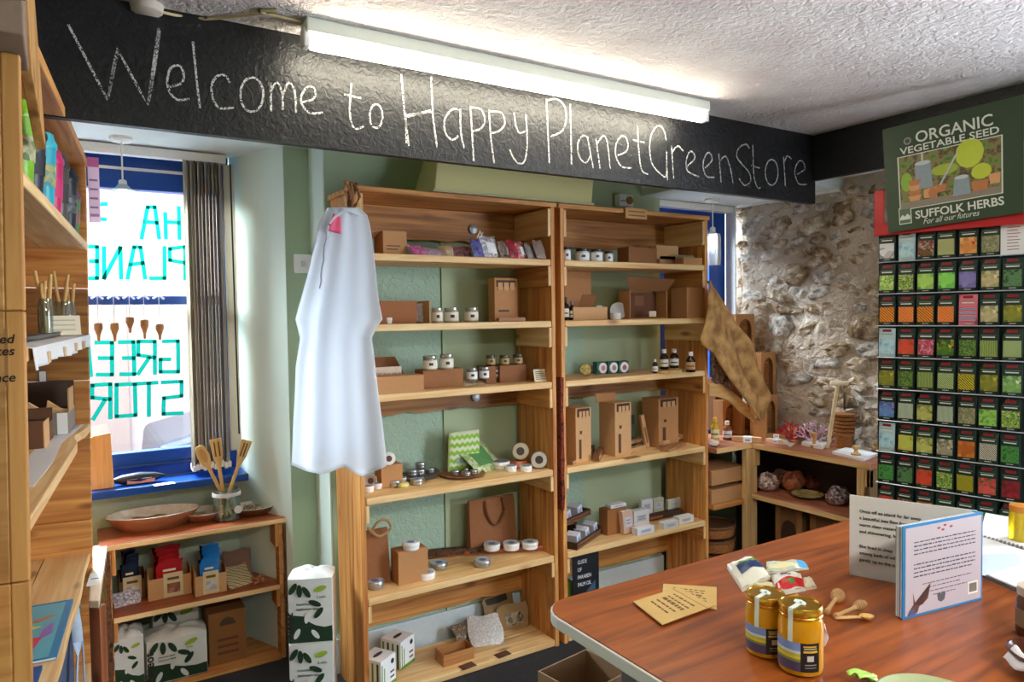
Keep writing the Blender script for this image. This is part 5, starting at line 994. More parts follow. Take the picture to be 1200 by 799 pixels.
q = aZ(787, 437, L3); t = thing('wooden_slice', 'pale wooden slice under the two amber bottles on third shelf', 'board', (q.x, q.y+0.02, L3+0.0005)); MB().flat([(-0.075, -0.02), (-0.06, -0.035), (0.06, -0.03), (0.08, -0.015), (0.075, 0.045), (-0.07, 0.045)], 0, 0.012).build('slice_body', BAMBOO, t, bevel=0.002)
bottle('amber_bottle', 'small amber bottle with white cap beside the wooden slice', 764.5, 771, 420.5, 437.5, L3, lab=LABW)
bottle('amber_bottle', 'amber bottle with cream label on the slice, nearer the small bottle', 773, 783.5, 408.5, 433, L3+0.013, group='amber bottles on the slice'); bottle('amber_bottle', 'amber bottle with cream label on the slice, nearer the single bottle', 784.5, 795.5, 408, 431.5, L3+0.013, group='amber bottles on the slice')
bottle('amber_bottle', 'amber bottle with kraft label standing alone at the end of third shelf', 804, 815, 411.5, 436.5, L3, lab=KRAFT)
x0 = aY(668, 440, 2.86).x; o = MB().add([(0, 0.03, 0), (0.10, 0.03, 0), (0.04, 0.10, 0.25), (0, 0.10, 0.27)], [(0, 1, 2, 3)]).build('cardboard_offcut', CARD, None, (1.998+0.016, 2.88, L3+0.002), 0, solid=0.004); tag(o, 'bent cardboard piece leaning beside the divider on third shelf', 'cardboard')
# fourth shelf: cardboard dispensers and thin boxes
for k, (xl, xr, yt, yb, Y) in enumerate([(675, 693, 478, 529, 2.80), (721, 740, 472, 526, 2.80), (772, 795, 467, 522, 2.84)]):
    t, W, D, h = carton('brush_dispenser', ['cardboard toothbrush dispenser nearest the divider, fourth shelf', 'middle cardboard toothbrush dispenser with raised back flap', 'cardboard toothbrush dispenser at the far end of fourth shelf'][k], xl, xr, yt, yb, L4, 0.13, [CARD_L, CARD_L, CARD][k], 'cardboard toothbrush dispensers', Y=Y)
    MB().box(-W*0.4, W*0.4, -0.0007, 0, h*0.84, h*0.99).build('cut_out', DARKP, t)
    for q_ in range(3): MB().box(-W*0.30+W*0.22*q_, -W*0.30+W*0.16+W*0.22*q_, -0.005, -0.001, h*0.83, h*0.94).build('brush_pack', CARD_L, t)
    MB().box(-W*0.30, -W*0.14, -0.0006, 0, h*0.06, h*0.42).build('printed_name', plain('5a3a28', 0.7), t); MB().box(-W*0.24, -W*0.10, -0.0006, 0, h*0.52, h*0.58).build('printed_mark', BRN, t)
    if k == 1: MB().box(-W*0.9, W*0.3, 0.10, 0.103, h, h+0.045).build('raised_flap', CARD, t)
def stick(label, a, b_, z, th, wd, m=CARD, name='flat_box', end=None, cat='box', lift=0, z2=None):
    A, B = aZ(*a, z), aZ(*b_, z2 or z); L_ = (B-A).length; t = thing(name, label, cat, (A.x, A.y, z+lift+0.0005), (0, -math.asin(max(-1, min(1, (B.z-A.z)/L_))) if z2 else 0, math.atan2(B.y-A.y, B.x-A.x)))
    MB().box(0, L_, 0, wd, 0, th).build('box_body', m, t, bevel=0.001); MB().box(L_*0.03, L_*0.4, -0.0005, 0, th*0.25, th*0.7).build('printed_strip', end or CARD_L, t); return t
CARD_M = plain('a5754c', 0.8)
stick('lower thin brush box at the divider end of fourth shelf', (671, 545), (692, 530), L4, 0.018, 0.03, CARD_D); stick('thin brush box lying on another at the divider end', (662, 540), (681, 528), L4, 0.03, 0.03, CARD_M)
stick('dark short box lying before the middle dispenser', (693, 538), (697, 529), L4, 0.035, 0.03, plain('6a4026', 0.7)); stick('second dark short box lying before the middle dispenser', (702, 541), (708, 531), L4, 0.035, 0.028, plain('7a4e30', 0.7))
stick('upper of two pale brush boxes before the middle dispenser', (725, 529), (757, 521), L4, 0.018, 0.035, CARD_L, lift=0.022); stick('lower of two pale brush boxes before the middle dispenser', (729, 533), (757, 526), L4, 0.02, 0.035, CARD_L)
stick('thin box leaning toward the far dispenser', (778, 526), (802, 517), L4, 0.018, 0.032, CARD_L, lift=0.020); stick('thin box under the leaning one by the far dispenser', (783, 530), (805, 522), L4, 0.018, 0.05, CARD_M)
q = aZ(740, 536, L4); o = MB().box(-0.05, 0.05, -0.02, 0.02, 0, 0.0012).build('price_card', plain('9a7450', 0.7), None, (q.x, q.y, L4+0.0004), 0.1); tag(o, 'flat brown card lying at the edge of fourth shelf', 'card')
t = thing('brush_box', 'long thin box leaning upright between two dispensers', 'box', (aY(760, 524, 2.87).x, 2.87, L4+0.003), (0, -0.23, 0)); MB().box(-0.012, 0.012, 0, 0.02, 0, 0.19).build('box_body', CARD_L, t, bevel=0.001); MB().box(-0.006, 0.006, -0.0005, 0, 0.03, 0.12).build('printed_strip', CARD_D, t)
t = thing('dark_sleeve', 'dark flat sleeve leaning on the back wall between dispensers', 'box', (aY(744, 516, 2.96).x, 2.97, L4+0.003), (0, -0.06, 0)); MB().box(-0.018, 0.018, 0, 0.012, 0, 0.17).build('sleeve_body', plain('2f3a2c', 0.7), t, bevel=0.001); MB().box(-0.014, 0.014, -0.0005, 0, 0.05, 0.12).build('printed_panel', plain('4a5a40', 0.7), t)
# fifth shelf: soaps
SOAPW = plain('dcdde6', 0.5, var=0.05)
def soapbox(label, xl, xr, yt, yb, z, m=SOAPW, rot=0.0, tilt=0.0, dep=0.03, group='boxed soaps on the fifth shelf', Y=None, side=CARD, name='soap_box'):
    x0, x1, Y0, h = xz(xl, xr, yt, yb, z, Y); W = x1-x0; t = thing(name, label, 'soap', ((x0+x1)/2, Y0, z+0.0006), (tilt, 0, rot), group)
    MB().box(-W/2, W/2, 0, dep, 0, h).build('box_body', m, t, bevel=0.0015); MB().box(-W*0.3, W*0.3, -0.0006, 0, h*0.30, h*0.72).build('printed_label', plain('b9bcc8', 0.5), t)
    MB().box(-W/2+0.002, W/2-0.002, 0.003, dep-0.003, h, h+0.0008).build('top_label', LABW, t)
    for q_ in range(2): MB().box(-W*0.2, W*0.2, -0.0011, -0.0006, h*(0.42+0.14*q_), h*(0.46+0.14*q_)).build('printed_line', plain('6a6e80', 0.5), t)
    return t
def tray(label, pts, z, h, m=DARKP):      # pts: front-left, front-right(near), pixel corners of the front face
    A, B = aZ(*pts[0], z), aZ(*pts[1], z); L_ = (B-A).length; t = thing('soap_tray', label, 'tray', (A.x, A.y, z+0.0005), math.atan2(B.y-A.y, B.x-A.x), 'dark cardboard soap trays'); D = 0.10
    mb = MB(); e = 0.004; mb.box(0, L_, 0, e, 0, h); mb.box(0, L_, D-e, D, 0, h); mb.box(0, e, e, D-e, 0, h); mb.box(L_-e, L_, e, D-e, 0, h); mb.box(e, L_-e, e, D-e, 0, e); mb.build('tray_body', m, t)
    for q_ in range(2): MB().box(0.0, L_, -0.004, -0.0003, h*(0.05+0.45*q_), h*(0.35+0.45*q_)).build('front_ridge', plain('7a5238', 0.7), t)
    return t, L_, D
def trayset(lbs, t, L_, D, z0, hb=0.062):
    for k, lb in enumerate(lbs):
        f = (k+0.62)/(len(lbs)+0.3); o = thing('soap_box', lb, 'soap', t.matrix_basis @ Vector((L_*f, 0.012, 0.006)), (0, -0.25, t.rotation_euler.z), 'white soap boxes in the dark trays')
        MB().box(-0.024, 0.020, 0, 0.065, 0, hb).build('box_body', plain('d6dcee', 0.45, var=0.03), o, bevel=0.0015); MB().box(-0.014, 0.012, -0.0006, 0, hb*0.25, hb*0.75).build('printed_label', plain('b0b8d4', 0.5), o)
        for q_ in range(2): MB().box(-0.010, 0.008, -0.001, -0.0006, hb*(0.4+0.15*q_), hb*(0.45+0.15*q_)).build('printed_line', plain('5a6488', 0.5), o)
t, L_, D = tray('dark tray of white soap boxes at the front of fifth shelf', ((676, 645), (708, 623)), L5, 0.035); t.location.x += 0.0
trayset(['white soap box in the front tray, nearest the shelf edge', 'white soap box in the middle of the front tray', 'white soap box in the front tray, nearest the wall'], t, L_, D, L5)
zb = L5+0.095; t = thing('riser_stand', 'small dark stand holding up the rear soap tray', 'stand', (2.035, 2.86, L5+0.0005)); 
for x in (0.0, 0.10): MB().box(x, x+0.006, 0, 0.10, 0, 0.088).build('stand_side', DARKP, t)
MB().box(-0.004, 0.11, -0.002, 0.102, 0.088, 0.093).build('stand_top', DARKP, t)
t, L_, D = tray('dark tray of white soap boxes raised at the back of fifth shelf', ((662, 617), (692, 603)), zb, 0.032)
trayset(['white soap box in the raised tray, nearer the divider', 'white soap box in the raised tray, nearer the textured wall'], t, L_, D, zb)
t, W, D, h = carton('cardboard_stand', 'brown cardboard block stand with a soap box on top, fifth shelf', 712, 734, 596, 620, L5, 0.07, plain('96602f', 0.75), Y=2.83); zt = L5+h+0.002
soapbox('white soap box on top of the brown cardboard stand', 716, 734, 591, 597, zt, Y=2.835, dep=0.05); soapbox('kraft wrapped soap leaning on the brown cardboard stand', 731, 744, 599, 617, L5+0.006, plain('c4a28c', 0.6), 0.1, -0.12, Y=2.79, name='soap_bar')
for lb, xl, xr, yt, yb, m_ in [('white soap box upright right of the leaning soap', 743, 761, 598, 616, SOAPW), ('flat white soap box at the edge before the upright one', 747, 767, 618, 626, SOAPW), ('flat kraft soap box left of the flat white one', 735, 748, 617, 622, CARD_L), ('flat soap box in the middle of the shelf edge', 778, 795, 611.5, 619, plain('d2cfc8', 0.6)), ('flat soap box at the far end of the shelf', 796, 813, 605, 613, plain('dcdad4', 0.6))]:
    soapbox(lb, xl, xr, yt, yb, L5, m_, dep=0.045)
t = stick('dark wooden riser carrying three upright soaps', (761, 611), (800, 603), L5, 0.03, 0.05, DARKP, 'wooden_riser', RUST, 'riser')
for lb, xl, xr, yt, yb, m_ in [('white upright soap on the dark riser, nearest the stand', 752, 765, 585.5, 600, SOAPW), ('grey-green upright soap in the middle of the dark riser', 766, 778, 584, 600, plain('b0ac94', 0.6)), ('pale green upright soap at the far end of the dark riser', 783, 799, 585, 600, plain('b9b8a0', 0.6))]:
    soapbox(lb, xl, xr, yt, yb, L5+0.031, m_, dep=0.022, Y=2.93)
# bottom of the second bookcase
x0 = aY(671, 693, 2.80).x; x1 = aY(702, 690, 2.80).x; z0 = aY(685, 694, 2.80).z; z1 = aY(685, 651, 2.80).z
t = thing('palm_oil_leaflet', 'black leaflet about paraben and palm oil under the fifth shelf', 'leaflet', ((x0+x1)/2, 2.80, L6+0.002)); MB().box(-(x1-x0)/2, (x1-x0)/2, 0, 0.003, 0, 0.44-0.045-L6).build('leaflet_sheet', plain('12141a', 0.45), t)
for k, s_ in enumerate(['GUIDE', 'OF', 'PARABEN', 'PALM OIL']): text(s_, 0.028, LABW, t, (-0.052, -0.0006, (0.405-0.038*k)-L6-0.06), (PI/2, 0, 0), align='LEFT', sx=0.72)
mb = MB(); mb.add([(0.0, -0.0008, 0.0), (0.06, -0.0008, 0), (0.06, -0.0008, 0.05)], [(0, 1, 2)]); mb.build('printed_corner', plain('3a5a7a', 0.5), t, (0, 0, z0-L6))
pouch('green_packet', 'green and white packet on the floor shelf beside the leaflet', 661, 677, 682, 700, L6+0.0, multi(['7aa83c', 'b4d06a', 'e4e8d8'], 60), lean=0.2, Y=2.85, parts=None) if False else None
t = carton('green_box', 'green printed box beside the black leaflet on the bottom shelf', 662, 674, 683, 740, L6, 0.12, plain('8fb84a', 0.5), Y=2.84)[0]
MB().box(2.0-2.0, 0.6, 0, 0.0, 0, 0).build('x', WHITE) if False else None

# ================================================================ tall shelf unit goods
def onLU(x, y, z, back=0.03):
    p = aZ(x, y, z); return Vector((p.x-back, p.y, z+0.0005))
CUPS = [('green travel cup with patterned wrap at the near end of the top shelf', 34, 206, 117, 7.5, '8fc81e', '7ab81a', ['d9d4b0', '4a6a1a']), ('black travel cup between the green and turquoise ones', 45, 221, 143, 7.5, '1f2430', '2a3040', None), ('turquoise travel cup with dotted band', 57, 230, 155, 7.5, '2bb4c8', '1fa8c0', ['c9b84a', '2a8a9a']),
        ('pink travel cup beside the turquoise one', 66.5, 240, 175, 6.5, 'e03a7c', 'd42a6c', None), ('dark grey travel cup behind the pink one', 74, 249, 181, 6, '4a4648', '5a5450', None), ('tall black travel cup with silver band', 83, 260, 197, 7, '20242c', '262a34', ['8a8e94', '20242c']),
        ('clear cup printed with pink flowers near the window end', 91, 272, 222, 6.5, '8a4a6a', '5a8a5a', ['c94a7a', '4a8a4a']), ('small red travel cup last before the window end', 99.5, 279, 240, 3.6, 'e05a4c', 'd9483c', None)]
def proj(p):
    v = Vector(p)-CAM; z_ = v.dot(FW); return 600+FPX*v.dot(RT)/z_, 399.5-FPX*v.dot(UP)/z_, z_
for (lb, x, yb, yt, rp, c1, c2, band), xr_, rr in zip(CUPS, (41.5, 53, 65.5, 74, 81, 91, 98, 102.5), (0.040, 0.042, 0.040, 0.038, 0.038, 0.042, 0.038, 0.030)):
    lo, hi = -1.38, -0.03
    for _ in range(30):
        md = (lo+hi)/2; q = proj(LUw(-0.05, md, 1.89)); lo, hi = (md, hi) if q[0]+rr*0.97*FPX/q[2] < xr_ else (lo, md)
    p = LUw(-0.05, min(md, -0.035), 1.8905); q = proj(p); h = 0.20
    for _ in range(20): h += (proj((p.x, p.y, p.z+h))[1]-yt)*q[2]/FPX*0.8
    h = max(0.10, min(h, 0.24))
    t = thing('travel_cup', lb, 'cup', p, facecam(p), 'travel cups on the top shelf')
    MB().lathe([(rr*0.66, 0), (rr*0.70, 0.004), (rr*0.98, h*0.80), (rr*0.98, h*0.82), (0, h*0.82)], 24).build('cup_body', plain(c2, 0.4), t, smooth=True)
    MB().lathe([(rr*1.03, h*0.80), (rr*1.06, h*0.82), (rr*1.04, h*0.87), (rr*0.9, h*0.92), (rr*0.86, h*0.98), (rr*0.7, h), (0, h*0.985)], 24).build('lid', plain(c1, 0.35), t, smooth=True)
    MB().lathe([(rr*0.80, h*0.34), (rr*0.86, h*0.34), (rr*0.94, h*0.60), (rr*0.86, h*0.60)], 24).build('grip_band', multi(band, 60, 'voronoi') if band else plain(c1, 0.6), t, smooth=True)
p = aY(104.5, 190, 3.0); t = thing('hanging_card', 'pink and white printed card hanging from the top of the shelf unit', 'card', (p.x+0.012, 3.0, 1.96)); MB().box(-0.018, 0.018, 0, 0.002, 0.0, 0.235).build('card_sheet', translucent('ffe8f4', 0.6), t); MB().box(-0.018, 0.018, -0.0008, 0, 0.20, 0.235).build('pink_header', plain('d070a8', 0.6), t); MB().box(-0.014, 0.014, -0.0008, 0, 0.02, 0.03).build('pink_footer', plain('c890b8', 0.6), t)
for q in range(4): MB().box(-0.014, 0.012, -0.0008, 0, 0.05+0.033*q, 0.057+0.033*q).build('printed_line', plain('9a84b0', 0.6), t)
# cloth runner on the second shelf of the unit
t = thing('cloth_runner', 'white wavy cloth runner hanging over the shelf edge under the glass jars', 'cloth')
t.location = LUw(0, 0, 1.552); t.rotation_euler = (0, 0, -TH)
def rf(u, v):
    y = -UW+0.01+(UW-0.03)*u
    if v < 0.35: k = v/0.35; return (-0.24+k*0.246, y, 0.0+0.0015*math.sin(y*30))
    k = (v-0.35)/0.65; dz = (0.044+0.004*math.sin(y*9+1.5))*k
    return (0.007+0.006*math.sin(y*40)*k, y, -dz)
mb = MB(); mb.grid(rf, 60, 10); mb.build('cloth', plain('dfe0e4', 0.8, bump=0.15), t, smooth=True, solid=0.0015)
for k, (y, z) in enumerate(((-0.9, -0.03), (-0.6, -0.028), (-0.35, -0.03), (-1.2, -0.03))): MB().flat([(0.008, y-0.02), (0.014, y-0.02), (0.014, y+0.02), (0.008, y+0.02)], z-0.012, z+0.012).build('leaf_print', plain('cdb08a', 0.8), t)
def cont(x, y, z): p = aZ(x, y, z); return p
def glassjar(label, xl, xr, yt, yb, z, strawspx):
    c, rr, s = stand((xl+xr)/2, yb, z, (xr-xl)/2, 2.62 if xl < 60 else 2.80); h = (yb-yt)*s; t = thing('glass_jar', label, 'jar', (c.x, c.y, z+0.001), 0, 'glass jars of bamboo straws')
    MB().lathe([(0, 0.001), (rr*0.9, 0.001), (rr, 0.006), (rr, h*0.8), (rr*0.88, h*0.88), (rr*0.9, h), (rr*0.86, h), (rr*0.84, h*0.88), (rr*0.94, h*0.8), (rr*0.94, 0.008), (0, 0.006)], 22).build('glass', thinglass('e8f0ee', 0.10, 0.04), t, smooth=True)
    for k, (ox, oy, lx, ly, hh) in enumerate(strawspx):
        o = MB().tube([(ox*rr, oy*rr, 0.008), (lx*rr, ly*rr, hh)], 0.0055, 10).build('bamboo_straw', BAMBOO, None, (t.location.x, t.location.y, z+0.001)); tag(o, 'bamboo straw %s in the %s' % (['leaning furthest to the near side', 'standing nearly upright', 'leaning to the window side', 'lying against the back rim'][k], label.split(' of ')[0]+(' nearer the floor' if 'nearer' in label else ' by the card')), 'straw', 'bamboo straws in the glass jars')
ZB = 1.556
glassjar('tall glass jar of bamboo straws nearer the shop floor', 46, 62, 350, 393, ZB, [(0.2, 0, -1.1, 0.2, 0.20), (-0.4, 0.1, 0.1, 0.3, 0.17), (0.3, 0.4, 0.8, 0.5, 0.19), (0, -0.5, -0.4, -0.6, 0.16)])
glassjar('glass jar of bamboo straws behind the white card', 66, 88, 352, 390, ZB, [(-0.5, 0.3, 0.4, 0.2, 0.20), (0.4, -0.2, 0.9, 0.3, 0.17), (-0.2, 0.4, -0.9, 0.3, 0.21), (0.6, 0.2, 0.2, 0.5, 0.18)])
p = aY(81, 397, 2.62); t = thing('name_card', 'white flowered card propped before the glass jars', 'card', (p.x-0.01, p.y, ZB+0.001), (-0.2, 0, 0.25)); MB().box(-0.05, 0.045, 0, 0.002, 0, 0.062).build('card_sheet', CREAM, t)
for q in range(3): MB().box(-0.035, 0.03, -0.0005, 0, 0.015+0.015*q, 0.019+0.015*q).build('flower_print', plain('b4b8a4', 0.6), t)
a, b_ = aZ(33, 401, ZB), aZ(80, 398, ZB); t = thing('slate_tray', 'dark slate tray lying on the cloth runner', 'tray', LUw(-0.15, -0.72, ZB), -TH); MB().box(-0.10, 0.115, -0.42, 0.20, 0, 0.010).build('slate', plain('3a332e', 0.5), t, bevel=0.002); MB().box(0.10, 0.119, 0.165, 0.204, 0.010, 0.014).build('silver_corner', METAL, t)
# third shelf of the unit
p = LUw(-0.13, -0.02, 1.2195); t = thing('display_tray', 'grey cardboard display tray of wooden tools with raised back', 'tray', LUw(-0.165, -0.262, 1.2195), -TH)
mb = MB(); mb.box(-0.13, 0.12, -0.0, 0.004, 0, 0.075); mb.box(-0.13, -0.126, 0.004, 0.24, 0, 0.075); mb.box(0.116, 0.12, 0.004, 0.24, 0, 0.075); mb.box(-0.126, 0.116, 0.004, 0.24, 0, 0.004); mb.build('tray_body', plain('8a8078', 0.75), t)
MB().box(-0.13, 0.12, 0.236, 0.240, 0, 0.165).build('raised_back', plain('4a372c', 0.8), t); MB().box(0.09, 0.12, -0.001, 0.0, 0.002, 0.074).build('white_corner', WHITE, t); MB().box(0.117, 0.121, 0.05, 0.20, 0.07, 0.15).build('side_ear', KRAFT, t)
for k, (x, y, lb, m_) in enumerate([(-0.10, 0.06, 'yellow curved tool at the left end of the grey display tray', plain('b8952c', 0.5)), (-0.055, 0.07, 'second yellow curved tool in the grey display tray', plain('c4a03a', 0.5)), (-0.005, 0.08, 'thin yellow hooked tool in the grey display tray', plain('c9a23c', 0.5))]):
    o = MB().tube(smooth_pts([(0, 0, 0), (0.004, 0, 0.05), (0.0, 0, 0.09), (-0.02, 0, 0.115)], 4), [0.006, 0.007, 0.008, 0.008, 0.009, 0.009, 0.009, 0.009, 0.008, 0.008, 0.006, 0.005, 0.004], 8).build('curved_tool', m_, None, t.matrix_basis @ Vector((x, y, 0.006)), smooth=True); tag(o, lb, 'tool', 'tools in the grey display tray')
for k, x in enumerate((0.035, 0.085)):
    o = MB().prism([(-0.03, 0.05), (0.03, 0.055), (0.034, 0.075), (0.01, 0.08), (-0.015, 0.10), (-0.028, 0.11), (-0.034, 0.07)], 0, 0.014).build('wooden_rack_piece', LX_, None, t.matrix_basis @ Vector((x, 0.03+0.03*k, 0.004+0.0)), -TH, bevel=0.003); tag(o, ['pale shaped wooden piece in the middle of the grey tray', 'pale shaped wooden piece at the outer end of the grey tray'][k], 'wooden piece')
t = thing('display_tray', 'small brown cardboard tray in front on the white paper', 'tray', LUw(-0.182, -0.53, 1.2195), -TH)
mb = MB(); mb.box(-0.12, 0.10, 0, 0.004, 0, 0.085); mb.box(-0.12, -0.116, 0.004, 0.22, 0, 0.085); mb.box(0.096, 0.10, 0.004, 0.22, 0, 0.06); mb.box(-0.116, 0.096, 0.004, 0.22, 0, 0.004); mb.box(-0.12, 0.10, 0.22, 0.224, 0, 0.10); mb.build('tray_body', plain('6a452c', 0.8), t)
MB().box(0.100, 0.103, 0.0, 0.11, 0, 0.08).build('kraft_side', CARD_L, t); MB().box(-0.115, 0.09, 0.01, 0.2, 0.06, 0.066).build('dark_contents', BLACK, t)
o = MB().flat([(-0.29, -1.1), (-0.035, -1.1), (-0.03, -0.80), (-0.045, -0.45), (-0.035, -0.25), (-0.02, -0.02), (-0.1, -0.02), (-0.29, -0.3)], 0, 0.0012).build('white_paper', plain('e6eaf4', 0.6, var=0.02), None, LUw(0, 0, 1.2188)); o.rotation_euler = (0, 0, -TH); tag(o, 'white paper sheet lining the third shelf of the tall unit', 'paper')
p = aY(54, 450, 3.055); t = thing('paper_tag', 'small white tag fixed on the end boards above the grey tray', 'tag', LUw(-0.145, -0.002, 1.37)); t.rotation_euler = (0, 0, -TH); MB().box(-0.010, 0.010, -0.002, 0.0, 0, 0.05).build('tag_sheet', WHITE, t); MB().box(-0.013, 0.013, -0.0005, 0.0, -0.004, 0.054).build('tag_backing', plain('6a6460', 0.7), t)
# books on the fourth shelf
def bookflat(label, x0, x1, y0, y1, z, cov, th=0.008):
    t = thing('picture_book', label, 'book', LUw((x0+x1)/2, (y0+y1)/2, z+0.001), -TH); hx, hy = (x1-x0)/2, (y1-y0)/2
    MB().box(-hx, hx, -hy, hy, 0, th*0.15).build('back_cover', cov, t); MB().box(-hx+0.002, hx-0.002, -hy+0.002, hy-0.002, th*0.15, th*0.85).build('pages', WHITE, t); MB().box(-hx, hx, -hy, hy, th*0.85, th).build('front_cover', cov, t); return t, hx, hy, th
t, hx, hy, th = bookflat('colourful underwater picture book lying on the fourth shelf', -0.25, -0.015, -0.93, -0.51, 0.735, plain('2088c0', 0.25))
def pr2(nm, pts, h_, k): MB().flat(pts, th, th+0.0004*k).build(nm, plain(h_, 0.3), t)
pr2('printed_sea', [(-hx+0.0, -hy+0.01), (hx-0.018, -hy+0.01), (hx-0.018, hy-0.015), (-hx, hy-0.015)], '5ab4cc', 1)
pr2('printed_whale', [(-0.06, 0.08), (0.03, 0.075), (0.07, 0.10), (0.085, 0.09), (0.05, 0.055), (-0.07, 0.05)], 'b0805c', 2); pr2('printed_fish', [(-0.05, 0.105), (-0.01, 0.115), (0.01, 0.10), (-0.02, 0.09)], 'e8d83a', 2); pr2('printed_fish', [(-0.01, 0.02), (0.03, 0.035), (0.06, 0.02), (0.02, 0.005)], 'f0e030', 2)
pr2('printed_shark', [(-0.10, -0.01), (-0.02, 0.0), (0.0, -0.008), (-0.10, -0.03)], '3a6a8a', 2); pr2('printed_coral', [(-0.10, -0.125), (0.0, -0.125), (0.0, -0.06), (-0.04, -0.045), (-0.10, -0.07)], '7a8a3c', 2); pr2('printed_coral', [(0.0, -0.125), (0.06, -0.125), (0.07, -0.06), (0.03, -0.05)], 'd04a6a', 3); pr2('printed_coral', [(-0.08, -0.07), (0.03, -0.06), (0.01, -0.03), (-0.06, -0.03)], 'b06a3a', 3); pr2('printed_weed', [(0.06, -0.08), (0.09, -0.04), (0.085, 0.04), (0.065, 0.0)], '8a6ac0', 2)
bookflat('blue covered book lying before the underwater picture book', -0.25, -0.04, -1.30, -0.965, 0.735, plain('1c5ea8', 0.25))
t = thing('cloth_bag', 'blue bag with pale strap hanging under the fourth shelf', 'bag', LUw(-0.06, -0.36, 0.3215), -TH)
mb = MB(); mb.grid(lambda u, v: (0.03*math.sin(PI*u), (u-0.5)*0.28, v*0.28), 8, 6); mb.grid(lambda u, v: (-0.06-0.03*math.sin(PI*u), (u-0.5)*0.28, v*0.28), 8, 6); mb.box(-0.06, 0.0, -0.14, 0.14, 0, 0.01); mb.build('bag_body', plain('4a5a78', 0.8), t, smooth=True); MB().tube(smooth_pts([(0.04, -0.10, 0.05), (0.05, -0.06, 0.25), (0.03, 0.04, 0.38), (0.045, 0.10, 0.24), (0.05, 0.12, 0.0)], 5), 0.014, 8, 0.25).build('strap', plain('a9c0dc', 0.6), t, smooth=True); text('bag', 0.05, WHITE, t, (0.033, 0.03, 0.2), (PI/2, 0, PI/2)) if False else None
# paper label with handwriting and wooden paddle on the near end
q = aY(12, 418, LUw(0, -UW-0.03, 0).y); t = thing('handwritten_label', 'brown paper label with black handwriting on the near end boards', 'label', LUw(-0.012, -UW-0.0225, 1.475), -TH); z1 = aY(12, 385, t.location.y).z-1.475; z0 = aY(12, 452, t.location.y).z-1.475
MB().box(-0.20, 0.006, -0.0015, 0, z0, z1).build('label_paper', plain('96693c', 0.85), t); INKT = plain('1c1612', 0.8)
for s_, yy in (('dried', 402), ('shakes', 416), ('once', 447)): text(s_, 0.024, INKT, t, (-0.004, -0.002, aY(12, yy, t.location.y).z-1.475), (PI/2, 0, 0), align='RIGHT', shear=0.2, bold=0.0004)
t = thing('wooden_paddle', 'pale rounded wooden board hanging on the near end of the unit', 'board', LUw(-0.11, -UW-0.04, 0), -TH); zt_, zb_ = aY(6, 585, t.location.y).z, aY(6, 745, t.location.y).z
mb = MB(); mb.prism([(-0.12, zt_+0.1), (0.045, zt_+0.1), (0.06, zt_-0.06), (0.07, (zt_+zb_)/2), (0.072, zb_+0.03), (0.06, zb_+0.008), (0.035, zb_), (-0.12, zb_)], -0.008, 0.008); mb.build('paddle_board', wood('e0b878', 'c29450', 'Z', knots=False), t, bevel=0.004); MB().cyl(0.004, 0, 0.02, 8).build('hanging_peg', DARKP, t, (0.0, 0.016, zt_+0.07), (PI/2, 0, 0))
# ================================================================ under and on the window bench
def bowl(label, xl, xr, yt, yb, z, m_out, m_in, hpx, name='palm_leaf_bowl', group=None, rot=None, leaf=None):
    """oval bowl: rim spans xl..xr; rim far edge yt; foot at yb"""
    c0 = aZ((xl+xr)/2, yb-2, z); s = mpp(c0); rx = (xr-xl)/2*s; h = hpx*s
    rimc = aZ((xl+xr)/2, yt+(yb-hpx-yt)/2+1, z+h); far, near = aZ((xl+xr)/2, yt, z+h), aZ((xl+xr)/2, yb-hpx*0.85, z+h); ry = max((far-near).length/2, 0.03)
    if z == BZ:
        ry = min(ry, 0.115); k_ = min(1.0, (3.635-ry)/rimc.y); rimc.x *= k_; rimc.y *= k_; rx *= k_
    t = thing(name, label, 'bowl', (rimc.x, rimc.y, z+0.0005), facecam(rimc), group)
    MB().lathe([(0, 0), (0.62, 0), (0.82, h*0.4), (1.0, h*0.97), (1.0, h)], 36, sx=ry, sy=rx, cap=False).build('outer_shell', m_out, t, smooth=True)
    MB().lathe([(1.0, h), (0.965, h+0.001), (0.86, h*0.55), (0.62, h*0.16), (0, h*0.12)], 36, sx=ry, sy=rx, wob=0.004, cap=False).build('inner_shell', m_in, t, smooth=True)
    return t, rx, ry, h
INB = multi(['f4f0e8', 'e2d6c0', 'faf8f4'], 14, 'noise', 0.5); OUTB = wood('a06a48', '7f4a30', 'Y', knots=False, rough=0.4)
t, rx, ry, h = bowl('large oval palm leaf bowl on the window bench', 128, 230, 580, 614, BZ, OUTB, INB, 18); 
MB().grid(lambda u, v: (ry*(-0.5+0.9*u), rx*(-0.45+0.65*v)+0.02*math.sin(u*5), h*0.55+0.004*math.sin(v*9)), 6, 6).build('tan_leaf', multi(['c9a468', 'e0c894', 'a8844c'], 30, 'x'), t, smooth=True, solid=0.002)
t, rx, ry, h = bowl('small palm leaf bowl in the middle of the window bench', 211.5, 264, 592, 613, BZ, OUTB, INB, 11, group=None); MB().grid(lambda u, v: (ry*(-0.5+0.5*u), rx*(-0.6+0.7*v), h*0.6), 4, 4).build('tan_leaf', multi(['b98a4c', 'd9b878'], 30, 'x'), t, solid=0.002)
t, rx, ry, h = bowl('small bowl of pale shavings at the end of the window bench', 272, 322, 586, 606, BZ, wood('7a4a30', '5a3220', 'Y', knots=False, rough=0.4), INB, 10)
mb = MB(); r = random.Random(9)
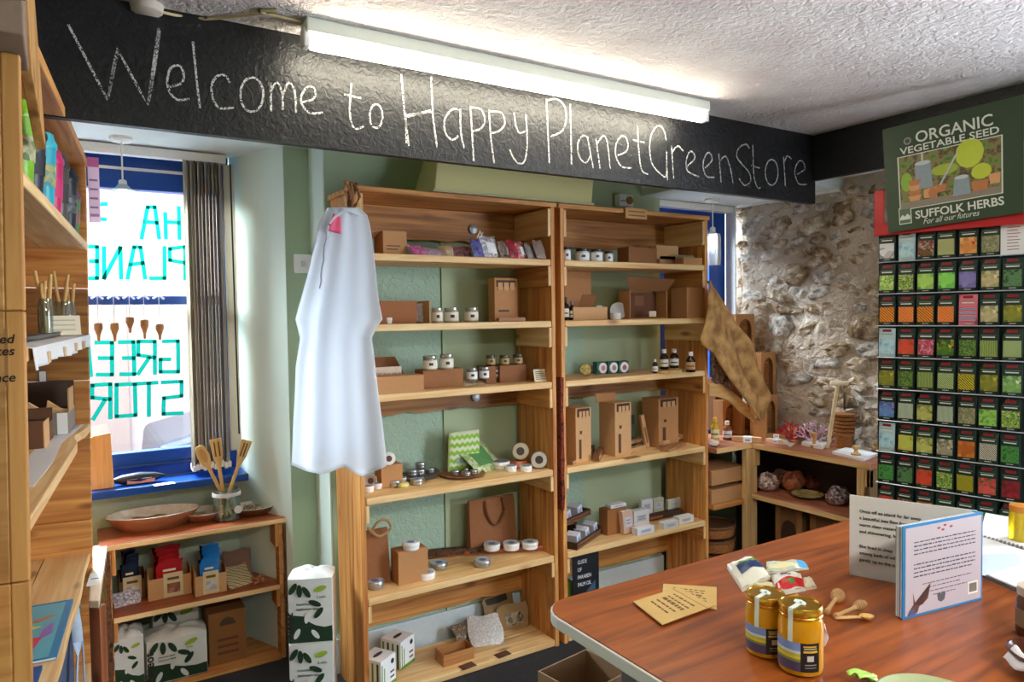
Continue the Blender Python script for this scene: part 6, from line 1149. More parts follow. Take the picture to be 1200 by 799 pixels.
for k in range(70):
    a, q = r.uniform(0, 2*PI), r.random()**0.5*0.72; x, y = ry*q*math.cos(a), rx*q*math.sin(a); d = r.uniform(0, PI); l = 0.012
    mb.tube([(x, y, h*0.6), (x+l*math.cos(d), y+l*math.sin(d), h*0.6+r.uniform(0, 0.012))], 0.0022, 5)
o = mb.build('wood_shavings', multi(['d9c08a', '8a6a4a', 'e9dcc0'], 60), t, (0, 0, 0)); o['kind'] = 'stuff'
c, rr, s = stand(266, 600, BZ, 15, 3.46); t = thing('glass_vase', 'clear glass jar holding three bamboo kitchen tools on the bench', 'jar', (c.x, c.y, BZ+0.001)); h = 36*s
MB().lathe([(0, 0.001), (rr*0.9, 0.001), (rr, 0.008), (rr, h*0.75), (rr*0.85, h*0.85), (rr*0.9, h), (rr*0.86, h), (rr*0.82, h*0.85), (rr*0.95, h*0.75), (rr*0.95, 0.008), (0, 0.006)], 24).build('glass', thinglass('e4eeec', 0.12, 0.05), t, smooth=True)
ring(MB(), rr*1.02, h*0.80, h*0.92, 0, 2*PI, 20, 0.002).build('white_net', plain('dfe0e4', 0.8), t)
mb = MB(); mb.M = Matrix.Rotation(PI/2, 4, 'X'); mb.lathe([(0.018, 0), (0.018, 0.002), (0, 0.002)], 20); mb.build('round_tag', plain('d9dadc', 0.6), t, (0.038, -rr-0.004, 0.055))
def tool(label, foot, tip, px, slots, wd):
    A = Vector((c.x+foot*rr, c.y+0.0, BZ+0.012)); B = aY(px[0], px[1], c.y-0.01); t = thing('bamboo_tool', label, 'kitchen tool', A, 0, None); D = B-A; ln = D.length; t.rotation_euler = (0, math.atan2(D.x, D.z), 0)
    hl = wd*2.2; top = ln
    if slots is None: pts = [(-0.007, 0), (0.007, 0), (0.008, ln-hl), (wd*0.42, ln-hl*0.8), (wd*0.52, ln-hl*0.45), (wd*0.42, ln-hl*0.12), (wd*0.2, ln), (-wd*0.2, ln), (-wd*0.42, ln-hl*0.12), (-wd*0.52, ln-hl*0.45), (-wd*0.42, ln-hl*0.8), (-0.008, ln-hl)]
    else: pts = [(-0.007, 0), (0.007, 0), (0.008, ln-hl*1.15), (wd*0.42, ln-hl*0.7), (wd*0.5, ln-0.004), (wd*0.44, ln), (-wd*0.44, ln), (-wd*0.5, ln-0.004), (-wd*0.42, ln-hl*0.7), (-0.008, ln-hl*1.15)]
    MB().prism(pts, -0.003, 0.003).build('tool_body', BAMBOO, t, bevel=0.0015)
    for x in (slots or []): MB().box(x-0.003, x+0.003, -0.0036, -0.0030, ln-hl*0.72, ln-hl*0.12).build('slot', plain('6a4a24', 0.8), t)
    if slots is None: MB().prism([(wd*0.30*math.cos(a*PI/6), ln-hl*0.45+hl*0.32*math.sin(a*PI/6)) for a in range(12)], -0.0036, -0.003).build('spoon_hollow', wood('c9a460', 'b08848', 'Z', knots=False), t)
tool('rounded bamboo spoon leaning toward the blind in the glass jar', 0.4, None, (233, 523), None, 0.050)
tool('slotted bamboo spatula standing upright in the glass jar', -0.05, None, (253, 514.5), [-0.009, 0.009], 0.052)
tool('slotted bamboo spatula leaning toward the green wall', -0.5, None, (290, 516), [-0.007, 0.006], 0.050)
# sill objects
x0 = aY(163, 560, ws-0.10); t = thing('wrapped_pack', 'black white and pink cushion-shaped pack on the blue sill', 'packet', (x0.x, ws-0.11, 0.866))
L_ = 0.115
mb = MB(); mb.lathe([(0, -1), (0.25, -0.92), (0.55, -0.6), (0.7, 0), (0.5, 0.55), (0.18, 0.85), (0, 1)], 14, sx=0.05, sy=0.045); M_ = Matrix.Translation((0, 0, 0.024)) @ Matrix.Rotation(PI/2, 4, 'Y') @ Matrix.Diagonal((0.8, 1, 1, 1)); mb.v = [tuple(M_ @ Vector((x*1.0, y, z_*L_))) for x, y, z_ in mb.v]; mb.build('pack_body', plain('1c2030', 0.4), t, smooth=True)
MB().grid(lambda u, v: (-0.05+0.10*u, -0.026-0.004*math.sin(PI*u)+0.02*v, 0.026+0.018*v*math.sin(PI*u)), 6, 3).build('white_panel', WHITE, t, solid=0.001, smooth=True); MB().grid(lambda u, v: (-0.05+0.11*u, -0.030+0.004*v, 0.006+0.016*v), 6, 2).build('pink_panel', plain('c98a7a', 0.5), t, solid=0.001)
q = aZ(193, 567, 0.866); o = MB().box(-0.045, 0.04, -0.02, 0.02, 0, 0.0015).build('paper_slip', WHITE, None, (q.x, min(q.y, 3.60), 0.8656), 0.1); tag(o, 'white paper slip lying on the blue sill', 'paper')
# dispensers in the bench
S2, S1 = 0.36, 0.026
def dispenser(label, xl, xr, ytop, yb, z, wrapc, pic, picpx, n, Y=None, wings=KRAFT, dep=0.11):
    x0, x1, Y0, h = xz(xl, xr, ytop, yb, z, Y); W = x1-x0; t = thing('snack_dispenser', label, 'box', ((x0+x1)/2, Y0, z+0.0005)); hb = h*0.55
    mb = MB(); e = 0.003; mb.box(-W/2, W/2, 0, e, 0, hb*0.8); mb.box(-W/2, W/2, dep-e, dep, 0, hb); mb.box(-W/2, -W/2+e, e, dep-e, 0, hb); mb.box(W/2-e, W/2, e, dep-e, 0, hb); mb.box(-W/2+e, W/2-e, e, dep-e, 0, e); mb.build('tray_body', wings, t)
    a, b_ = -W/2+W*picpx[0], -W/2+W*picpx[1]; MB().box(a, b_, -0.002, 0, 0.004, hb*0.95).build('front_label', plain('d4c49a', 0.6), t); MB().box(a+(b_-a)*0.18, b_-(b_-a)*0.15, -0.0028, -0.002, hb*0.18, hb*0.55).build('label_picture', multi(pic, 40), t); MB().box(a+(b_-a)*0.2, b_-(b_-a)*0.2, -0.0028, -0.002, hb*0.68, hb*0.78).build('label_title', plain('5a4a2c', 0.6), t)
    r_ = random.Random(int(xl))
    for k in range(n):
        y = 0.012+(dep-0.03)*k/max(1, n-1); wv = W*r_.uniform(0.50, 0.62); xo = r_.uniform(-0.012, 0.012); hh = h*(0.80+0.20*k/max(1, n-1))-0.004
        mb = MB(); f = lambda u, v, sg_: ((u-0.5)*wv*(1+0.15*(v > 0.85))+xo, sg_*0.008*math.sin(PI*u)*math.sin(PI*min(v+0.1, 1))+y, 0.004+v*hh+(0.004*math.sin(u*30) if v == 1 else 0))
        mb.grid(lambda u, v: f(u, v, -1), 6, 6); mb.grid(lambda u, v: f(u, v, 1), 6, 6); o = mb.build('wrapped_bar', plain(wrapc[0], 0.25), None, t.location.copy(), smooth=True); tag(o, '%s wrapped pack, %s in the %s' % (wrapc[1], ['frontmost', 'second from the front', 'third from the front', 'rearmost'][k], label.split(' on ')[0]), 'packet', wrapc[1]+' packs in their box')
        MB().grid(lambda u, v: (f(0.25+u*0.5, 0.72, -1)[0], f(0.5, 0.75, -1)[1]-0.0015-0.006, 0.004+(0.70+0.06*v)*hh), 3, 1).build('printed_line', CREAM, o)
dispenser('box of dark blue packs on the bench middle shelf', 140, 171, 650, 703, S2, ('1a2440', 'dark blue'), ['5a2a30', 'e4e0e8', '2c1a20'], (0.15, 0.85), 4, wings=plain('6a4426', 0.7))
dispenser('box of red packs on the bench middle shelf', 174, 225, 645, 700, S2, ('b01822', 'red'), ['6a3428', '8a5a44', 'c9a08a'], (0.35, 0.8), 4)
dispenser('box of bright blue packs on the bench middle shelf', 229, 266, 644, 696, S2, ('1878d0', 'bright blue'), ['7a8a9a', 'c9ccd0', '3c4450'], (0.25, 0.75), 4)
pouch('snack_bar', 'white snack bar lying before the box of dark blue packs', 134, 168, 697, 710, S2, multi(['dcd8e0', '8a8490', 'f4f4fa'], 120), lean=0.8, rot=0.15, cat='packet', dep=0.02)
pouch('cloth_pouch', 'grey-brown rounded pouch at the end of the bench middle shelf', 266, 298, 650, 678, S2, plain('8a6a5c', 0.8), lean=0.5, cat='pouch', dep=0.05, Y=3.50)
pouch('leaf_packet', 'yellow and white packet lying before the rounded pouch', 270, 302, 669, 687, S2, multi(['b8982c', 'e4e0d4', '6a5a20'], 22, 'd'), lean=0.9, rot=0.3, dep=0.02)
t = thing('nut_bag', 'little bag of nuts at the end of the bench middle shelf', 'bag', aZ(304, 685, S2)+Vector((0, 0.02, 0.001)))
NUT = plain('a8714c', 0.6); r = random.Random(4)
for k in range(16): MB().lathe([(0, -0.009), (0.007, -0.004), (0.008, 0.003), (0, 0.009)], 7, (r.uniform(-.028, .028), r.uniform(-.012, .012), 0.010+0.011*(k % 3))).build('nut', NUT, t, smooth=True)
# tissue packs
LEAFD, LEAFL = plain('1f3a24', 0.5), plain('9ab83c', 0.5)
def tissue(label, xl, xr, yt, yb, Y, rot=0, dep=0.22, z=0.0, name=True, hpx=None):
    x0, x1, Y0, h = xz(xl, xr, yt, yb, z, Y); W = (x1-x0)/math.cos(rot); h = hpx or h; t = thing('toilet_roll_pack', label, 'toilet roll pack', ((x0+x1)/2, Y, z+0.001), rot, 'toilet roll packs')
    BG = plain('dcdfdc', 0.35, var=0.03, bump=0.1, bscale=20)
    def sf(P): return P
    mb = MB(); nu = 12
    def sh(u, v):     # wrapped pack: soft box, two rolls wide
        a = 2*PI*u; cx, cy = math.cos(a), math.sin(a); q = 1/max(abs(cx), abs(cy))**0.86
        return (cx*q*W/2, dep/2+cy*q*dep/2, h*v)
    mb.grid(sh, 40, 6); mb.grid(lambda u, v: tuple(Vector(sh(u, 1))*(1-v)+Vector((0, dep/2, h*1.0))*v+Vector((0, 0, 0.022*math.sin(PI*v*0.8)+0.006*math.sin(12.6*u*2)*v*(1-v)*4))), 40, 5); mb.build('plastic_wrap', BG, t, smooth=True)
    y = -0.0022
    def pf(nm, pts, m_): MB().prism([(a*W-W/2, b_*h) for a, b_ in pts], y, y+0.002).build(nm, m_, t)
    pf('green_hill', [(0.03, 0.02), (0.97, 0.02), (0.97, 0.26), (0.8, 0.24), (0.6, 0.28), (0.45, 0.34), (0.38, 0.42), (0.03, 0.46)], LEAFD)
    def leaf(cx, cy, ln, a, m_, wd=0.42):
        pts = []
        for k in range(10):
            th_ = 2*PI*k/10; lx, ly = math.cos(th_)*ln*0.5, math.sin(th_)*ln*0.5*wd*(1 if abs(math.cos(th_)) < 0.9 else 0.2)
            pts.append((cx*W-W/2+lx*math.cos(a)-ly*math.sin(a), cy*h+lx*math.sin(a)+ly*math.cos(a)))
        MB().prism(pts, y-0.0008, y).build('printed_leaf', m_, t)
    k = min(W, h)
    for cx, cy, a, m_ in ((0.13, 0.86, 1.0, LEAFD), (0.27, 0.82, 1.6, LEAFD), (0.42, 0.80, -1.0, LEAFD), (0.72, 0.84, 0.3, LEAFL), (0.60, 0.62, -0.4, LEAFD), (0.68, 0.47, 0.9, LEAFD)): leaf(cx, cy, k*0.30, a, m_)
    for cx, cy, a in ((0.20, 0.16, 1.1), (0.60, 0.14, -0.9), (0.42, 0.40, 1.4)): leaf(cx, cy, k*0.26, a, BG)
    if name:
        text('Neeot', h*(0.26 if h < 0.2 else 0.15), INK, t, (-W*0.38, y-0.001, h*0.10), (PI/2, -PI/2, 0), align='LEFT', bold=0.001); text('luxurious paper', h*0.062, LEAFD, t, (-W*0.30, y-0.001, h*0.60), align='LEFT', sx=0.9); text('bathroom tissue', h*0.062, LEAFD, t, (-W*0.30, y-0.001, h*0.52), align='LEFT', sx=0.9)
        text('2 rolls', h*0.055, LEAFD, t, (W*0.14, y-0.001, h*0.70), align='LEFT')
    return t
tissue('toilet roll pack lying at the front of the bench bottom, with large lettering', 172, 246, 752, 812, 3.36, 0.0, 0.16, S1, True, 0.185)
tissue('toilet roll pack in the bench bottom beside the bark-edged end', 133, 171, 738, 805, 3.37, 0.0, 0.15, S1, False, 0.225)
q = tissue('toilet roll pack behind the front one in the bench bottom', 178, 240, 715, 750, 3.56, 0.0, 0.07, S1, False, 0.26) if False else None
t = tissue('toilet roll pack at the back of the bench bottom', 180, 236, 716, 790, 3.545, 0.0, 0.07, S1, False, 0.265)
t, W, D, h = carton('recycled_carton', 'brown printed carton standing in the bench bottom', 246, 290, 716, 786, S1, 0.16, plain('8a5a2c', 0.75), Y=3.40)
mb = MB().prism([(0.035*math.cos(a*PI/8), 0.20+0.035*math.sin(a*PI/8)) for a in range(9)], -0.001, 0); mb.v = [(x, y, z_-0.20+h*0.74) for x, y, z_ in mb.v]; mb.build('printed_arch', BRN, t)
for k in range(3): MB().box(-0.045, 0.045, -0.001, 0, h*0.18+h*0.13*k, h*0.18+h*0.13*k+h*0.05).build('printed_line', plain('6a3a20', 0.7), t)
tissue('upper toilet roll pack of the pair stacked on the floor', 340, 388, 664, 738, 2.84, -0.42, 0.13, 0.276, True, 0.265); tissue('lower toilet roll pack of the pair stacked on the floor', 341, 389, 738, 805, 2.84, -0.42, 0.13, 0.0, True, 0.272)

# ================================================================ hanging cloths
CL = plain('e6ebf2', 0.75, bump=0.12, bscale=18, var=0.02)
CLM = bpy.data.materials.new('sheer_cloth'); CLM.use_nodes = True; nt = CLM.node_tree; nt.nodes.clear(); N = nt.nodes.new; L = nt.links.new
_d = N('ShaderNodeBsdfDiffuse'); _d.inputs[0].default_value = lin('eef3fa'); _t = N('ShaderNodeBsdfTranslucent'); _t.inputs[0].default_value = lin('eef3fa'); _p = N('ShaderNodeBsdfTransparent')
_m = N('ShaderNodeMixShader'); _m.inputs[0].default_value = 0.45; L(_d.outputs[0], _m.inputs[1]); L(_t.outputs[0], _m.inputs[2])
_n = N('ShaderNodeMixShader'); _n.inputs[0].default_value = 0.13; L(_m.outputs[0], _n.inputs[1]); L(_p.outputs[0], _n.inputs[2]); _o = N('ShaderNodeOutputMaterial'); L(_n.outputs[0], _o.inputs[0])
rowsW = [(243, 384, 420), (252, 379, 430), (262, 374, 433), (282, 371, 436), (300, 366, 438), (322, 361, 440), (345, 355, 442), (374, 347, 447), (384, 350, 440), (396, 353, 434), (410, 351, 436), (430, 348, 438), (460, 347, 441), (500, 345, 446), (530, 344, 449), (552, 343, 451)]
def hemdy(u):
    H = [(0, -7), (0.15, 0), (0.30, 4), (0.46, -2), (0.57, -5), (0.66, 2), (0.76, 8), (0.88, 0), (1.0, -9)]
    for (a_, p_), (b2_, q_) in zip(H, H[1:]):
        if u <= b2_: return p_+(q_-p_)*(u-a_)/(b2_-a_)
    return -9
t = thing('white_garment', 'white see-through garment hung from the corner of the first bookcase', 'garment', aY(402, 246, 2.66)); O = t.location.copy()
def cloth_pt(rows, u, v, Y, amp, freq, ph, hem=True, slope=0.0):
    k = v*(len(rows)-1); i = min(int(k), len(rows)-2); f = k-i; y = rows[i][0]*(1-f)+rows[i+1][0]*f; xl = rows[i][1]*(1-f)+rows[i+1][1]*f; xr = rows[i][2]*(1-f)+rows[i+1][2]*f
    if hem: y += hemdy(u)*max(0, v-0.75)*4*0.9
    am = amp*(0.35+0.65*v)
    fold = am*math.sin(u*freq+ph+1.2*v)+am*0.5*math.sin(u*freq*2.3+2*v+ph)
    p = aY(xl+(xr-xl)*u, y, Y); return p+Vector((0, fold+slope*(u-0.5), 0))
mb = MB(); mb.grid(lambda u, v: cloth_pt(rowsW, u, v, 2.655, 0.012+0.004*math.sin(5*u+3*v), 9.5, 0.4)-O, 54, 60); mb.build('front_panel', CLM, t, smooth=True, solid=0.002)
rows2 = [(246, 387, 420), (300, 372, 434), (400, 354, 432), (480, 352, 436), (540, 352, 446)]
mb = MB(); mb.grid(lambda u, v: cloth_pt(rows2, u, v, 2.705, 0.006, 9, 2.0)-O, 30, 30); mb.build('back_panel', CLM, t, smooth=True, solid=0.002)
mb = MB(); mb.grid(lambda u, v: aY(392-7*v*(1-u)-1.5, 250+20*v+4*u, 2.628-0.0*u)+Vector((0.03*u, -0.002*math.sin(u*9), 0))-O, 6, 6); mb.build('pink_lining', plain('e85a80', 0.6), t, smooth=True, solid=0.003)
stn = [aY(383, 275, 2.632), aY(386, 262, 2.628), aY(395, 252, 2.626), aY(408, 247, 2.63), aY(420, 252, 2.64)]
MB().tube([p-O for p in smooth_pts(stn, 4)], 0.006, 6).build('gathered_edge', CLM, t, smooth=True)
MB().tube([aY(383+(-8)*k/8+0.8*math.sin(k*2), 272+66*k/8, 2.622)-O for k in range(9)], 0.0035, 6).build('seam', plain('b8bcc8', 0.7), t, smooth=True)
# knot hook at the corner
t = thing('twine_bundle', 'bundle of dried twigs and twine tied at the first bookcase corner', 'bundle', (0.945, 2.70, 2.03)); r = random.Random(2)
for k in range(9): MB().tube(smooth_pts([(r.uniform(-0.05, 0.0), r.uniform(-0.02, 0.02), -0.05), (r.uniform(-0.05, 0.02), r.uniform(-0.03, 0.0), 0.04), (r.uniform(-0.06, 0.02), r.uniform(-0.02, 0.02), 0.10)], 3), 0.006, 6).build('twig', plain(['b48a5a', '8a5a34', '5a3a28'][k % 3], 0.8), t, smooth=True)
# brown sack
SK, nt, b, N, L = nodemat('brown_hessian'); b.inputs['Base Color'].default_value = lin('a87a44'); b.inputs['Roughness'].default_value = 0.85
tc = N('ShaderNodeTexCoord'); nz = N('ShaderNodeTexNoise'); nz.inputs['Scale'].default_value = 14; nz.inputs['Detail'].default_value = 5; L(tc.outputs['Object'], nz.inputs[0]); cr = N('ShaderNodeValToRGB'); cr.color_ramp.elements[0].color = lin('8a6234'); cr.color_ramp.elements[1].color = lin('c99c62'); cr.color_ramp.elements[0].position = 0.35; cr.color_ramp.elements[1].position = 0.65; L(nz.outputs['Fac'], cr.inputs[0]); L(cr.outputs[0], b.inputs['Base Color']); bp = N('ShaderNodeBump'); bp.inputs['Strength'].default_value = 0.4; bp.inputs['Distance'].default_value = 0.01; L(nz.outputs['Fac'], bp.inputs['Height']); L(bp.outputs['Normal'], b.inputs['Normal'])
t = thing('hanging_sack', 'brown folded sack hung on the side of the second bookcase', 'sack', aY(832, 330, 2.70)); O = t.location.copy()
rowsS = [(329, 829, 833), (340, 828, 842), (360, 827, 855), (380, 824, 866), (396, 818, 881), (404, 820, 886), (414, 833, 888), (430, 842, 891), (446, 852, 898), (462, 864, 906), (476, 874, 903), (492, 884, 895)]
mb = MB(); mb.grid(lambda u, v: cloth_pt(rowsS, u, v, 2.665, 0.020, 7, 2.2, False, 0.04)-O, 30, 44); mb.build('sack_body', SK, t, smooth=True, solid=0.006)
rowsT = [(449, 831, 833), (449.5, 834, 846)]
def band(u, v):
    A = [(831, 449), (845, 450), (858, 459), (870, 472), (886, 493)][min(int(u*4), 4)]; top = [(831, 449), (845, 450), (858, 459), (872, 471), (886, 493)]; bot = [(831, 464), (842, 465), (854, 470), (866, 482), (885, 496)]
    k = u*4; i = min(int(k), 3); f = k-i; tx = top[i][0]*(1-f)+top[i+1][0]*f; ty = top[i][1]*(1-f)+top[i+1][1]*f; bx = bot[i][0]*(1-f)+bot[i+1][0]*f; by = bot[i][1]*(1-f)+bot[i+1][1]*f
    return aY(tx+(bx-tx)*v, ty+(by-ty)*v, 2.715+0.01*math.sin(v*3+u*5))-O
mb = MB(); mb.grid(band, 20, 6); mb.build('lower_flap', wood('c9a066', 'b08448', 'X', knots=False), t, smooth=True, solid=0.005)
t = thing('net_bag', 'reddish net bag glimpsed behind the fold of the brown sack', 'bag', aY(845, 430, 2.74)); O2 = t.location.copy()
mb = MB(); mb.grid(lambda u, v: aY(831+30*u*(1-0.25*v)+3, 410+6*u+36*v+14*u*v, 2.745+0.012*math.sin(9*u)*math.sin(7*v))-O2, 12, 10); mb.build('netting', multi(['6a3a34', 'a88a84', '4a2420', 'c9b4ac'], 70, 'voronoi', 0.7, 0.5), t, smooth=True, solid=0.003)

# ================================================================ corner by the stone wall
def sleeve(label, xl, xr, yt, yb, Y, z=None, tilt=0.0, rot=0.15, seed=1):
    a, b_ = aY(xl, yb, Y), aY(xr, yb, Y); top = aY((xl+xr)/2, yt, Y).z; z0 = z if z is not None else b_.z; W = (b_.x-a.x)/math.cos(rot); h = top-z0
    t = thing('coir_pot_sleeve', label, 'box', ((a.x+b_.x)/2, Y, z0+0.001), (tilt, 0, rot), 'cardboard sleeves of coir pots'); e = W*0.17; D = 0.07; F_ = plain('b98450', 0.75)
    ax = W/2-e; pts = [(-W/2, 0), (W/2, 0), (W/2, h), (-W/2, h)]; n = 8; arch = [(ax*math.cos(PI*k/n), h-e-ax+ax*math.sin(PI*k/n)) for k in range(n+1)]
    outer = [(W/2, 0), (W/2, h*0.5)]+[(W/2, h), (0, h), (-W/2, h)]+[(-W/2, 0)]
    mb = MB(); mb.box(-W/2, -ax, 0, 0.004, 0, h); mb.box(ax, W/2, 0, 0.004, 0, h); mb.box(-ax, ax, 0, 0.004, 0, e*0.7)
    for k in range(n):      # arch spandrel strips
        (x1, z1), (x2, z2) = arch[k], arch[k+1]; mb.hexa([(x1, 0, z1), (x2, 0, z2), (x2, 0.004, z2), (x1, 0.004, z1)], [(x1, 0, h), (x2, 0, h), (x2, 0.004, h), (x1, 0.004, h)])
    mb.build('sleeve_front', F_, t); mb = MB(); mb.box(-W/2, -W/2+0.003, 0.004, D, 0, h); mb.box(W/2-0.003, W/2, 0.004, D, 0, h); mb.box(-W/2+0.003, W/2-0.003, 0.004, D, h-0.003, h); mb.box(-W/2+0.003, W/2-0.003, D-0.003, D, 0, h-0.003); mb.build('sleeve_sides', F_, t)
    k = 0; z_ = e*0.7
    while z_ < h-e*1.1:
        rr = ax*0.98*(1-0.10*((z_/h)**2)); MB().lathe([(rr*0.9, 0), (rr, 0.003), (rr, 0.009), (rr*0.92, 0.0115)], 14, (0, 0.008+rr*0.45, z_), sy=0.45).build('coir_pot', COIR, t, smooth=True); z_ += 0.0135
    return t
WZ = 0.8505+0.0255
sleeve('upper coir pot sleeve right beside the second window', 863, 886, 368, 421, 2.93, tilt=-0.02, z=1.197, rot=0.05) ; sleeve('tall coir pot sleeve against the stone wall above the others', 889, 912, 413, 506, 2.79, z=RZ, rot=0.2)
o1 = thing('sleeve_stack_box', 'plain brown box under the upper coir pot sleeves', 'box', (3.40, 2.985, RZ+0.001)); MB().box(-0.115, 0.13, 0.02, 0.09, 0, 0.345).build('box_body', plain('8a5c38', 0.8), o1, bevel=0.002); MB().box(-0.11, 0.125, 0.0185, 0.02, 0.16, 0.165).build('box_seam', DARKP, o1)
bpy.data.objects['sleeve_stack_box'].location = (3.44, 2.99, RZ+0.001)
sleeve('coir pot sleeve nearest the second bookcase, standing on the shelf', 846, 868, 468, 508, 2.96, z=RZ, rot=0.1); sleeve('coir pot sleeve standing in the middle behind the sack tip', 869, 891, 474, 508, 2.90, z=RZ, rot=0.0); sleeve('coir pot sleeve standing by the red coral', 893, 915, 464, 506, 2.70, z=RZ, rot=0.25)
def stamp(label, xc, yb, yt, wpx, z, m=BAMBOO, cat='stamp', foot=True):
    c, rr, s = stand(xc, yb, z, wpx/2); h = (yb-yt)*s; t = thing('wooden_stamp', label, cat, (c.x, c.y, z+0.0005), 0); MB().lathe([(rr*1.0, 0), (rr, h*0.15), (rr*0.45, h*0.25), (rr*0.35, h*0.5), (rr*0.75, h*0.75), (rr*0.7, h*0.95), (rr*0.3, h), (0, h)], 18).build('stamp_handle', m, t, smooth=True)
    MB().cyl(rr*1.02, 0.002, 0.006, 18).build('base_ring', plain('a8743c', 0.5), t); return t
# yellow bottle, labelled jar, soap bars
t = bottle('yellow_bottle', 'yellow bottle with pale body beside the second bookcase', 833, 843, 489, 517, RZ, glass_='d4b02c', cap=plain('e8c040', 0.4), lab=plain('e9e4b8', 0.5))
t = bottle('salt_bottle', 'small square-looking bottle with white label and cream cap', 847, 857.5, 493, 516, RZ, glass_='8a4a30', cap=CREAM, lab=plain('dfe6f0', 0.5))
t, c = plate('small_dish', 'little pale dish at the edge beside the second bookcase', 831, 843, 514, 522, RZ, plain('d4c0b4', 0.4), cat='dish')
def bar(label, pts, z, h, m, wrap=LABW, dep=0.04, name='soap_bar'):
    A, B = aZ(*pts[0], z), aZ(*pts[1], z); L_ = (B-A).length; t = thing(name, label, 'soap', (A.x, A.y, z+0.0005), math.atan2(B.y-A.y, B.x-A.x)); MB().box(0, L_, 0, dep, 0, h).build('bar_body', m, t, bevel=0.002)
    MB().box(L_*0.38, L_*0.68, -0.0012, dep+0.001, -0.0002, h+0.0012).build('paper_band', wrap, t); MB().box(L_*0.45, L_*0.62, -0.0018, -0.0012, h*0.3, h*0.6).build('printed_line', plain('8a9ab8', 0.5), t); return t
bar('long soap bar with white paper band near the corner', ((858, 517.5), (892, 519.5)), RZ, 0.030, plain('c9a074', 0.6))
bar('lower soap bar of the banded pair by the red coral', ((897, 518), (919, 521)), RZ, 0.022, plain('d9c8b0', 0.6)); bar('upper soap bar of the banded pair by the red coral', ((898, 512), (920, 514)), RZ+0.024, 0.020, plain('b07a4c', 0.6))
def coral(label, xc, yb, z, col, hh, wd, seed):
    p = aZ(xc, yb, z); t = thing('coral_decoration', label, 'ornament', (p.x, p.y+0.02, z+0.003), facecam(p)+PI/2); r = random.Random(seed); M_ = col
    MB().lathe([(0.02, 0), (0.016, 0.008), (0, 0.010)], 12).build('base_disc', M_, t)
    def br(p0, a, ln, d, rad):
        p1 = p0+Vector((math.sin(a)*ln, r.uniform(-.35, .35)*ln, math.cos(a)*ln)); MB().tube([p0, (p0+p1)/2+Vector((r.uniform(-.003, .003), 0, 0)), p1], [rad, rad*0.92, rad*0.75], 7, 0.6).build('branch', M_, t, smooth=True)
        if d > 0:
            for s_ in (-1, 0.1, 1) if d > 1 else (-1, 1): br(p1, a+s_*r.uniform(0.35, 0.75), ln*r.uniform(0.6, 0.9), d-1, rad*0.78)
    for a in (-0.8, -0.2, 0.35, 0.9): br(Vector((0, 0, 0.005)), a*wd, hh*0.42, 2, 0.0105)
coral('red coral-shaped ornament at the back of the corner shelf', 933, 519, RZ, plain('c81c1c', 0.5), 0.115, 1.0, 3); coral('pink and white coral-shaped ornament before the stone wall', 957, 522, RZ, multi(['e8dcec', 'd48ab4', 'f4f0f8', 'b06ab0'], 90), 0.125, 1.1, 6)
stamp('turned wooden stamp on a white card near the red coral', 930, 519, 501, 9, RZ); stamp('taller turned wooden stamp before the pink coral', 954, 525, 507, 9, RZ, wood('c9985c', 'a8743c', 'Z', knots=False))
def slab(label, px, z, m, h=0.006, name='white_card', cat='card'):
    P = [aZ(x, y, z) for x, y in px]; c = sum(P, Vector())/4; o = MB().flat([(p.x-c.x, p.y-c.y) for p in P], 0, h).build(name, m, None, (c.x, c.y, z+0.0006), bevel=0.001); tag(o, label, cat); return o
slab('white card under the first wooden stamp', [(918, 519), (926, 524), (936, 517), (930, 513.5)], RZ, PAPER, 0.0015) ; slab('white boxed card before the taller stamp', [(939, 522), (963, 527), (972, 522), (946, 518)], RZ, PAPER, 0.02, 'white_box', 'box')
slab('white sheet at the outer end of the corner shelf top', [(975, 532), (1012, 541), (1029, 534), (991, 527)], RZ, PAPER, 0.014, 'paper_stack', 'paper'); slab('second white sheet behind the outer one', [(992, 526), (1018, 531), (1030, 527), (1004, 523)], RZ, PAPER, 0.004, 'paper_stack', 'paper')
stamp('mushroom-shaped wooden knob on the outer white sheet', 1003, 534, 523, 11, RZ+0.0155); stamp('mushroom-shaped wooden knob by the seed rack', 1028, 529, 520, 12, RZ+0.008)
c, rr, s = stand(993, 526, RZ, 13); c.x = min(c.x, SX-0.10); t = thing('coir_pot_stack', 'tall stack of nested brown coir pots before the stone wall', 'pot', (c.x, c.y, RZ+0.0005)); rr = min(rr, 0.06)
h = (526-484)*s
MB().lathe([(rr*0.66, 0), (rr*0.72, h*0.12), (rr*0.80, h*0.4), (rr*0.5, h*0.4)], 20).build('lowest_pot', COIR, t, smooth=True)
for k in range(6): MB().lathe([(rr*0.80, h*(0.36+0.105*k)), (rr*(0.92+0.012*k), h*(0.37+0.105*k)), (rr*(0.95+0.012*k), h*(0.43+0.105*k)), (rr*0.8, h*(0.45+0.105*k))], 20).build('pot_rim', COIR, t, smooth=True)
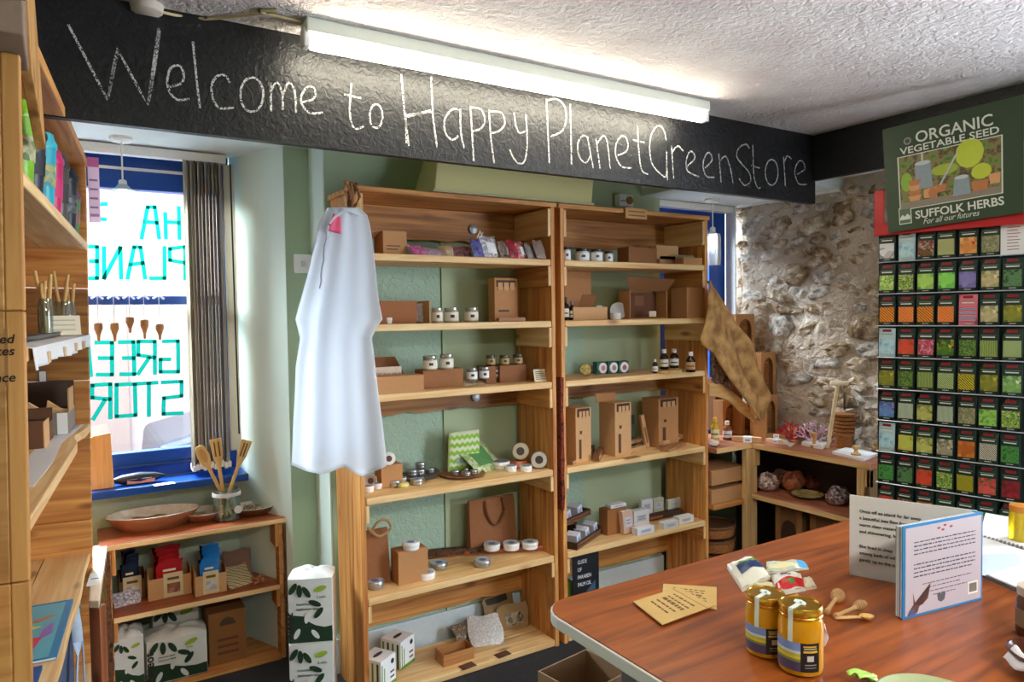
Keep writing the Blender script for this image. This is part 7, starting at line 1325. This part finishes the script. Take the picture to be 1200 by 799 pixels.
# mallet leaning on the wall
A = aZ(972, 526, RZ); B = aY(982, 449, A.y-0.03); t = thing('wooden_mallet', 'long-handled pale wooden mallet standing before the stone wall', 'mallet', (0, 0, 0)); MB().tube([A+Vector((0, 0.01, 0.003)), B], 0.0095, 12).build('handle', wood('e4cfa8', 'cfae7c', 'Z', knots=False), t, smooth=True)
d = (aY(992, 446, B.y-0.03)-aY(970, 444, B.y+0.0)); hc = B; hl = 0.055; dv = RT.copy()
MB().tube([hc-dv*0.040, hc-dv*0.036, hc+dv*0.050, hc+dv*0.054], [0.008, 0.0125, 0.0125, 0.008], 14).build('mallet_head', wood('eadfc4', 'd4bc90', 'X', knots=False), t, smooth=True)
q = aY(990, 458, B.y+0.02); t = thing('hanging_label', 'dark green label card hanging beside the mallet head', 'label', (q.x, q.y, aY(990, 480, q.y).z), 0.4); MB().box(-0.025, 0.025, 0, 0.002, 0, 0.095).build('label_card', plain('22303a', 0.6), t); MB().box(-0.02, 0.022, -0.0006, 0, 0.055, 0.088).build('green_print', plain('3c6a4a', 0.6), t); MB().box(-0.004, 0.03, -0.001, 0, -0.04, 0.0).build('paper_tail', plain('b8b4b0', 0.7), t)
# lower shelf bags
SZ3 = 0.56
NUTM = multi(['8a3a2c', 'c98a6a', '5a2018', 'e4c4a8'], 70, 'voronoi', 0.4, 0.4)
def heap(label, xl, xr, yt, yb, z, m, group=None, name='nut_bag', Y=None):
    c, rr, s = stand((xl+xr)/2, yb, z, (xr-xl)/2*0.75); h = (yb-yt)*s; t = thing(name, label, 'bag', (c.x, c.y, z+0.001), random.Random(int(xl)).uniform(0, 1), group); rx = (xr-xl)/2*s; sd = xl
    def g(u, v):
        a = 2*PI*u; ph = PI*v; q = math.sin(ph)**0.7; w_ = 1+0.10*math.sin(3*a+sd)+0.07*math.sin(7*a+ph*3+sd)
        return (rx*q*math.cos(a)*w_, rx*0.8*q*math.sin(a)*w_, max(0, h*0.5*(1-math.cos(ph))*w_))
    mb = MB(); mb.grid(g, 26, 12); mb.build('bag_body', m, t, smooth=True); MB().grid(lambda u, v: ((u-0.5)*rx*0.9, -rx*0.5+0.01*v, h*0.55+h*0.28*v), 3, 3).build('bag_label', plain('c9a078', 0.5), t, solid=0.001); return t
heap('bag of speckled nuts at the corner end of the lower corner shelf', 886, 914, 558, 577, SZ3, multi(['c9b4ac', '6a2c24', 'e9dcd4', '8a4a3c'], 80, 'voronoi', 0.3, 0.3)); heap('red-brown bag behind the speckled one', 904, 927, 554, 571, SZ3, NUTM); heap('wedge-shaped brown bag in the middle of the lower corner shelf', 914, 944, 557, 577, SZ3, multi(['a85a3c', 'c97a54', '7a3a28'], 30, 'noise'))
heap('dark red bag behind the pale dish', 941, 966, 560, 577, SZ3, multi(['4a1c1a', '7a3a30', '2a1010'], 40, 'noise')); heap('striped bag of dark beans beside the pale dish', 966, 996, 575, 594, SZ3, multi(['b8a8b0', '5a1c20', 'e0d4d8', '3a1014'], 90, 'voronoi', 0.4, 0.5)); 
t, rx, ry, h = bowl('shallow pale-rimmed dish on the lower corner shelf', 928, 964, 573, 586, SZ3, plain('4a2a1c', 0.5), multi(['b8a468', 'd9c98a', '8a7a48'], 40), 4, 'shallow_dish')
# boxes and baskets under the window side shelf
carton('storage_box', 'wide cardboard box on the inner side shelf, upper of two', 834, 874, 549, 571, 0.632, 0.26, CARD, Y=2.73) ; carton('storage_box', 'flat cardboard box beneath the wide one', 834, 875, 571, 584, 0.531, 0.26, CARD, Y=2.725)
for k in range(4):
    t = thing('woven_basket', ['lowest round woven basket in the stack under the side shelf', 'second round woven basket from the floor under the side shelf', 'third round woven basket from the floor under the side shelf', 'topmost round woven basket under the side shelf'][k], 'basket', (3.12, 2.86, 0.057+0.082*k), 0.3*k, 'round woven baskets under the side shelf')
    MB().lathe([(0.105, 0), (0.128, 0.012), (0.134, 0.04), (0.130, 0.07), (0.124, 0.072), (0.120, 0.015), (0, 0.012)], 30).build('basket_body', COIR, t, smooth=True); MB().lathe([(0.131, 0.060), (0.138, 0.066), (0.136, 0.076), (0.126, 0.078), (0.124, 0.068)], 30).build('basket_rim', plain('6a4426', 0.8, bump=0.4), t, smooth=True)
for k, (y, zt_) in enumerate(((2.50, 0.40), (2.28, 0.36))):
    t = thing('arched_panel_box', ['tall dark arched box under the lower corner shelf, nearer the corner', 'tall dark arched box under the lower corner shelf, nearer the rack'][k], 'box', (3.34, y, 0.001), -PI/2, 'arched boxes under the corner shelf'); W, h = 0.17, 0.50
    MB().box(-W/2, W/2, 0.004, 0.12, 0, h).build('box_body', plain('7a5430', 0.8), t); MB().prism([(-0.05, 0.05), (0.05, 0.05), (0.05, 0.36), (0.035, 0.42), (0, 0.44), (-0.035, 0.42), (-0.05, 0.36)], 0.001, 0.0045).build('arched_recess', plain('3a2618', 0.9), t)
    mb = MB(); mb.box(-W/2, -0.05, 0, 0.004, 0, h); mb.box(0.05, W/2, 0, 0.004, 0, h); mb.build('box_frame', plain('8f6438', 0.8), t)

# ================================================================ on the shop table
def tpt(x, y, z=TZ): return aZ(x, y, z)
# honey jars
HON, nt, b, N, L = nodemat('honey'); b.inputs['Base Color'].default_value = lin('e8a50c'); b.inputs['Roughness'].default_value = 0.12; b.inputs['Transmission Weight'].default_value = 0.35; b.inputs['IOR'].default_value = 1.45; b.inputs['Subsurface Weight'].default_value = 0.35; b.inputs['Subsurface Radius'].default_value = (0.03, 0.015, 0.003)
GOLD = plain('d4a23c', 0.22, 0.85, var=0.03)
def honey(label, xc, yb, wpx, hpx, group='jars of golden honey'):
    c, rr, s = stand(xc, yb, TZ, wpx/2); h = hpx*s*1.02; fc = facecam(c); t = thing('honey_jar', label, 'honey jar', (c.x, c.y, TZ+0.0005), fc, group)
    hb = h*0.845
    MB().lathe([(0, 0), (rr*0.80, 0), (rr*0.95, h*0.03), (rr, h*0.10), (rr, h*0.70), (rr*0.96, h*0.78), (rr*0.88, h*0.83), (rr*0.86, hb), (0, hb)], 40).build('honey_glass', HON, t, smooth=True)
    lid = [(rr*0.90, hb*0.985), (rr*0.95, hb*0.99), (rr*0.96, hb*1.02), (rr*0.93, hb*1.035), (rr*0.96, hb*1.05), (rr*0.96, h*0.975), (rr*0.92, h), (rr*0.86, h), (rr*0.84, h*0.985), (0, h*0.985)]
    MB().lathe(lid, 40).build('gold_lid', GOLD, t, smooth=True)
    def sec(nm, a0, a1, z0, z1, m_, q=1.003): ring(MB(), rr*q, z0*h, z1*h, a0, a1, 10, 0.0005).build(nm, m_, t, smooth=True)
    # label: landscape half and dark half (angles grow to the viewer's left)
    dk0, dk1, ls1 = -0.78, 0.10, 1.35
    dk0, dk1 = -0.75, 0.25
    sec('dark_label', 0.0, 0.86, 0.10, 0.52, plain('17161c', 0.4, var=0.02)); 
    for z0, z1, m_ in ((0.40, 0.52, '7a94d0'), (0.36, 0.40, 'c9d4e4'), (0.32, 0.36, 'b8b83c'), (0.28, 0.32, 'd4c04a'), (0.24, 0.28, '7a8a3c'), (0.10, 0.24, '4a4068')): sec('landscape_label', -1.30, 0.0, z0, z1, plain(m_, 0.45))
    for k, (z0, z1, a0, a1, m_) in enumerate(((0.465, 0.485, 0.12, 0.70, 'c9a23c'), (0.435, 0.45, 0.14, 0.72, 'b8b0a0'), (0.385, 0.415, 0.12, 0.76, 'd4a83c'), (0.26, 0.34, 0.28, 0.58, 'c4c4c0'), (0.20, 0.215, 0.18, 0.70, '8a8a88'), (0.16, 0.17, 0.18, 0.70, '8a8a88'))): sec('label_print', a0, a1, z0, z1, plain(m_, 0.5), 1.012)
    # paper seal over the lid
    sl = plain('d9e4dc', 0.5, var=0.02); zt_ = h*0.985
    mb = MB(); a = -0.45
    mb.M = Matrix.Rotation(a, 4, 'Z'); w2 = rr*0.11
    prof = [(rr*0.10, zt_+0.0012), (rr*0.80, zt_+0.0012), (rr*0.87, h*1.003), (rr*0.945, h*1.003), (rr*0.975, h*0.97), (rr*0.975, hb*0.99), (rr*1.012, h*0.70), (rr*1.012, h*0.52)]
    vs = []; 
    for q, z_ in prof: vs += [(q, -w2, z_), (q, w2, z_)]
    mb.add(vs, [(2*i, 2*i+1, 2*i+3, 2*i+2) for i in range(len(prof)-1)]); mb.build('paper_seal', sl, t, solid=0.0006)
    mb = MB(); n = 6; mb.flat([(-rr*0.05+rr*0.36*math.cos(2*PI*k/n), rr*0.24*math.sin(2*PI*k/n)) for k in range(n)], zt_+0.0005, zt_+0.0018); o = mb.build('seal_head', sl, t, (0, 0, 0)); o.rotation_euler = (0, 0, 0.6)
    MB().box(-rr*0.05, rr*0.14, -rr*0.05, rr*0.06, zt_+0.0018, zt_+0.0024).build('green_stamp', plain('7fa894', 0.5), t)
    return t, c, rr, h, fc
honey('golden honey jar with paper seal, the further of the pair', 897.5, 774, 47, 69); t, c, rr, h, fc = honey('golden honey jar with paper seal, the closer of the pair', 938, 795.5, 52, 77)
# dippers
WD = wood('c9a474', 'a97f4e', 'X', knots=False, tone=0.05)
def dipper(label, head, tail, z, spiral=True, hr=0.013):
    A, B = tpt(*tail), tpt(*head); L_ = (B-A).length; t = thing('honey_dipper', label, 'honey dipper', (A.x, A.y, TZ), (0, -math.atan2(0.006, L_), math.atan2(B.y-A.y, B.x-A.x)), 'wooden honey dippers on the table')
    def R_(mb): mb.M = Matrix.Translation((0, 0, 0.0075)) @ Matrix.Rotation(PI/2, 4, 'Y'); return mb
    R_(MB()).lathe([(0, -0.004), (0.0055, -0.002), (0.0062, 0.004), (0.0042, 0.012), (0.0038, L_*0.6), (0.005, L_*0.68), (0, L_*0.68)], 14).build('handle', WD, t, smooth=True)
    pr = [(0, L_*0.66)]; n = 6; x = L_*0.67; st = (L_*0.36)/n
    for k in range(n):
        q = hr*math.sin(PI*(k+0.9)/(n+0.8))**0.5
        pr += [(q*0.72, x), (q, x+st*0.15), (q, x+st*0.65), (q*0.72, x+st*0.8)]; x += st
    pr += [(0, x)]; R_(MB()).lathe(pr, 18).build('grooved_head', WD, t, smooth=True)
dipper('honey dipper pointing away from the viewer beside the book', (984, 702), (969, 721), 0, hr=0.0135); dipper('honey dipper lying directly behind the small wooden spoon', (1013, 714.5), (980, 726), 0, hr=0.010)
dipper('honey dipper mostly hidden behind the two honey jars', (928, 713), (951, 727), 0, hr=0.0115)
A, B = tpt(979, 727), tpt(1022, 726.5); L_ = (B-A).length; t = thing('wooden_spoon', 'small wooden spoon with round bowl lying before the dipper', 'spoon', (A.x, A.y, TZ+0.001), math.atan2(B.y-A.y, B.x-A.x)+0.02)
mb = MB(); mb.tube([(0, 0, 0.004), (L_*0.3, 0, 0.0045), (L_*0.68, 0, 0.005), (L_*0.74, 0, 0.0055)], [0.004, 0.0042, 0.0035, 0.006], 10, 0.8); mb.build('spoon_handle', BAMBOO, t, smooth=True)
MB().lathe([(0, 0), (0.006, 0.001), (0.0105, 0.006), (0.011, 0.008), (0.0095, 0.008), (0.006, 0.004), (0, 0.003)], 20, (L_*0.86, 0, 0), sx=1.25).build('spoon_bowl', BAMBOO, t, smooth=True)
# white cloth strip by the jar
q = tpt(966, 762); t = thing('white_ribbon', 'white crumpled paper ribbon behind the closer honey jar', 'ribbon', (q.x, q.y+0.012, TZ+0.001)); mb = MB(); mb.grid(lambda u, v: (-0.012+0.022*u+0.006*math.sin(v*4), 0.0+0.012*math.sin(u*6), 0.004+0.062*v*(1-0.4*u)+0.004*math.sin(u*9+v*5)), 8, 10); mb.build('ribbon_body', plain('d8d0dc', 0.6), t, smooth=True, solid=0.001)
# paper packets
def envelope(label, px, z):
    P = [aZ(x, y, z) for x, y in px]; c = sum(P, Vector())/4; t = thing('paper_packet', label, 'paper packet', (c.x, c.y, z+0.0006), 0, None); loc = [(p.x-c.x, p.y-c.y) for p in P]
    MB().flat(loc, 0, 0.0022).build('packet_body', plain('c4a060', 0.7, bump=0.1, bscale=25), t, bevel=0.0008); a, b_, c3, d_ = [Vector((x, y)) for x, y in loc]
    r_ = random.Random(int(px[0][0])); 
    def uv(u, v): p = (a*(1-u)+b_*u)*(1-v)+(d_*(1-u)+c3*u)*v; return (p.x, p.y)
    for k in range(5):
        v = 0.25+0.12*k; u = 0.2
        while u < 0.75:
            l = r_.uniform(0.04, 0.12); MB().flat([uv(u, v), uv(u+l, v), uv(u+l, v+(0.07 if k == 2 else 0.035)), uv(u, v+(0.07 if k == 2 else 0.035))], 0.0022, 0.0026).build('printed_word', plain('6a5230', 0.7), t); u += l+0.03
    MB().flat([uv(0.0, 0.86), uv(1, 0.86), uv(1, 0.875), uv(0, 0.875)], 0.0022, 0.0026).build('fold_line', plain('a07c44', 0.7), t)
envelope('tan paper packet lying partly under the other one', [(777, 685), (840, 689), (840, 716), (776, 699)], TZ); envelope('tan printed paper packet on top, nearer the table edge', [(742, 706), (776, 733), (836, 711), (795, 689)], TZ+0.004)
# opened packets
def flatpack(label, px, z, m, bands, h=0.012, cat='packet', name='opened_packet'):
    P = [aZ(x, y, z) for x, y in px]; c = sum(P, Vector())/4; t = thing(name, label, cat, (c.x, c.y, z+0.0008), 0, None); A = [Vector((p.x-c.x, p.y-c.y)) for p in P]
    def uv(u, v): return (A[0]*(1-u)+A[1]*u)*(1-v)+(A[3]*(1-u)+A[2]*u)*v
    def top(u, v, o=0): p = uv(u, v); return (p.x, p.y, o+h*(0.35+0.65*(math.sin(PI*min(1, max(0, u)))*math.sin(PI*min(1, max(0, v))))**0.5)+0.002*math.sin(u*11+v*7))
    mb = MB(); mb.grid(top, 10, 8); mb.grid(lambda u, v: (uv(u, 1-v).x, uv(u, 1-v).y, 0), 4, 4)
    for f in (lambda u, v: (uv(u, 0).x, uv(u, 0).y, v*h*0.35), lambda u, v: (uv(1, u).x, uv(1, u).y, v*h*0.35), lambda u, v: (uv(1-u, 1).x, uv(1-u, 1).y, v*h*0.35), lambda u, v: (uv(0, 1-u).x, uv(0, 1-u).y, v*h*0.35)): mb.grid(f, 10, 1)
    mb.build('packet_body', m, t, smooth=True)
    for nm, mm, u0, u1, v0, v1 in bands: mb = MB(); mb.grid(lambda u, v: top(u0+(u1-u0)*u, v0+(v1-v0)*v, 0.0012), 6, 4); mb.build(nm, mm, t, smooth=True)
    return t
flatpack('white open packet with dark blue panel and green stripe on the table', [(870, 694), (903, 679), (882, 657), (852, 667)], TZ, plain('d4d0c0', 0.5), [('blue_panel', plain('16325e', 0.35), 0.15, 0.98, 0.30, 0.66), ('green_stripe', plain('7aa83c', 0.4), 0.25, 0.85, 0.60, 0.72), ('white_top', WHITE, 0.0, 1.0, 0.74, 1.0)], 0.026)
flatpack('clear packet with pale blue end lying behind the others', [(898, 673), (948, 668), (940, 659), (898, 661)], TZ, multi(['dcdccc', 'b8c4b4', 'f0f0e4'], 30, 'noise', 0.3), [('blue_end', plain('4aa4e0', 0.4), 0.80, 1.0, 0.1, 0.9), ('cream_sheet', plain('dfd4a0', 0.5), 0.05, 0.7, 0.1, 0.45)], 0.012)
flatpack('white packet with red front panel on the table', [(911, 699), (944, 693), (938, 676), (904, 678)], TZ, plain('dcdad0', 0.5), [('red_panel', plain('c4161c', 0.35), 0.0, 0.98, 0.02, 0.42), ('printed_mark', plain('3c8a3c', 0.5), 0.35, 0.65, 0.12, 0.30), ('print_line', plain('8a3a6a', 0.5), 0.25, 0.6, 0.6, 0.72)], 0.022)
flatpack('crumpled cream packet lying in front between the two printed ones', [(886, 698), (909, 697), (906, 684), (878, 686)], TZ, plain('d9cfa8', 0.6), [], 0.010)
MB().tube(smooth_pts([aZ(903, 701, TZ+0.004), aZ(912, 701, TZ+0.008), aZ(925, 700, TZ+0.005), aZ(935, 698, TZ+0.004)], 4), 0.004, 8).build('cotton_strip', WHITE, smooth=True); tag(bpy.data.objects['cotton_strip'], 'white cotton strip at the front of the opened packets', 'cotton')
flatpack('pale fluffy tuft sticking out beside the red panelled packet', [(942, 693), (957, 690), (950, 681), (940, 682)], TZ, plain('cfc4a8', 0.9), [], 0.016, 'cotton', 'cotton_tuft')
# book
S_, Bk, Ak = tpt(1150, 703), tpt(1057.5, 727), tpt(1000, 675); S_.z = Bk.z = Ak.z = 0
bh = (aY(1057.5, 617.5, Bk.y).z-TZ); t = thing('picture_book', 'open square picture book with blue-edged back cover standing on the table', 'book', (Bk.x, Bk.y, TZ+0.0005), math.atan2(S_.y-Bk.y, S_.x-Bk.x)); W = (S_-Bk).length
BLE = plain('2a86c8', 0.35, var=0.02); MB().box(0, W, 0, 0.0022, 0, bh).build('back_cover', BLE, t, bevel=0.0006); MB().box(0.007, W-0.003, -0.0006, 0, 0.0055, bh-0.0055).build('cover_panel', plain('c3bccb', 0.4, var=0.02), t)
for k in range(7): MB().box(0.0015, W-0.004, 0.0035+0.0020*k, 0.0048+0.0020*k, 0.003, bh-0.003).build('page', [PAPER, plain('b8c0cc', 0.6), plain('6a7078', 0.6), PAPER, plain('a0b0b8', 0.6), PAPER, plain('8a9098', 0.6)][k], t)
a2 = math.atan2(Ak.y-S_.y, Ak.x-S_.x)-t.rotation_euler.z; W2b = (Ak-S_).length
lf = MB().box(0, W2b, -0.0035, 0.0, 0, bh).build('open_leaf', plain('dcdcdc', 0.5, var=0.02), t, (W-0.001, 0.010, 0), a2); MB().box(-0.006, 0.002, 0.0, 0.017, 0, bh-0.001).build('spine', BLE, t, (W, 0.0, 0))
# leaf text is on the side that faces the camera: +y of the leaf
for k, s_ in enumerate(['Once off an island far far away', 'a beautiful bee flew from', 'warm clear waters, calm', 'and shimmering, from', '', 'She lived in deep', 'among beds of wild flowers', 'gently up to the sun']):
    if s_: text(s_, 0.0098, INK, t, (0, 0, 0), (0, 0, 0), name='page_text', align='LEFT', bold=0.0001)
LT = [o for o in COL.objects if o.name.startswith('page_text')]
ks = [0, 1, 2, 3, 5.2, 6.2, 7.2]
for o, k in zip(LT, ks):
    # the text starts at the free edge of the leaf (far end) and reads back towards the spine
    o.matrix_basis = Matrix.Translation((W-0.001, 0.010, 0)) @ Matrix.Rotation(a2, 4, 'Z') @ Matrix.Translation((W2b*0.915, 0.0009, bh*0.80-0.0153*k)) @ Matrix.Rotation(PI, 4, 'Z') @ Matrix.Rotation(PI/2, 4, 'X')
TX = plain('4a4458', 0.6); r = random.Random(15)
def line(z_, x0, x1, hh, m=TX):
    mb = MB(); x = x0
    while x < x1:
        l = min(r.uniform(0.004, 0.014), x1-x); mb.box(x, x+l, -0.0010, -0.0006, z_, z_+hh*r.uniform(0.8, 1.2)); x += l+0.0028
    mb.build('text_line', m, t)
for k in range(4): line(bh*0.80-0.0078*k, 0.030, W-0.022, 0.0022)
for k in range(4): line(bh*0.56-0.0080*k, 0.030, W-0.022-(0.01 if k == 3 else 0), 0.0022)
for k, (x0, x1) in enumerate(((0.055, 0.20), (0.075, 0.165), (0.055, 0.185), (0.085, 0.15))): line(bh*0.335-0.0085*k+0.0, x0, x1, 0.0013)
for x, z_, s_ in ((0.118, 0.935, 1), (0.100, 0.915, 0), (0.136, 0.91, 2), (0.112, 0.89, 1)): MB().prism([(x-0.006, bh*z_), (x, bh*z_+0.0025), (x+0.006, bh*z_), (x, bh*z_-0.0025)], -0.0010, -0.0006).build('red_petal', plain('a82c34', 0.5), t)
MB().box(0.188, 0.218, -0.0010, -0.0006, 0.019, 0.044).build('barcode_panel', WHITE, t)
for k in range(9): MB().box(0.192+0.0026*k, 0.1932+0.0026*k, -0.0014, -0.0010, 0.023, 0.041).build('barcode_bar', BLACK, t)
MB().prism([(0.1, 0.022), (0.109, 0.018), (0.118, 0.022), (0.121, 0.034), (0.116, 0.038), (0.109, 0.034), (0.102, 0.038), (0.097, 0.034)], -0.001, -0.0006).build('paw_emblem', plain('5a5a68', 0.5), t)
MB().prism([(0.016, 0.006), (0.04, 0.008), (0.046, 0.02), (0.062, 0.03), (0.078, 0.062), (0.070, 0.032), (0.055, 0.022), (0.046, 0.028), (0.034, 0.028), (0.028, 0.048), (0.030, 0.026), (0.022, 0.018)], -0.0010, -0.0006).build('bird_print', plain('6a4440', 0.5), t)
MB().prism([(0.012, 0.006), (0.036, 0.006), (0.030, 0.018), (0.018, 0.016)], -0.0014, -0.0010).build('bird_print', plain('5a5a84', 0.5), t)
# papers and notebook beyond the book
o = slab('open white magazine lying beyond the standing book', [(1150, 672), (1202, 694), (1240, 660), (1150, 630)], TZ, PAPER, 0.004, 'magazine', 'magazine'); slab('pale blue leaflet lying on the magazine', [(1150, 676), (1200, 660), (1190, 648), (1152, 650)], TZ+0.005, plain('c4d4e0', 0.5), 0.001, 'blue_leaflet', 'leaflet')
t = thing('spiral_notebook', 'white spiral-bound notebook at the far right of the table', 'notebook', tpt(1180, 640)+Vector((0, 0, 0.006))); P = [tpt(1148, 630), tpt(1205, 646), tpt(1200, 612), tpt(1155, 604)]; cc = t.location
MB().flat([(p.x-cc.x, p.y-cc.y) for p in P], -0.0045, 0.002).build('pages', PAPER, t)
for k in range(12): q = P[0].lerp(P[1], (k+0.5)/12)-cc; MB().lathe([(0.003, -0.001), (0.0045, 0), (0.003, 0.001)], 10).build('binding_ring', GREYM, t, (q.x, q.y, 0.0), (0, PI/2, 0.3))
o = MB().tube([tpt(1148, 674, TZ+0.006), tpt(1160, 678, TZ+0.006), tpt(1198, 694, TZ+0.008), tpt(1212, 700, TZ+0.008)], [0.004, 0.005, 0.006, 0.006], 8, 0.6).build('black_pen', BLACK, smooth=True); tag(o, 'black pen lying between the book and the magazine', 'pen')
t = thing('yellow_jar', 'jar of yellow honey with orange lid at the far right of the table', 'jar', tpt(1203, 640)+Vector((0.02, 0.02, 0.001))); rr = 0.028
MB().lathe([(rr*0.9, 0), (rr, 0.006), (rr, 0.07), (rr*0.86, 0.082)], 24).build('jar_body', plain('e0c81c', 0.15, Transmission_Weight=0.4), t, smooth=True); MB().lathe([(rr*0.92, 0.080), (rr*0.95, 0.083), (rr*0.95, 0.096), (0, 0.098)], 24).build('lid', plain('c9862c', 0.4), t, smooth=True)
t = thing('brown_jar', 'brown jar with pale lid at the right edge of the table', 'jar', tpt(1213, 745)+Vector((0.0, 0.0, 0.001))); rr = 0.030
MB().lathe([(rr*0.9, 0), (rr, 0.006), (rr, 0.066), (rr*0.86, 0.076)], 24).build('jar_body', plain('5a3a20', 0.2), t, smooth=True); MB().lathe([(rr*0.92, 0.074), (rr*0.95, 0.077), (rr*0.95, 0.090), (0, 0.092)], 24).build('lid', plain('cfc4b4', 0.4), t, smooth=True); ring(MB(), rr*1.003, 0.018, 0.05, 1.2, 4.2, 14).build('jar_label', plain('8a7a60', 0.5), t)
t = thing('brown_bowl', 'brown glazed bowl with white cloth over its rim at the table edge', 'bowl', tpt(1232, 792)+Vector((0, 0.0, 0.001))); MB().lathe([(0.03, 0), (0.05, 0.012), (0.062, 0.035), (0.058, 0.036), (0.045, 0.014), (0, 0.006)], 30).build('bowl_body', plain('4a2418', 0.2), t, smooth=True)
MB().grid(lambda u, v: ((0.066-0.016*v)*math.cos(2.2+1.5*u), (0.066-0.016*v)*math.sin(2.2+1.5*u), 0.018+0.024*v+0.003*math.sin(u*14)), 12, 4).build('white_cloth', plain('e4e4ea', 0.7), t, smooth=True, solid=0.002)
# leafy plate in the foreground
c = tpt(1096, 838); t = thing('green_plate', 'large pale green plate at the near edge of the table', 'plate', (c.x, c.y, TZ+0.001)); MB().lathe([(0, 0.002), (0.05, 0.002), (0.075, 0.012), (0.082, 0.020), (0.079, 0.021), (0.05, 0.006), (0, 0.005)], 40, sx=1.0).build('plate_body', plain('a8b48a', 0.3), t, smooth=True)
q = tpt(1012, 803); t = thing('green_leaf', 'bright green folded leaf beside the pale green plate', 'leaf', (q.x, q.y, TZ+0.001), -0.3)
mb = MB(); mb.grid(lambda u, v: (-0.018+0.045*u, -0.012+0.03*v, 0.004+0.014*(1-u)+0.006*math.sin(v*6+u*4)), 8, 6); mb.build('leaf_blade', multi(['8ac83c', 'b4e06a', '5fa02c'], 20, 'noise', 0.4), t, smooth=True, solid=0.001); MB().tube([(-0.018, 0.0, 0.018), (0.0, 0.0, 0.014), (0.028, 0.004, 0.008)], 0.002, 6).build('leaf_rib', plain('d4e8a0', 0.4), t, smooth=True)
# box beside the table with a stick
t = thing('cardboard_box', 'open cardboard box standing on a crate left of the table', 'box', (0.765, 1.02, 0.62), 0.15)
q = aZ(700, 786, 0.80); t.location = (1.03, 1.35, 0.60)
mb = MB(); W, D, h = 0.17, 0.15, 0.13; e = 0.004; mb.box(-W/2, W/2, -D/2, -D/2+e, 0, h); mb.box(-W/2, W/2, D/2-e, D/2, 0, h); mb.box(-W/2, -W/2+e, -D/2+e, D/2-e, 0, h); mb.box(W/2-e, W/2, -D/2+e, D/2-e, 0, h); mb.box(-W/2+e, W/2-e, -D/2+e, D/2-e, 0, e); mb.build('box_walls', plain('8a6a4c', 0.8), t); mb = MB(); mb.add([(W/2, -D/2, h), (W/2, D/2, h), (W/2+0.05, D/2, h-0.02), (W/2+0.05, -D/2, h-0.02)], [(0, 1, 2, 3)]); mb.build('side_flap', plain('a08a70', 0.8), t, solid=0.003)
BOXT = t
